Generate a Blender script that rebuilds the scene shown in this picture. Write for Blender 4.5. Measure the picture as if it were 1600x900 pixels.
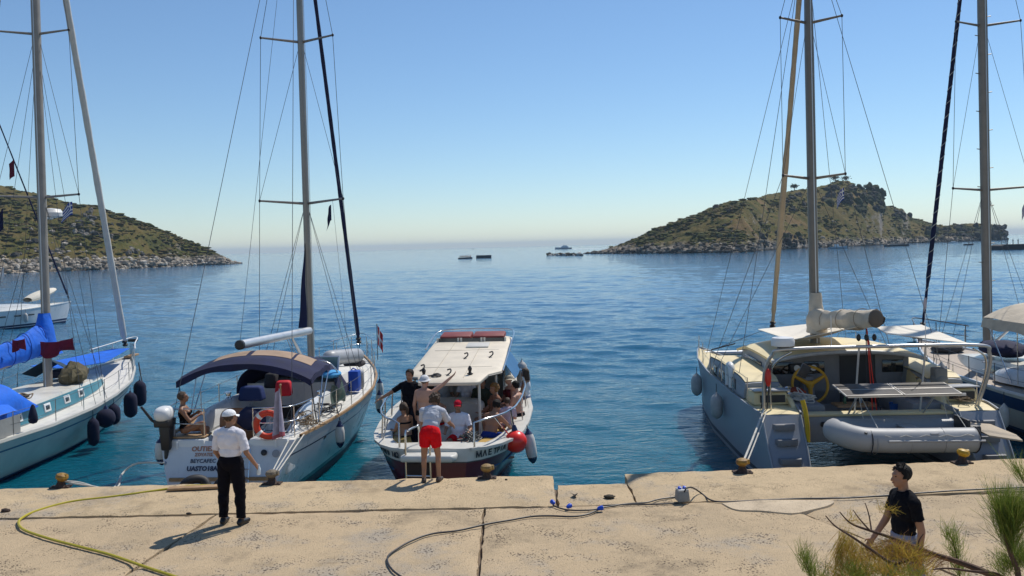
import bpy, bmesh, math, random
import numpy as np
from mathutils import Vector, Matrix, noise as mnoise
random.seed(7); np.random.seed(7)
scene = bpy.context.scene
COL = scene.collection
for o in list(bpy.data.objects): bpy.data.objects.remove(o)

# ------------------------------------------------------------------ camera
CZ = 5.2; FPX = 1400.0; ROLL = math.radians(1.45); PITCH = math.radians(0.9)
fw = Vector((0, math.cos(PITCH), -math.sin(PITCH))); up0 = Vector((0, math.sin(PITCH), math.cos(PITCH)))
cR = Vector((1, 0, 0))*math.cos(ROLL) - up0*math.sin(ROLL)
cU = Vector((1, 0, 0))*math.sin(ROLL) + up0*math.cos(ROLL)
cam_d = bpy.data.cameras.new('camera'); cam = bpy.data.objects.new('camera', cam_d); COL.objects.link(cam)
cam.matrix_world = Matrix((( cR.x, cU.x, -fw.x, 0), (cR.y, cU.y, -fw.y, 0), (cR.z, cU.z, -fw.z, CZ), (0, 0, 0, 1)))
cam_d.sensor_width = 36; cam_d.lens = 36*FPX/1600; cam_d.shift_y = -43/1600
cam_d.clip_start = .05; cam_d.clip_end = 40000
scene.camera = cam
# ------------------------------------------------------------------ sky, sun, exposure
SUN_EL = math.radians(54.5); SUN_AZ = math.radians(40)          # azimuth from +Y (out to sea) towards +X
world = bpy.data.worlds.new('World'); scene.world = world; world.use_nodes = True
wn = world.node_tree.nodes; wl = world.node_tree.links; wn.clear()
sky = wn.new('ShaderNodeTexSky'); sky.sky_type = 'NISHITA'; sky.sun_disc = False
sky.sun_elevation = SUN_EL; sky.sun_rotation = SUN_AZ; sky.altitude = 0
sky.air_density = 1.0; sky.dust_density = 0.0; sky.ozone_density = 8.0
bg = wn.new('ShaderNodeBackground'); bg.inputs['Strength'].default_value = 0.118
wo = wn.new('ShaderNodeOutputWorld'); wb = wn.new('ShaderNodeMix'); wb.data_type = 'RGBA'; wb.blend_type = 'MULTIPLY'; wb.inputs[0].default_value = 1; wb.inputs[7].default_value = (1.06, 1.03, .975, 1)      # camera white balance
wl.new(sky.outputs[0], wb.inputs[6]); wl.new(wb.outputs[2], bg.inputs[0]); wl.new(bg.outputs[0], wo.inputs[0])
sun_d = bpy.data.lights.new('sun', 'SUN'); sun_d.energy = 4.2; sun_d.angle = math.radians(.53); sun_d.color = (1, .95, .87)
sun = bpy.data.objects.new('sun', sun_d); COL.objects.link(sun); sun.location = (30, 30, 60)
sdir = Vector((math.sin(SUN_AZ)*math.cos(SUN_EL), math.cos(SUN_AZ)*math.cos(SUN_EL), math.sin(SUN_EL)))
sun.rotation_euler = sdir.to_track_quat('Z', 'Y').to_euler()
vs = scene.view_settings; vs.view_transform = 'Standard'; vs.look = 'None'; vs.exposure = 0.0; vs.gamma = 1; vs.use_curve_mapping = False
scene.render.engine = 'CYCLES'
# ------------------------------------------------------------------ helpers
def ray(px, py):
    return fw + cR*((px-800)/FPX) + cU*((407-py)/FPX)
def P(px, py, Y):                       # the point of the place seen at that spot, Y metres out
    d = ray(px, py); t = Y/d.y; return Vector((d.x*t, Y, CZ+d.z*t))
def Pz(px, py, z):                      # the same, z metres above the water
    d = ray(px, py); t = (z-CZ)/d.z; return Vector((d.x*t, d.y*t, z))
def lerp(a, b, t): return a+(b-a)*t
def sm(a, b, x):
    x = min(1, max(0, (x-a)/(b-a))); return x*x*(3-2*x)
def interp(x, xs, ys): return float(np.interp(x, xs, ys))
def fbm(p, H=.8, lac=2.1, oc=4): return mnoise.fractal(p, H, lac, oc)
V = Vector
MATS = {}
def mat(name, col, rough=.5, metal=0, var=.12, vs=4, bump=0, bs=40, spec=.5, coat=0, col2=None, fine=0, trans=0, ior=1.45, sheen=0):
    if name in MATS: return MATS[name]
    m = bpy.data.materials.new(name); m.use_nodes = True; n = m.node_tree.nodes; l = m.node_tree.links
    b = n['Principled BSDF']; b.inputs['Roughness'].default_value = rough; b.inputs['Metallic'].default_value = metal
    b.inputs['Specular IOR Level'].default_value = spec; b.inputs['Coat Weight'].default_value = coat
    b.inputs['Transmission Weight'].default_value = trans; b.inputs['IOR'].default_value = ior
    if sheen: b.inputs['Sheen Weight'].default_value = sheen
    tc = n.new('ShaderNodeTexCoord')
    nz = n.new('ShaderNodeTexNoise'); nz.inputs['Scale'].default_value = vs; nz.inputs['Detail'].default_value = 7; nz.inputs['Roughness'].default_value = .62
    l.new(tc.outputs['Object'], nz.inputs['Vector'])
    rp = n.new('ShaderNodeMapRange'); rp.inputs[1].default_value = .3; rp.inputs[2].default_value = .7; l.new(nz.outputs[0], rp.inputs[0])
    mx = n.new('ShaderNodeMix'); mx.data_type = 'RGBA'
    c2 = col2 or tuple(min(1, c*(1+var)) for c in col)
    c1 = col if col2 else tuple(c*(1-var) for c in col)
    mx.inputs[6].default_value = (*c1, 1); mx.inputs[7].default_value = (*c2, 1)
    l.new(rp.outputs[0], mx.inputs[0]); l.new(mx.outputs[2], b.inputs['Base Color'])
    r2 = n.new('ShaderNodeMapRange'); r2.inputs[3].default_value = max(0, rough-.08); r2.inputs[4].default_value = min(1, rough+.1)
    l.new(nz.outputs[0], r2.inputs[0]); l.new(r2.outputs[0], b.inputs['Roughness'])
    if bump:
        nb = n.new('ShaderNodeTexNoise'); nb.inputs['Scale'].default_value = bs; nb.inputs['Detail'].default_value = 4
        l.new(tc.outputs['Object'], nb.inputs['Vector'])
        bp = n.new('ShaderNodeBump'); bp.inputs['Strength'].default_value = bump; bp.inputs['Distance'].default_value = .02
        l.new(nb.outputs[0], bp.inputs['Height']); l.new(bp.outputs[0], b.inputs['Normal'])
    MATS[name] = m; return m
def woff(o):
    v = Vector((0, 0, 0))
    while o: v += o.location; o = o.parent
    return v
def root(name, label, cat, loc, group=None):
    o = bpy.data.objects.new(name, None); COL.objects.link(o); o.location = loc; o.empty_display_size = .2
    o['label'] = label; o['category'] = cat
    if group: o['group'] = group
    return o
def tag(o, label, cat, group=None, kind=None):
    if label: o['label'] = label
    if cat: o['category'] = cat
    if group: o['group'] = group
    if kind: o['kind'] = kind
    return o
class MB:
    def __init__(s, T=None): s.v = []; s.f = []; s.m = []; s.T = T
    def add(s, vs, fs, mi=0):
        b = len(s.v); T = s.T
        s.v += [T(*p) if T else Vector(p) for p in vs]
        s.f += [tuple(i+b for i in f) for f in fs]; s.m += [mi]*len(fs); return s
    def grid(s, fn, nu, nv, cu=False, cv=False, mi=0, skip=None, th=0):
        """fn(u, v) with u, v in 0..1; th = thickness of a cloth or plate"""
        vs = [Vector(fn(i/nu if cu else i/(nu), j/nv)) for j in range(nv+(0 if cv else 1)) for i in range(nu+(0 if cu else 1))]
        W = nu+(0 if cu else 1); Hn = nv+(0 if cv else 1); fs = []; ms = []
        for j in range(nv):
            for i in range(nu):
                if skip and skip((i+.5)/nu, (j+.5)/nv): continue
                a = j*W+i; b = j*W+(i+1) % W if cu else a+1
                j2 = (j+1) % Hn if cv else j+1
                c = j2*W+((i+1) % W if cu else i+1); d = j2*W+i
                fs.append((a, b, c, d)); ms.append(mi(( i+.5)/nu, (j+.5)/nv) if callable(mi) else mi)
        if th:
            nrm = [Vector() for _ in vs]
            for f in fs:
                n = (vs[f[2]]-vs[f[0]]).cross(vs[f[3]]-vs[f[1]])
                for i in f: nrm[i] += n
            N = len(vs); vs = vs+[p-n.normalized()*th if n.length else p for p, n in zip(vs, nrm)]
            cnt = {}
            for f in fs:
                for q in range(4):
                    e = (f[q], f[(q+1) % 4]); k = tuple(sorted(e)); cnt.setdefault(k, []).append(e)
            back = [tuple(i+N for i in reversed(f)) for f in fs]
            rim = [(e[0][1], e[0][0], e[0][0]+N, e[0][1]+N) for e in cnt.values() if len(e) == 1]
            fs = fs+back+rim; ms = ms+ms+[ms[0] if ms else 0]*len(rim)
        b = len(s.v); T = s.T
        s.v += [T(*p) if T else p for p in vs]
        s.f += [tuple(i+b for i in f) for f in fs]; s.m += ms; return s
    def tube(s, pts, r, n=7, closed=False, cap=True, mi=0, flat=1):
        pts = [Vector(p) for p in pts]; N = len(pts)
        rs = r if isinstance(r, (list, tuple)) else [r]*N
        vs = []; ref = None
        for i, p in enumerate(pts):
            a = pts[(i-1) % N] if (closed or i) else p; b = pts[(i+1) % N] if (closed or i < N-1) else p
            t = (b-a).normalized()
            if ref is None:
                ref = Vector((0, 0, 1)) if abs(t.z) < .9 else Vector((1, 0, 0))
            x = (ref-t*ref.dot(t)).normalized(); y = t.cross(x); ref = x
            for k in range(n):
                an = 2*math.pi*k/n; vs.append(p+(x*math.cos(an)*flat+y*math.sin(an))*rs[i])
        fs = []
        for i in range(N if closed else N-1):
            for k in range(n):
                j = (i+1) % N
                fs.append((i*n+k, i*n+(k+1) % n, j*n+(k+1) % n, j*n+k))
        if cap and not closed: fs += [tuple(range(n-1, -1, -1)), tuple((N-1)*n+k for k in range(n))]
        return s.add(vs, fs, mi)
    def box(s, c, d, rz=0, rx=0, ry=0, mi=0, taper=1):
        R = Matrix.Rotation(rz, 3, 'Z') @ Matrix.Rotation(ry, 3, 'Y') @ Matrix.Rotation(rx, 3, 'X'); c = Vector(c)
        vs = []
        for z in (-.5, .5):
            k = taper if z > 0 else 1
            for x, y in ((-.5, -.5), (.5, -.5), (.5, .5), (-.5, .5)): vs.append(c+R@Vector((x*d[0]*k, y*d[1]*k, z*d[2])))
        return s.add(vs, [(3, 2, 1, 0), (4, 5, 6, 7), (0, 1, 5, 4), (1, 2, 6, 5), (2, 3, 7, 6), (3, 0, 4, 7)], mi)
    def prism(s, pts, vec, mi=0):
        n = len(pts); vec = Vector(vec); pts = [Vector(p) for p in pts]
        return s.add(pts+[p+vec for p in pts], [tuple(range(n-1, -1, -1)), tuple(range(n, 2*n))]+[(i, (i+1) % n, (i+1) % n+n, i+n) for i in range(n)], mi)
    def lathe(s, base, ax, prof, n=14, mi=0):
        base = Vector(base); ax = Vector(ax).normalized(); x = ax.orthogonal().normalized(); y = ax.cross(x); vs = []
        for r, h in prof:
            for k in range(n):
                a = 2*math.pi*k/n; vs.append(base+ax*h+(x*math.cos(a)+y*math.sin(a))*max(r, 1e-4))
        fs = [(i*n+k, i*n+(k+1) % n, (i+1)*n+(k+1) % n, (i+1)*n+k) for i in range(len(prof)-1) for k in range(n)]
        fs += [tuple(range(n-1, -1, -1)), tuple((len(prof)-1)*n+k for k in range(n))]
        return s.add(vs, fs, mi)
    def ell(s, c, r, n=14, m=9, R=None, mi=0, fn=None):
        c = Vector(c); vs = [];
        for j in range(m+1):
            th = math.pi*(j/m) if 0 < j < m else (1e-3 if j == 0 else math.pi-1e-3)
            for k in range(n):
                a = 2*math.pi*k/n; q = Vector((math.sin(th)*math.cos(a), math.sin(th)*math.sin(a), math.cos(th)))
                if fn: q = fn(q)
                q = Vector((q.x*r[0], q.y*r[1], q.z*r[2])); vs.append(c+(R@q if R else q))
        fs = [(j*n+k, (j+1)*n+k, (j+1)*n+(k+1) % n, j*n+(k+1) % n) for j in range(m) for k in range(n)]
        return s.add(vs, fs, mi)
    def build(s, name, mats, parent=None, smooth=38, bevel=0, seg=2):
        off = woff(parent); me = bpy.data.meshes.new(name)
        me.from_pydata([tuple(p-off) for p in s.v], [], s.f)
        mats = mats if isinstance(mats, (list, tuple)) else [mats]
        for m in mats: me.materials.append(m)
        if len(mats) > 1: me.polygons.foreach_set('material_index', s.m)
        if bevel:
            bm = bmesh.new(); bm.from_mesh(me); bmesh.ops.recalc_face_normals(bm, faces=bm.faces[:])
            es = [e for e in bm.edges if len(e.link_faces) == 2 and e.calc_face_angle(0) > .6]
            bmesh.ops.bevel(bm, geom=es, offset=bevel, segments=seg, affect='EDGES', profile=.5, clamp_overlap=True); bm.to_mesh(me); bm.free()
        if smooth:
            me.polygons.foreach_set('use_smooth', [True]*len(me.polygons)); me.set_sharp_from_angle(angle=math.radians(smooth))
        me.update()
        o = bpy.data.objects.new(name, me); COL.objects.link(o)
        if parent: o.parent = parent
        return o
    def thing(s, name, mats, label, cat, group=None, kind=None, loc=None, **k):
        c = Vector(loc) if loc else sum((Vector(p) for p in s.v), Vector())/max(1, len(s.v))
        if not loc: c.z = min(p.z for p in s.v)
        s.v = [p-c for p in s.v]; o = s.build(name, mats, None, **k); o.location = c
        return tag(o, label, cat, group, kind)
def part(name, mats, parent, fn, T=None, **k):
    m = MB(T); fn(m); return m.build(name, mats, parent, **k)
def tube(name, m, parent, pts, r, n=7, T=None, **k):
    q = MB(T); q.tube(pts, r, n, **k); return q.build(name, m, parent, smooth=60)
def box(name, m, parent, c, d, T=None, bevel=.01, **k):
    q = MB(T); q.box(c, d, **k); return q.build(name, m, parent, bevel=bevel)
def cat_line(a, b, sag, n=10):
    a = Vector(a); b = Vector(b)
    return [a.lerp(b, i/n)-Vector((0, 0, sag*4*(i/n)*(1-i/n))) for i in range(n+1)]
def smooth_path(pts, n=6):
    pts = [Vector(p) for p in pts]; out = []
    for i in range(len(pts)-1):
        p0 = pts[max(i-1, 0)]; p1 = pts[i]; p2 = pts[i+1]; p3 = pts[min(i+2, len(pts)-1)]
        for k in range(n):
            t = k/n
            out.append(.5*((2*p1)+(p2-p0)*t+(2*p0-5*p1+4*p2-p3)*t*t+(3*p1-p0-3*p2+p3)*t*t*t))
    return out+[pts[-1]]
def text_mesh(name, s, size, m, parent, origin, xdir, ydir, bold=0.0, align='CENTER', squeeze=1.0):
    cu = bpy.data.curves.new(name, 'FONT'); cu.body = s; cu.size = size; cu.align_x = align; cu.extrude = .002; cu.offset = bold; cu.resolution_u = 2
    t = bpy.data.objects.new('t', cu); COL.objects.link(t)
    dg = bpy.context.evaluated_depsgraph_get(); me = bpy.data.meshes.new_from_object(t.evaluated_get(dg)); bpy.data.objects.remove(t)
    me.name = name; x = Vector(xdir).normalized(); y = Vector(ydir).normalized(); z = x.cross(y).normalized(); y = z.cross(x)
    off = woff(parent); o3 = Vector(origin)-off
    me.transform(Matrix(((x.x*squeeze, y.x, z.x, o3.x), (x.y*squeeze, y.y, z.y, o3.y), (x.z*squeeze, y.z, z.z, o3.z), (0, 0, 0, 1))))
    me.materials.clear(); me.materials.append(m)
    o = bpy.data.objects.new(name, me); COL.objects.link(o); o.parent = parent; return o
# ------------------------------------------------------------------ sea
def sea():
    ys = [12.0]
    while ys[-1] < 11000:
        y = ys[-1]; ys.append(y+max(.055, y*.0042 if y < 220 else y*.012 if y < 1500 else y*.08))
    ys = np.array(ys); nu = 420; us = np.linspace(-1, 1, nu)
    Y, U = np.meshgrid(ys, us, indexing='ij'); X = U*(Y*.74+9)
    dx = (Y*.74+9)*2/nu; Z = np.zeros_like(X); rng = np.random.RandomState(3)
    for k in range(64):
        lam = .7*(1.062**k)*rng.uniform(.9, 1.1); th = rng.normal(.35, .42); kk = 2*math.pi/lam
        amp = lam*.005*(1 if lam < 2 else (2/lam)**.8)
        att = np.clip((lam/dx-2.2)/2.5, 0, 1)
        Xw = X+.35*np.sin(Y*.31+k)+.22*np.sin(X*.23+Y*.17+2*k); ph = kk*(Xw*math.sin(th)+Y*math.cos(th))+rng.uniform(0, 6.28)
        env = .55+.45*np.sin(X*.05*rng.uniform(.5, 2)+Y*.04*rng.uniform(.5, 2)+k)
        Z += att*amp*env*(np.sin(ph)+.25*np.sin(2*ph+.6))
    Z *= 1/(1+(Y/260)**2)
    shelter = np.clip((Y-15)/25, .45, 1); Z *= shelter
    v = np.stack([X, Y, Z], -1).reshape(-1, 3); n0, n1 = X.shape
    i = np.arange(n0*n1).reshape(n0, n1); q = np.stack([i[:-1, :-1], i[:-1, 1:], i[1:, 1:], i[1:, :-1]], -1).reshape(-1, 4)
    me = bpy.data.meshes.new('sea'); me.vertices.add(len(v)); me.vertices.foreach_set('co', v.ravel().astype(np.float32))
    me.loops.add(q.size); me.loops.foreach_set('vertex_index', q.ravel().astype(np.int32)); me.polygons.add(len(q))
    me.polygons.foreach_set('loop_start', np.arange(0, q.size, 4, dtype=np.int32)); me.polygons.foreach_set('loop_total', np.full(len(q), 4, np.int32))
    me.polygons.foreach_set('use_smooth', np.ones(len(q), bool)); me.update(calc_edges=True)
    m = bpy.data.materials.new('sea_water'); m.use_nodes = True; n = m.node_tree.nodes; l = m.node_tree.links; b = n['Principled BSDF']
    tc = n.new('ShaderNodeTexCoord'); sep = n.new('ShaderNodeSeparateXYZ'); l.new(tc.outputs['Object'], sep.inputs[0])
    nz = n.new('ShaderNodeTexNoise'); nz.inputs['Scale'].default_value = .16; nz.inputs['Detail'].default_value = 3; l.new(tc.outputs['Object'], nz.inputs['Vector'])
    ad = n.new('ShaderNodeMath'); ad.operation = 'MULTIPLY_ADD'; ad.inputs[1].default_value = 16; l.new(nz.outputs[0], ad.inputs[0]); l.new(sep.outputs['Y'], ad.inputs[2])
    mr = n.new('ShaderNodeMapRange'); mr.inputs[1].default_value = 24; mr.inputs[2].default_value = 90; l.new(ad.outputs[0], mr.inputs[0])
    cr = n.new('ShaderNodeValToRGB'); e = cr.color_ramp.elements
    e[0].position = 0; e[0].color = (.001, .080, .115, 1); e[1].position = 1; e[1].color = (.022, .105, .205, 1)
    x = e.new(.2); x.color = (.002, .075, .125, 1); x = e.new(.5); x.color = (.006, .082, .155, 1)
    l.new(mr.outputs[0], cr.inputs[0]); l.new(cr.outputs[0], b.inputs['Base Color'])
    b.inputs['Subsurface Weight'].default_value = 1.0; b.inputs['Subsurface Radius'].default_value = (.25, .7, .8); b.inputs['Subsurface Scale'].default_value = 1.0
    b.inputs['IOR'].default_value = 1.333; b.inputs['Specular IOR Level'].default_value = .22; b.inputs['Roughness'].default_value = .06
    mp = n.new('ShaderNodeMapping'); mp.inputs['Scale'].default_value = (.55, 1, 1); l.new(tc.outputs['Object'], mp.inputs['Vector'])
    hs = []
    for sc, st in ((.3, .3), (1.3, .3), (4.2, .2), (12, .06)):
        t = n.new('ShaderNodeTexNoise'); t.inputs['Scale'].default_value = sc; t.inputs['Detail'].default_value = 4; t.inputs['Roughness'].default_value = .55; t.inputs['Distortion'].default_value = .6
        l.new(mp.outputs[0], t.inputs['Vector']); k = n.new('ShaderNodeMath'); k.operation = 'MULTIPLY'; k.inputs[1].default_value = st; l.new(t.outputs[0], k.inputs[0]); hs.append(k)
    s = hs[0]
    for h in hs[1:]:
        a = n.new('ShaderNodeMath'); l.new(s.outputs[0], a.inputs[0]); l.new(h.outputs[0], a.inputs[1]); s = a
    bp = n.new('ShaderNodeBump'); bp.inputs['Strength'].default_value = .55; bp.inputs['Distance'].default_value = .33
    l.new(s.outputs[0], bp.inputs['Height']); l.new(bp.outputs[0], b.inputs['Normal'])
    me.materials.append(m); o = bpy.data.objects.new('sea', me); COL.objects.link(o); o['kind'] = 'structure'; o['label'] = 'rippled blue sea running out to the horizon'
sea()
# ------------------------------------------------------------------ quay
def concrete(name, base, dark, pit=.6):
    m = bpy.data.materials.new(name); m.use_nodes = True; n = m.node_tree.nodes; l = m.node_tree.links; b = n['Principled BSDF']
    b.inputs['Roughness'].default_value = .92; b.inputs['Specular IOR Level'].default_value = .25
    tc = n.new('ShaderNodeTexCoord')
    def nz(sc, det=5, ro=.6):
        t = n.new('ShaderNodeTexNoise'); t.inputs['Scale'].default_value = sc; t.inputs['Detail'].default_value = det; t.inputs['Roughness'].default_value = ro; l.new(tc.outputs['Object'], t.inputs['Vector']); return t
    def mr(s, a, c, lo=0, hi=1):
        t = n.new('ShaderNodeMapRange'); t.inputs[1].default_value = a; t.inputs[2].default_value = c; t.inputs[3].default_value = lo; t.inputs[4].default_value = hi; l.new(s, t.inputs[0]); return t.outputs[0]
    def mix(f, a, c, mode='MIX'):
        t = n.new('ShaderNodeMix'); t.data_type = 'RGBA'; t.blend_type = mode; l.new(f, t.inputs[0])
        for s, k in ((a, 6), (c, 7)):
            if isinstance(s, tuple): t.inputs[k].default_value = (*s, 1)
            else: l.new(s, t.inputs[k])
        return t.outputs[2]
    big = mr(nz(.33, 6).outputs[0], .35, .68); mid = mr(nz(1.7, 7, .7).outputs[0], .3, .75); fine = nz(38, 6, .75)
    c = mix(big, base, dark); c = mix(mid, c, tuple(x*1.16 for x in base))
    blot = mr(nz(.9, 8, .72).outputs[0], .53, .68, 0, .9); c = mix(blot, c, tuple(x*.72 for x in dark))
    grey = mr(nz(.55, 9, .75).outputs[0], .52, .66, 0, .85); c = mix(grey, c, (.32, .285, .235))
    smo = mr(nz(.42, 5, .6).outputs[0], .58, .7, 0, .6); c = mix(smo, c, tuple(x*1.1 for x in base))
    grn = mr(fine.outputs[0], .25, .75); c = mix(grn, c, (1.25, 1.2, 1.15), 'MULTIPLY')
    vo = n.new('ShaderNodeTexVoronoi'); vo.inputs['Scale'].default_value = 24; vo.inputs['Randomness'].default_value = 1; l.new(tc.outputs['Object'], vo.inputs['Vector'])
    gate = mr(nz(2.2, 4).outputs[0], .36, .66, -.02, .42); sub = n.new('ShaderNodeMath'); sub.operation = 'SUBTRACT'; l.new(gate, sub.inputs[0]); l.new(vo.outputs['Distance'], sub.inputs[1])
    pm = mr(sub.outputs[0], 0, .06, 0, pit); c = mix(pm, c, (.075, .055, .04))
    vo2 = n.new('ShaderNodeTexVoronoi'); vo2.inputs['Scale'].default_value = 42; l.new(tc.outputs['Object'], vo2.inputs['Vector'])
    p2 = mr(vo2.outputs['Distance'], .32, .12, 0, .42); c = mix(p2, c, (.11, .085, .06))
    l.new(c, b.inputs['Base Color'])
    h = n.new('ShaderNodeMath'); h.operation = 'MULTIPLY_ADD'; h.inputs[1].default_value = -1.2; l.new(pm, h.inputs[0]); l.new(fine.outputs[0], h.inputs[2])
    h2 = n.new('ShaderNodeMath'); h2.operation = 'MULTIPLY_ADD'; h2.inputs[1].default_value = -.8; l.new(p2, h2.inputs[0]); l.new(h.outputs[0], h2.inputs[2])
    bp = n.new('ShaderNodeBump'); bp.inputs['Strength'].default_value = .9; bp.inputs['Distance'].default_value = .014; l.new(h2.outputs[0], bp.inputs['Height']); l.new(bp.outputs[0], b.inputs['Normal'])
    return m
conc_edge = concrete('quay_edge_concrete', (.45, .348, .216), (.37, .285, .178), .6)
conc_in = concrete('quay_floor_concrete', (.415, .318, .20), (.315, .25, .165), .85)
conc_pale = concrete('quay_patch_cement', (.50, .41, .29), (.44, .35, .24), .2)
quay = bpy.data.objects.new('quay', None); COL.objects.link(quay); quay['kind'] = 'structure'; quay['label'] = 'concrete quay of worn sunlit slabs'
def slab(name, poly4, mtl, ztop=1.0, bottom=-2.5, step=.16, rough=.006, seed=0, gap=.012):
    a, b, c, d = [Vector((*p, 0)) for p in poly4]          # a-b near edge, d-c far edge
    nu = max(2, int((b-a).length/step)); nv = max(2, int((d-a).length/step))
    vs = []; m = MB()
    for j in range(nv+1):
        for i in range(nu+1):
            u, v = i/nu, j/nv; p = a.lerp(b, u).lerp(d.lerp(c, u), v)
            ed = min(i, nu-i, j, nv-j)
            q = V((p.x*1.3+seed, p.y*1.3, seed)); z = ztop+rough*fbm(q)+.006*fbm(q*5)
            if ed == 0:
                w = .028*fbm(V((p.x*2.1, p.y*2.1, seed+5.)))+.015*fbm(V((p.x*9, p.y*9, seed+2.)))
                ctr = (a+b+c+d)/4
                if i in (0, nu): p.x += w+(gap if i == 0 else -gap)
                if j in (0, nv): p.y += w+(gap if j == 0 else -gap)
                z -= .022+.02*abs(fbm(q*4))
            vs.append((p.x, p.y, z))
    W = nu+1; fs = [(j*W+i, j*W+i+1, (j+1)*W+i+1, (j+1)*W+i) for j in range(nv) for i in range(nu)]
    ring = [i for i in range(W)]+[j*W+nu for j in range(1, nv+1)]+[nv*W+i for i in range(nu-1, -1, -1)]+[j*W for j in range(nv-1, 0, -1)]
    N = len(vs); vs += [(vs[i][0], vs[i][1], bottom) for i in ring]; R = len(ring)
    fs += [(ring[k], N+k, N+(k+1) % R, ring[(k+1) % R]) for k in range(R)]
    m.add(vs, fs); o = m.build(name, mtl, quay, smooth=50); return o
EJ = lambda x: 14.42+.012*abs(x)+(.02*x if x > 0 else -.012*x)*0.5
slab('concrete_slab', ((-16, 14.62), (.62, 14.44), (.66, 16.36), (-16, 16.42)), conc_edge, 1.012, seed=1)
slab('concrete_slab', ((.65, 14.44), (1.93, 14.46), (1.93, 15.74), (.69, 15.72)), conc_edge, .995, seed=2)
slab('concrete_slab', ((1.93, 14.46), (16, 14.85), (16, 17.05), (1.96, 16.34)), conc_edge, 1.006, seed=3, gap=-.002)
slab('concrete_slab', ((-16, 8), (-5.7, 8), (-4.93, 14.50), (-16, 14.61)), conc_in, .985, .4, seed=4)
slab('concrete_slab', ((-5.68, 8), (-.53, 8), (-.56, 14.44), (-4.91, 14.49)), conc_in, .99, .4, seed=5)
slab('concrete_slab', ((-.51, 8), (6.6, 8), (4.1, 14.50), (-.54, 14.43)), conc_in, .992, .4, seed=6)
slab('concrete_slab', ((6.62, 8), (16, 8), (16, 14.84), (4.12, 14.51)), conc_in, .984, .4, seed=7)
slab('concrete_slab', ((-16, -7), (16, -7), (16, 7.98), (-16, 7.98)), conc_in, .984, .4, step=.5, seed=8)
m = MB(); m.box((0, 4.7, -1.05), (32, 22.0, 3.9)); m.build('quay_core', mat('crack_dirt', (.16, .12, .085), .95, bump=.6, bs=30), quay, smooth=0)
# smooth cement repair between the two right-hand slabs
m = MB()
pp = [Pz(*p, 1.0) for p in ((1128, 787), (1180, 782), (1250, 782), (1300, 783), (1296, 790), (1270, 797), (1238, 803), (1190, 799), (1150, 797))]
cc = sum(pp, V())/len(pp); ring0 = [V((p.x, p.y, 1.012)) for p in smooth_path(pp+[pp[0]], 5)[:-1]]; n_ = len(ring0)
m.add(ring0+[V((lerp(p.x, cc.x, .2), lerp(p.y, cc.y, .2), 1.024)) for p in ring0]+[V((cc.x, cc.y, 1.026))]+[V((p.x, p.y, .9)) for p in ring0],
      [(i, (i+1) % n_, (i+1) % n_+n_, i+n_) for i in range(n_)]+[(i+n_, (i+1) % n_+n_, 2*n_) for i in range(n_)]+[(i+2*n_+1, (i+1) % n_+2*n_+1, (i+1) % n_, i) for i in range(n_)])
m.build('cement_patch', conc_pale, quay)
# ------------------------------------------------------------------ hills
def hill(name, label, shore, ridge, wfun, px0, px1, ncol, seed, rockh):
    sx = [p[0] for p in shore]; sy = [p[1] for p in shore]; rx = [p[0] for p in ridge]; ry = [p[1] for p in ridge]
    nv = 70; back = 26; cols = []; H = []
    for i in range(ncol+1):
        px = lerp(px0, px1, i/ncol); S = Pz(px, interp(px, sx, sy), 0); w = wfun(px)
        Rp = P(px, interp(px, rx, ry), S.y+w); cols.append((S, Rp)); H.append(max(.3, Rp.z))
    vs = []; col = []
    for j in range(nv+back+1):
        for i, (S, Rp) in enumerate(cols):
            if j <= nv:
                v = j/nv; p = S.lerp(Rp, v); f = .72*v**.8+.28*sm(0, 1, v)
                f = max(f, 0)*1.0
                h = H[i]*f; amp = min(1, H[i]/12)*math.sin(math.pi*min(1, v*.93+.04))
            else:
                v = (j-nv)/back; dd = (Rp-S); p = Rp+V((dd.x, dd.y, 0))*v*1.2; h = H[i]*(1-v**1.4)-2.0*v; amp = min(1, H[i]/12)*(.25+v*.5)
            q = V((p.x*.02+seed, p.y*.02, 0))
            n1 = fbm(q*1.2)*4.5+fbm(q*4)*2.0+abs(fbm(q*9+V((3, 1, 0))))*1.6
            hh = h+n1*amp*.8
            rk = sm(rockh*1.6, 0, hh)                             # broken rock along the water
            hh += rk*(abs(fbm(V((p.x*.22, p.y*.22, seed))))*2.6+abs(fbm(V((p.x*.6, p.y*.6, seed))))*1.0)*min(1, j/3)*min(1, H[i]/4)
            hh += .8*fbm(V((p.x*.13, p.y*.13, seed+9.)))*min(1, H[i]/10)
            if j == 0: hh = -.8
            vs.append((p.x, p.y, hh))
    W = ncol+1; fs = [(j*W+i, j*W+i+1, (j+1)*W+i+1, (j+1)*W+i) for j in range(nv+back) for i in range(ncol)]
    m = MB(); m.add(vs, fs); o = m.build(name, hill_mat, None, smooth=180); tag(o, label, None, None, 'structure')
    return vs, W, nv
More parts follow.
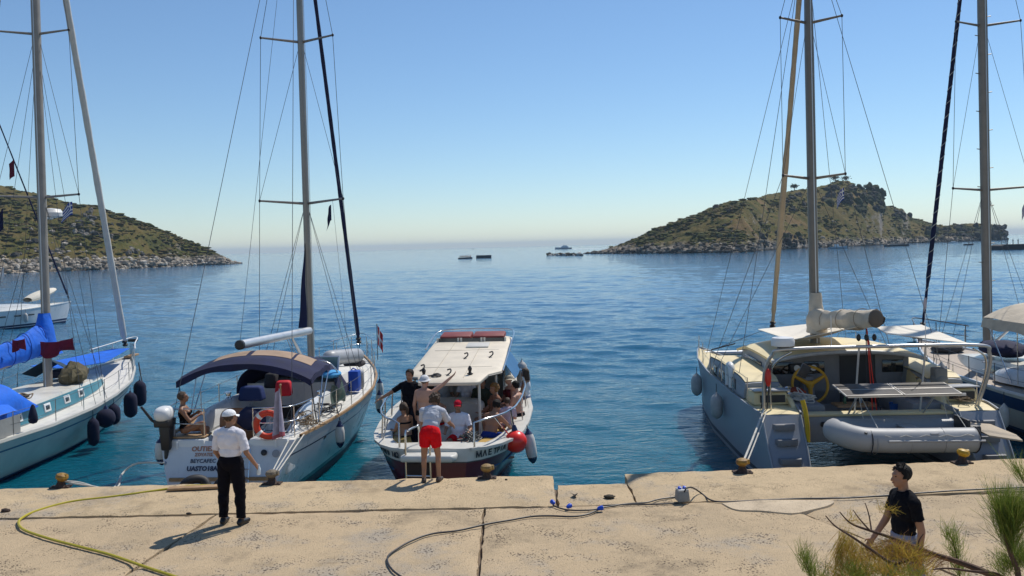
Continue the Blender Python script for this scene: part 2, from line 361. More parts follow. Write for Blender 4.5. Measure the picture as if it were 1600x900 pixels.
def hill_material():
    m = bpy.data.materials.new('hill_ground'); m.use_nodes = True; n = m.node_tree.nodes; l = m.node_tree.links; b = n['Principled BSDF']; b.inputs['Roughness'].default_value = .95; b.inputs['Specular IOR Level'].default_value = .1
    tc = n.new('ShaderNodeTexCoord'); geo = n.new('ShaderNodeNewGeometry'); sep = n.new('ShaderNodeSeparateXYZ'); l.new(tc.outputs['Object'], sep.inputs[0])
    sn = n.new('ShaderNodeSeparateXYZ'); l.new(geo.outputs['Normal'], sn.inputs[0])
    def nz(sc, d=6):
        t = n.new('ShaderNodeTexNoise'); t.inputs['Scale'].default_value = sc; t.inputs['Detail'].default_value = d; t.inputs['Roughness'].default_value = .68; l.new(tc.outputs['Object'], t.inputs['Vector']); return t.outputs[0]
    cr = n.new('ShaderNodeValToRGB'); l.new(nz(.03, 10), cr.inputs[0]); e = cr.color_ramp.elements
    e[0].position = .32; e[0].color = (.038, .04, .014, 1); e[1].position = .68; e[1].color = (.19, .125, .06, 1)
    for p, c in ((.42, (.068, .07, .018)), (.50, (.135, .10, .033)), (.56, (.085, .085, .02)), (.62, (.16, .108, .042))): x = e.new(p); x.color = (*c, 1)
    rr = n.new('ShaderNodeValToRGB'); l.new(nz(.3, 9), rr.inputs[0]); e = rr.color_ramp.elements
    e[0].position = .3; e[0].color = (.10, .085, .07, 1); e[1].position = .7; e[1].color = (.42, .36, .29, 1)
    # rock where low or steep
    ma = n.new('ShaderNodeMath'); ma.operation = 'MULTIPLY_ADD'; ma.inputs[1].default_value = 9; l.new(nz(.09, 5), ma.inputs[0]); l.new(sep.outputs['Z'], ma.inputs[2])
    lo = n.new('ShaderNodeMapRange'); lo.inputs[1].default_value = 10.0; lo.inputs[2].default_value = 7.0; l.new(ma.outputs[0], lo.inputs[0])
    st = n.new('ShaderNodeMapRange'); st.inputs[1].default_value = .62; st.inputs[2].default_value = .42; l.new(sn.outputs['Z'], st.inputs[0])
    mx = n.new('ShaderNodeMath'); mx.operation = 'MAXIMUM'; l.new(lo.outputs[0], mx.inputs[0]); l.new(st.outputs[0], mx.inputs[1])
    mm = n.new('ShaderNodeMix'); mm.data_type = 'RGBA'; l.new(mx.outputs[0], mm.inputs[0]); l.new(cr.outputs[0], mm.inputs[6]); l.new(rr.outputs[0], mm.inputs[7])
    wet = n.new('ShaderNodeMapRange'); wet.inputs[1].default_value = .35; wet.inputs[2].default_value = 1.0; l.new(sep.outputs['Z'], wet.inputs[0])
    m2 = n.new('ShaderNodeMix'); m2.data_type = 'RGBA'; l.new(wet.outputs[0], m2.inputs[0]); m2.inputs[6].default_value = (.05, .042, .033, 1); l.new(mm.outputs[2], m2.inputs[7])
    l.new(m2.outputs[2], b.inputs['Base Color'])
    bp = n.new('ShaderNodeBump'); bp.inputs['Strength'].default_value = .8; bp.inputs['Distance'].default_value = 1.2; l.new(nz(.5, 9), bp.inputs['Height']); l.new(bp.outputs[0], b.inputs['Normal'])
    return m
hill_mat = hill_material()
def island_mat(name, stops, rough=.95, trl=0):
    m = bpy.data.materials.new(name); m.use_nodes = True; n = m.node_tree.nodes; l = m.node_tree.links; b = n['Principled BSDF']; b.inputs['Roughness'].default_value = rough; b.inputs['Specular IOR Level'].default_value = .15
    g = n.new('ShaderNodeNewGeometry'); cr = n.new('ShaderNodeValToRGB'); l.new(g.outputs['Random Per Island'], cr.inputs[0]); e = cr.color_ramp.elements
    cr.color_ramp.interpolation = 'CONSTANT'
    e[0].position = 0; e[0].color = (*stops[0], 1); e[1].position = 1/len(stops); e[1].color = (*stops[1], 1)
    for i, c in enumerate(stops[2:]): x = e.new((i+2)/len(stops)); x.color = (*c, 1)
    l.new(cr.outputs[0], b.inputs['Base Color'])
    if trl:
        tr = n.new('ShaderNodeBsdfTranslucent'); l.new(cr.outputs[0], tr.inputs[0]); ms = n.new('ShaderNodeMixShader'); ms.inputs[0].default_value = trl; l.new(b.outputs[0], ms.inputs[1]); l.new(tr.outputs[0], ms.inputs[2]); l.new(ms.outputs[0], n['Material Output'].inputs[0])
    return m
scrub_mat = island_mat('scrub_leaves', [(.055, .062, .016), (.075, .075, .02), (.095, .085, .025), (.075, .058, .022), (.10, .10, .022), (.042, .046, .015), (.09, .068, .028), (.12, .09, .04)])
rock_dark = island_mat('island_rock', [(.13, .11, .085), (.19, .165, .13), (.09, .08, .065), (.24, .21, .17), (.15, .12, .09), (.07, .062, .05)])
rock_mat = island_mat('shore_rock', [(.30, .26, .21), (.40, .35, .28), (.22, .19, .155), (.48, .43, .36), (.33, .27, .2), (.16, .14, .115)])
ico = bmesh.new(); bmesh.ops.create_icosphere(ico, subdivisions=2, radius=1); ICO_V = [v.co.copy() for v in ico.verts]; ICO_F = [tuple(v.index for v in f.verts) for f in ico.faces]; ico.free()
ico = bmesh.new(); bmesh.ops.create_icosphere(ico, subdivisions=1, radius=1); ICO1_V = [v.co.copy() for v in ico.verts]; ICO1_F = [tuple(v.index for v in f.verts) for f in ico.faces]; ico.free()
def lumps(name, label, spots, mtl, amp, fine=True):
    VV, FF = (ICO_V, ICO_F) if fine else (ICO1_V, ICO1_F)
    m = MB()
    for k, (p, r) in enumerate(spots):
        sd = V((k*3.7, k*1.3, k*.7)); vs = []
        for c in VV:
            d = 1+amp*mnoise.noise(c*1.7+sd)+amp*.6*mnoise.noise(c*4.1+sd); vs.append(p+V((c.x*r[0]*d, c.y*r[1]*d, c.z*r[2]*d)))
        m.add(vs, FF)
    o = m.build(name, mtl, None, smooth=0); tag(o, label, None, None, 'stuff'); return o
def dress(vs, W, nv, nb, nr, seed, pre, where, rmat=None):
    rnd = random.Random(seed); b = []; r = []
    while len(b) < nb:
        j = rnd.randint(3, nv); i = rnd.randint(1, W-2); p = V(vs[j*W+i])
        if p.z < 3.2+rnd.random()*2: continue
        d = mnoise.noise(V((p.x*.035, p.y*.035, seed)))
        if d < rnd.uniform(-.12, .4) and rnd.random() > .12: continue
        s = rnd.choice((.35, .45, .55, .7, .9, 1.1))*rnd.uniform(.8, 1.2)
        b.append((p+V((0, 0, s*.15)), (s*rnd.uniform(1.2, 2.3), s*rnd.uniform(1.1, 1.8), s*rnd.uniform(.38, .6))))
    while len(r) < nr:
        j = rnd.choice((0, 1, 1, 2, 2, 3, 3, 4, 5, 6, 8, 12, 20, 30)); i = rnd.randint(0, W-1); p = V(vs[min(j, nv)*W+i])
        if p.z > 5.5 and rnd.random() < .8: continue
        p.z = max(p.z, -.2); p += V((rnd.uniform(-1, 1), rnd.uniform(-1, 1), 0)); s = rnd.uniform(.3, 1.25)
        r.append((p, (s*rnd.uniform(.8, 1.7), s*rnd.uniform(.8, 1.3), s*rnd.uniform(.5, 1.0))))
    lumps(pre+'_scrub', 'low olive scrub covering the '+where, b, scrub_mat, .45)
    lumps(pre+'_rocks', 'tumbled grey rocks along the foot of the '+where, r, rmat or rock_mat, .4, False)
Lsh = [(-260, 441), (0, 428), (100, 424), (200, 420), (300, 415), (350, 413.5), (372, 412)]
Lrg = [(-260, 250), (-100, 276), (0, 290), (35, 298), (60, 303), (100, 314), (150, 322), (180, 334), (220, 347), (260, 361), (300, 378), (335, 395), (355, 405), (372, 411.6)]
v1 = hill('headland', 'scrubby rocky headland sloping into the sea on the left', Lsh, Lrg, lambda x: interp(x, [-260, 0, 250, 372], [170, 130, 55, 4]), -260, 372, 300, 1.7, 5.5)
dress(*v1, 2100, 1700, 5, 'headland', 'headland on the left')
Rsh = [(915, 396.6), (1000, 396.2), (1100, 395.6), (1162, 394.6), (1202, 391), (1263, 388), (1337, 385), (1425, 380), (1512, 377), (1575, 374.4)]
Rrg = [(915, 396), (945, 391), (979, 381), (1005, 368), (1031, 356), (1066, 342), (1101, 331), (1136, 317), (1206, 303), (1241, 297), (1265, 295), (1294, 289), (1307, 283), (1327, 284), (1337, 292), (1360, 298), (1375, 304), (1379, 321), (1410, 326), (1420, 339), (1451, 348), (1477, 353), (1512, 349), (1547, 350), (1565, 357), (1572, 364), (1575, 373)]
v2 = hill('island_hill', 'scrub covered rocky island rising on the right', Rsh, Rrg, lambda x: interp(x, [915, 1000, 1200, 1330, 1450, 1550, 1575], [4, 50, 130, 150, 90, 50, 6]), 915, 1575, 330, 8.2, 5.0)
dress(*v2, 2600, 1200, 9, 'island', 'island on the right', rock_dark)

def crag(name, label, spots_px, Yo, mtl, seed):
    rd = random.Random(seed); sp = []
    for x0, y0, x1, y1, n, s0, s1 in spots_px:
        for k in range(n):
            x, y = rd.uniform(x0, x1), rd.uniform(y0, y1); Y = Yo(x, y); p = P(x, y, Y); s = rd.uniform(s0, s1); sp.append((p, (s*rd.uniform(.8, 1.4), s*rd.uniform(.8, 1.3), s*rd.uniform(.7, 1.5))))
    lumps(name, label, sp, mtl, .5)
crag_mat = island_mat('crag_rock', [(.045, .042, .036), (.065, .058, .048), (.035, .034, .03), (.085, .075, .06), (.05, .055, .03), (.055, .06, .025)])
def hillY(v, sh, wf):
    vs, W, nv = v
    def f(x, y, px0=sh[0][0], px1=sh[-1][0]):
        i = int(round((x-px0)/(px1-px0)*(W-1))); i = min(W-1, max(0, i)); best = min(range(nv+1), key=lambda j: abs((P(x, y, vs[j*W+i][1])).z-vs[j*W+i][2]) if True else 0); return vs[best*W+i][1]
    return f
crag('island_crag', 'dark rocky crag and scrub round the island summit and cliffs', [(1288, 292, 1378, 318, 70, 1.0, 3.2), (1335, 300, 1380, 330, 26, 1.4, 3.4), (1395, 330, 1425, 342, 14, 1.0, 2.4), (1225, 303, 1262, 322, 12, .8, 2.0), (1118, 325, 1140, 338, 5, .8, 1.8), (1125, 352, 1142, 372, 7, .8, 1.8), (1190, 365, 1260, 385, 24, .8, 2.0), (1440, 352, 1500, 374, 40, 1.0, 2.6), (1495, 353, 1570, 372, 90, 1.2, 3.4), (1215, 322, 1240, 335, 8, .8, 1.8)], hillY(v2, Rsh, None), crag_mat, 4)
crag('headland_crag', 'grey rock outcrops among the scrub of the headland', [(125, 330, 150, 372, 16, .6, 1.6), (108, 345, 135, 365, 9, .6, 1.4), (155, 350, 175, 372, 8, .5, 1.2), (200, 388, 240, 404, 12, .5, 1.3), (20, 375, 110, 400, 22, .4, 1.2)], hillY(v1, Lsh, None), island_mat('outcrop_rock', [(.16, .14, .12), (.07, .065, .06), (.26, .23, .19), (.05, .048, .045)]), 6)
# ------------------------------------------------------------------ boats: shared materials and builders
gel = mat('gelcoat_white', (.66, .67, .66), .28, var=.07, vs=1.3, coat=.3)
gel_w = mat('gelcoat_warm', (.68, .65, .57), .35, var=.09, vs=1.6, coat=.15)
deckm = mat('deck_nonskid', (.66, .64, .58), .65, var=.08, vs=5, bump=.25, bs=160)
navy_p = mat('navy_paint', (.012, .02, .07), .3, coat=.3)
boot = mat('antifouling', (.02, .035, .08), .6)
steel = mat('stainless', (.62, .62, .61), .22, 1, var=.08)
alu = mat('anodised_aluminium', (.27, .245, .22), .42, .75, var=.1, vs=2)
alu_l = mat('boom_aluminium', (.56, .57, .58), .38, .6, var=.07, vs=2)
wire = mat('rigging_wire', (.10, .10, .105), .45, .5)
rope_w = mat('white_rope', (.62, .59, .52), .85, bump=.8, bs=120)
rope_b = mat('brown_rope', (.22, .16, .10), .9, bump=.8, bs=120)
rope_d = mat('dark_rope', (.03, .032, .04), .85, bump=.8, bs=120)
navy_c = mat('navy_canvas', (.010, .013, .05), .85, var=.3, vs=3, bump=.5, bs=14)
blue_c = mat('bright_blue_canvas', (.005, .125, .62), .75, var=.22, vs=2.5, bump=.9, bs=9)
beige_c = mat('beige_canvas', (.50, .43, .33), .85, var=.16, vs=3, bump=.8, bs=11)
cream_c = mat('cream_canvas', (.72, .66, .55), .8, var=.1, vs=2, bump=.5, bs=7)
black_r = mat('black_rubber', (.018, .018, .02), .6)
teak = mat('teak', (.36, .225, .115), .6, var=.25, vs=9, bump=.3, bs=60)
glassd = mat('smoked_glass', (.012, .014, .016), .06, spec=.6, coat=.5)
glassg = mat('tinted_hatch', (.10, .16, .15), .08, spec=.6, coat=.6)
fend_w = mat('fender_white', (.62, .60, .55), .45, var=.14, vs=7)
fend_g = mat('fender_grey', (.42, .41, .39), .5, var=.14, vs=7)
fend_n = mat('fender_navy_cover', (.012, .014, .038), .9, bump=.4, bs=150)
red_p = mat('red_plastic', (.62, .03, .015), .4)
org_p = mat('orange_vinyl', (.58, .045, .015), .5)
maroon_c = mat('maroon_cloth', (.16, .006, .02), .85, var=.3, vs=6, bump=.4, bs=60)
plast_w = mat('white_plastic', (.72, .72, .70), .4, var=.05)
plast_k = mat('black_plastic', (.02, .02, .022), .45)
yel_p = mat('yellow_plastic', (.55, .36, .01), .5)
grey_p = mat('grey_plastic', (.30, .31, .33), .5)

def frame(ox, oy, heading, dz=0):                     # boat frame: x to starboard, y to the bow, z up from the water
    c, s = math.cos(heading), math.sin(heading)
    def T(x, y, z): return Vector((ox+x*c+y*s, oy-x*s+y*c, z+dz))
    return T
class Boat: pass
def make_hull(rt, T, L, hb, hs, wl, over, rake, rows, mats, nt=36, name='hull', zb=-.55, tpow=1.25, tr_white=True):
    """hb, hs, wl: functions of t (0 stern .. 1 bow); rows: list of (height fraction, material index)"""
    B = Boat(); B.T = T; B.L = L; B.hb = hb; B.hs = hs; B.root = rt
    def pt(t, z, s):
        zs = hs(t); k = max(0, min(1, z/zs))
        if z >= 0: w = lerp(wl(t), hb(t), k**(1/tpow) if t < .8 else k)
        else: w = wl(t)*math.sqrt(max(0, 1-(z/zb)**2))
        y = t*L-over*(1-k)*sm(.55, 1, t)**1.5*1.0+rake*k*(1-t)**6-(-z*.8*sm(.6, 1, t) if z < 0 else 0)
        return (s*w, y, z)
    B.pt = pt
    m = MB(T); zr = [r[0] for r in rows]
    for s in (-1, 1):
        for j in range(len(rows)-1):
            for i in range(nt):
                t0, t1 = i/nt, (i+1)/nt
                g = lambda t, f: pt(t, f*hs(t) if f >= 0 else f, s)
                q = [g(t0, zr[j]), g(t1, zr[j]), g(t1, zr[j+1]), g(t0, zr[j+1])]
                m.add(q if s > 0 else q[::-1], [(3, 2, 1, 0)], rows[j][1])
    # transom
    for j in range(len(rows)-1):
        a = pt(0, zr[j]*hs(0) if zr[j] >= 0 else zr[j], 1); b = pt(0, zr[j+1]*hs(0) if zr[j+1] >= 0 else zr[j+1], 1)
        for k in range(4):
            u0, u1 = -1+k*.5, -.5+k*.5
            m.add([(a[0]*u0, a[1], a[2]), (a[0]*u1, a[1], a[2]), (b[0]*u1, b[1], b[2]), (b[0]*u0, b[1], b[2])], [(3, 2, 1, 0)], rows[j][1] if zr[j] < .3 or not tr_white else 0)
    o = m.build(name, mats, rt, smooth=32)
    bm = bmesh.new(); bm.from_mesh(o.data); bmesh.ops.remove_doubles(bm, verts=bm.verts[:], dist=.0015); bmesh.ops.recalc_face_normals(bm, faces=bm.faces[:]); bm.to_mesh(o.data); bm.free()
    o.data.set_sharp_from_angle(angle=math.radians(32))
    B.hull = o
    return B
def sheer(B, t, s=1, dz=0, inn=0):
    x, y, z = B.pt(t, B.hs(t), s); return (x-s*inn, y, z+dz)
def tsolve(B, y):
    return min(range(401), key=lambda k: abs(B.pt(k/400, B.hs(k/400), 1)[1]-y))/400
def deck(B, m, camber=.07, skip=None, name='deck', inset=.02, nt=44, nu=12, dz=-.012):
    def fn(u, t):
        x, y, z = sheer(B, t); w = (x-inset)*(2*u-1); return (w, y, z+dz+camber*(1-(2*u-1)**2)*min(1, x))
    mb = MB(B.T); mb.grid(fn, nu, nt, skip=(lambda u, t: skip(*fn(u, t))) if skip else None)
    return mb.build(name, m, B.root)
def rail_strip(B, m, name, w=.05, h=.035, t0=0, t1=1, dz=0, inn=0, n=40, sides=(-1, 1)):
    for s in sides:
        mb = MB(B.T)
        def fn(u, v, s=s):
            x, y, z = sheer(B, lerp(t0, t1, v), s); q = [(-w/2, 0), (w/2, 0), (w/2, h), (-w/2, h)][int(round(u*4)) % 4]
            return (x+q[0]-s*inn, y, z+q[1]+dz)
        mb.grid(fn, 4, n, cu=True); mb.build(name, m, B.root, bevel=0)
def guard(B, ts, h=.62, s=1, m=None, lines=(.97, .52), parent_lines=True, r=.012, inn=.05, extra=()):
    """stanchions with lifelines through them"""
    tops = []
    for t in ts:
        x, y, z = sheer(B, t, s, 0, inn)
        tube('stanchion', m or steel, B.root, [(x, y, z-.02), (x, y, z+h)], r, 6, T=B.T); tops.append((x, y, z))
    for f in lines:
        pts = [V((x, y, z+h*f)) for x, y, z in tops]; path = []
        for a, b in zip(pts[:-1], pts[1:]): path += cat_line(a, b, .012, 4)[:-1]
        tube('lifeline', wire, B.root, path+[pts[-1]], .0055, 5, T=B.T)
def coach(B, name, ys, ws, zs, base, m, nu=14, p=.35, smooth=40, cap=True):
    """rounded cabin trunk: half widths ws and top heights zs at ys, sides down to base(y)"""
    def fn(u, v):
        y = lerp(ys[0], ys[-1], v); w = interp(y, ys, ws); z = interp(y, ys, zs); b = base(y); a = (u*2-1)
        k = abs(a)
        if k > .72: q = (k-.72)/.28; x = lerp(.86, 1, q); zz = lerp(.93, 0, q)
        else: x = k/.72*.86; zz = 1-.07*(k/.72)**2.5
        return (math.copysign(x, a)*w if k > 1e-6 else 0, y, b+(z-b)*zz)
    mb = MB(B.T); mb.grid(fn, nu, 24)
    for v in (0, 1):
        ring = [fn(i/nu, v) for i in range(nu+1)]
        mb.add(ring, [tuple(range(nu+1)) if v == 0 else tuple(reversed(range(nu+1)))])
    o = mb.build(name, m, B.root, smooth=smooth); B.coachfn = fn; return o
def rig(B, my, mz, top, mr, mm, spreaders, chain, bow_y, bow_z, furl_r, furl_m, furl_name='furled_headsail', rake=0.0, back=None, fore_top=None, lowers=True, forestay_x=0, mx=0, fl=1.35, furl_taper=None, bs=None):
    """mast at y=my standing on z=mz; spreaders: list of (z, half span, sweep, dz)"""
    rt = B.root; T = B.T; tp = lambda z: (mx, my+rake*(z-mz), z)
    mb = MB(T)
    def fn(u, v):
        z = lerp(mz, top, v); k = mr*(1 if v < .7 else lerp(1, .6, (v-.7)/.3)); a = u*2*math.pi; c = tp(z)
        return (c[0]+math.cos(a)*k, c[1]+math.sin(a)*k*fl, z)
    mb.grid(fn, 16, 12, cu=True); mast = mb.build('mast', mm, rt)
    mb = MB(T); c0 = tp(mz); mb.box((c0[0], c0[1]-mr*fl, (mz+top)/2), (.022, .03, top-mz), rx=-math.atan(rake)); mb.build('sail_track', alu_l, mast, bevel=0)
    tips = []
    for z, hs_, sw, dz in spreaders:
        c = tp(z)
        for s in (-1, 1):
            tip = (c[0]+s*hs_, c[1]-sw, z+dz); sp = tube('spreader', mm, rt, [(c[0]+s*mr*.7, c[1], z), tip], [.038, .026], 8, T=T)
            q = MB(T); q.ell(tip, (.035, .035, .045), 8, 6); q.build('spreader_end', plast_k, sp)
        tips.append((z+dz, hs_, sw))
    for s in (-1, 1):
        cx, cy, cz = chain; c = tp(top)
        pts = [(mx+s*cx, cy, cz)]+[(mx+s*h, tp(z)[1]-w, z) for z, h, w in tips]+[(c[0], c[1], top-.15)]
        tube('cap_shroud', wire, rt, pts, .0075, 5, T=T)
        if lowers:
            z0 = spreaders[0][0]
            for dy in ((.32, -.45) if lowers == 2 else (-.3,)):
                tube('lower_shroud', wire, rt, [(mx+s*(cx-.06), cy+dy, cz), (mx+s*mr*.6, tp(z0)[1], z0-.12)], .0065, 5, T=T)
            if len(tips) > 1:
                z1 = tips[0]; tube('diagonal_shroud', wire, rt, [(mx+s*z1[1], tp(z1[0])[1]-z1[2], z1[0]), (mx+s*mr*.6, tp(spreaders[1][0])[1], spreaders[1][0]-.12)], .006, 5, T=T)
        bt = MB(T); bt.tube([(mx+s*cx, cy, cz-.02), (mx+s*lerp(cx, pts[1][0]*s-mx*s, .06), lerp(cy, pts[1][1], .06), lerp(cz, pts[1][2], .06))], .014, 6); bt.build('turnbuckle', steel, rt)
    ft = fore_top or top-.3; c = tp(ft); a = V((forestay_x, bow_y, bow_z)); b = V((c[0], c[1]+mr, ft))
    if furl_r:
        n = 60; pts = [a.lerp(b, i/n) for i in range(n+1)]
        rs = [(furl_taper(i/n) if furl_taper else furl_r*lerp(1, .55, i/n))*(1+.05*math.sin(i*1.9)+.03*math.sin(i*.7)) for i in range(n+1)]
        lo = 3; rs = [.012 if i < lo-1 else r for i, r in enumerate(rs)]
        f = tube(furl_name, furl_m, rt, pts, rs, 9, T=T); B.furl = (a, b)
        mb = MB(T); d = (b-a).normalized(); mb.lathe(a+d*.18, d, [(.03, 0), (.085, .01), (.09, .05), (.05, .07), (.05, .12), (.09, .14), (.085, .18), (.03, .2)], 14); mb.build('furling_drum', black_r, rt)
    else: tube('forestay', wire, rt, [a, b], .008, 5, T=T)
    if back:
        for q in back: tube('backstay', wire, rt, [q, tp(top-.05)], .007, 5, T=T)
    B.mast = mast; B.tp = tp
    return mast
def fender(kind, top, length, r, m, label, group, hang=.25, tilt=(0, 0), cover_tip=True):
    """inflated fender hanging on its lanyard; top = point where the lanyard is made fast"""
    top = V(top); ax = V((tilt[0], tilt[1], -1)).normalized(); p = top+ax*hang
    rt_ = root('fender', label, 'fender', p+ax*length, group)
    prof = [(.018, 0), (.03, .03), (r*.55, .07), (r*.85, .13), (r, .22), (r*1.02, .5*length), (r, length-.18), (r*.85, length-.09), (r*.5, length-.03), (.03, length)]
    mb = MB(); mb.lathe(p, ax, prof, 16); mb.build('fender_body', m, rt_)
    if cover_tip:
        mb = MB(); mb.lathe(p-ax*.02, ax, [(.03, 0), (.035, .04), (r*.6, .085), (r*.8, .125)], 14); mb.build('end_cap', navy_p, rt_)
        mb = MB(); mb.lathe(p+ax*(length-.11), ax, [(r*.92, 0), (r*.7, .07), (r*.35, .12), (.02, .14)], 14); mb.build('end_cap', navy_p, rt_)
    mb = MB(); mb.tube([top, p+ax*.03], .009, 6); mb.build('lanyard', rope_d, rt_)
    return rt_
def ball_fender(top, r, m, label, hang, group=None):
    top = V(top); c = top-V((0, 0, hang+r)); rt_ = root('ball_fender', label, 'fender', c-V((0, 0, r)), group)
    mb = MB(); mb.ell(c, (r, r, r*1.05), 20, 14); mb.build('fender_body', m, rt_)
    mb = MB(); mb.lathe(c+V((0, 0, r*.98)), (0, 0, 1), [(.07, 0), (.05, .05), (.03, .1)], 12); mb.build('neck', navy_p, rt_)
    mb = MB(); mb.tube([top, c+V((0, 0, r))], .01, 6); mb.build('lanyard', rope_d, rt_); return rt_
def flag(name, label, cat, a, w, h, mats, stripes=0, rot=0, parent=None, droop=.5, seed=0, canton=False):
    """hanging cloth flag from hoist point a (top), drooping"""
    a = V(a); mb = MB()
    def fn(u, v):
        x = u*w*(1-droop*.55); z = -v*h-u*u*w*droop; y = .12*w*math.sin(u*5+v*2+seed)*u+.05*w*math.sin(v*7+seed)*u
        return a+V((x*math.cos(rot)-y*math.sin(rot), x*math.sin(rot)+y*math.cos(rot), z))
    mi = (lambda u, v: (1 if canton and u < .42 and v < .55 and not (abs(u-.21) < .05 or abs(v-.27) < .06) else (2 if canton and u < .42 and v < .55 else (int(v*9) % 2)+1))) if stripes else 0
    mb.grid(fn, 18, 18, mi=mi, th=.002) if stripes else mb.grid(fn, 12, 12, th=.002)
    if parent: return mb.build(name, mats, parent)
    return mb.thing(name, mats, label, cat)
# ------------------------------------------------------------------ white yacht with the navy bimini, stern to the quay
def yacht_navy():
    T = frame(-5.80, 17.20, math.radians(2.9), .17)
    rt = root('sailing_yacht', 'white sailing yacht with navy bimini and lifebuoy, stern to the quay behind the white-shirted man', 'yacht', T(0, 0, -.17))
    L = 12.9
    hb = lambda t: interp(t, [0, .12, .25, .4, .55, .7, .82, .92, 1], [1.36, 1.52, 1.63, 1.7, 1.62, 1.33, .93, .46, .03])
    hs = lambda t: interp(t, [0, .3, .6, .85, 1], [1.30, 1.26, 1.30, 1.42, 1.54])
    wl = lambda t: interp(t, [0, .15, .4, .6, .8, .95, 1], [.82, 1.02, 1.18, 1.0, .5, .1, .01])
    rows = [(1, 0), (.9, 0), (.80, 0), (.775, 1), (.75, 0), (.6, 0), (.45, 0), (.3, 0), (.16, 1), (.06, 2), (0, 2), (-.25, 2), (-.6, 2), (-.7, 2)]
    B = make_hull(rt, T, L, hb, hs, wl, .75, .62, rows, [gel, navy_p, boot], zb=-.7)
    box_in = lambda x, y, z: abs(x) < .98 and .55 < y < 4.9
    deck(B, deckm, skip=lambda x, y, z: box_in(x, y, z), nt=60, nu=16)
    rail_strip(B, teak, 'toe_rail', .055, .05, .035, 1, -.005, .02)
    # cockpit well, benches, coamings
    part('cockpit_sole', teak, rt, lambda m: m.box((0, 2.6, .62), (2.1, 4.7, .06)), T, bevel=0)
    for s in (-1, 1):
        part('cockpit_side', gel, rt, lambda m: m.box((s*1.0, 2.75, .94), (.05, 4.4, .72)), T, bevel=.01)
        part('cockpit_bench', gel_w, rt, lambda m: m.box((s*.76, 3.1, .84), (.46, 3.2, .46)), T, bevel=.03)
        def coam(m):
            def fn(u, v):
                y = lerp(1.0, 5.1, v); h = .40*sm(0, .3, v)+.06*math.sin(v*3); a = u*math.pi
                return (s*(1.06+.11*math.cos(a)*(1 if s > 0 else 1)), y, 1.22+h*math.sin(a)**.7)
            m.grid(fn, 8, 16, th=.02)
        part('coaming', gel, rt, coam, T)
        wn_ = part('winch', steel, rt, lambda m: m.lathe(T(s*1.08, 3.6, 1.62), (0, 0, 1), [(.075, 0), (.08, .03), (.055, .06), (.05, .12), (.075, .16), (.07, .19), (.02, .2)], 14))
    part('bulkhead', gel_w, rt, lambda m: (m.box((-.72, 4.95, 1.2), (.75, .06, 1.2)), m.box((.72, 4.95, 1.2), (.75, .06, 1.2)), m.box((0, 4.95, .75), (.7, .06, .3))), T, bevel=.012)
    part('companionway', plast_k, rt, lambda m: m.box((0, 5.02, 1.3), (.72, .06, 1.0)), T, bevel=0)  # black panel, the shade below the hatch painted as a flat sheet
    # stern: port and starboard quarter lockers with the walk-through between
    for s, w, x0 in ((-1, .78, -.86), (1, .78, .86)):
        part('stern_locker', gel, rt, lambda m: m.box((x0*.98, .82, .98), (w, .5, .72)), T, bevel=.04)
    part('step', gel_w, rt, lambda m: m.box((0, .35, .42), (.85, .5, .1)), T, bevel=.02)
    part('bench_seat', teak, rt, lambda m: m.box((-.82, .84, 1.37), (.7, .42, .04)), T, bevel=.012)
    # folded table with rounded leaves
    def table(m):
        for dx in (-.16, .16):
            ring = []
            for k in range(20):
                a = 2*math.pi*k/20; cx = math.copysign(abs(math.cos(a))**.5, math.cos(a)); cz = math.copysign(abs(math.sin(a))**.5, math.sin(a)); ring.append((dx+.02, 2.3+cx*.62, 1.22+cz*.36))
            m.prism(ring, (.05, 0, 0))
        m.box((.02, 2.3, 1.0), (.26, .9, .3))
    part('cockpit_table', mat('varnished_wood', (.20, .085, .035), .35, var=.3, vs=6, coat=.4), rt, table, T, bevel=.012)
    tb = part('helm_seat', mat('tan_leather', (.36, .15, .06), .5, var=.15), rt, lambda m: m.ell((-.18, 1.62, 1.36), (.36, .09, .42), 20, 12, fn=lambda q: V((math.copysign(abs(q.x)**.6, q.x), q.y, math.copysign(abs(q.z)**.6, q.z)))), T)
    def wheel(m):
        c = V((.42, 1.55, 1.30)); m.tube([c+V((math.cos(a)*.42, 0, math.sin(a)*.42)) for a in [k*math.pi/16 for k in range(32)]], .016, 7, closed=True)
        for k in range(6):
            a = k*math.pi/3; m.tube([c, c+V((math.cos(a)*.42, 0, math.sin(a)*.42))], .008, 5)
        m.ell(c, (.05, .04, .05), 10, 6)
    part('steering_wheel', steel, rt, wheel, T)
    part('binnacle', gel, rt, lambda m: (m.box((.42, 1.82, 1.05), (.3, .26, .9), taper=.8), m.box((.42, 1.80, 1.58), (.42, .16, .2), rx=.4)), T, bevel=.04)
    # coachroof
    base = lambda y: hs(min(1, y/L))-.03
    coach(B, 'coachroof', [4.95, 5.3, 6.5, 8, 9.3, 10.2, 10.9], [1.12, 1.14, 1.14, 1.05, .82, .52, .22], [1.80, 1.84, 1.82, 1.74, 1.62, 1.5, 1.40], base, deckm)
    for s in (-1, 1):
        for y0, y1 in ((5.7, 6.7), (7.0, 8.0), (8.3, 9.0)):
            def win(m):
                f = lambda y, z: (s*(interp(y, [4.95, 6.5, 8, 9.3], [1.12, 1.14, 1.05, .82])*(.955 if z > .5 else .985)+.006), y, lerp(1.42, 1.58, z)-(.02*(y-6)))
                a, b, c, d = f(y0, 0), f(y1, 0), f(y1-.08, 1), f(y0+.05, 1); m.prism([a, b, c, d], (s*.012, 0, .004))
            part('cabin_window', glassd, rt, win, T, bevel=.004)
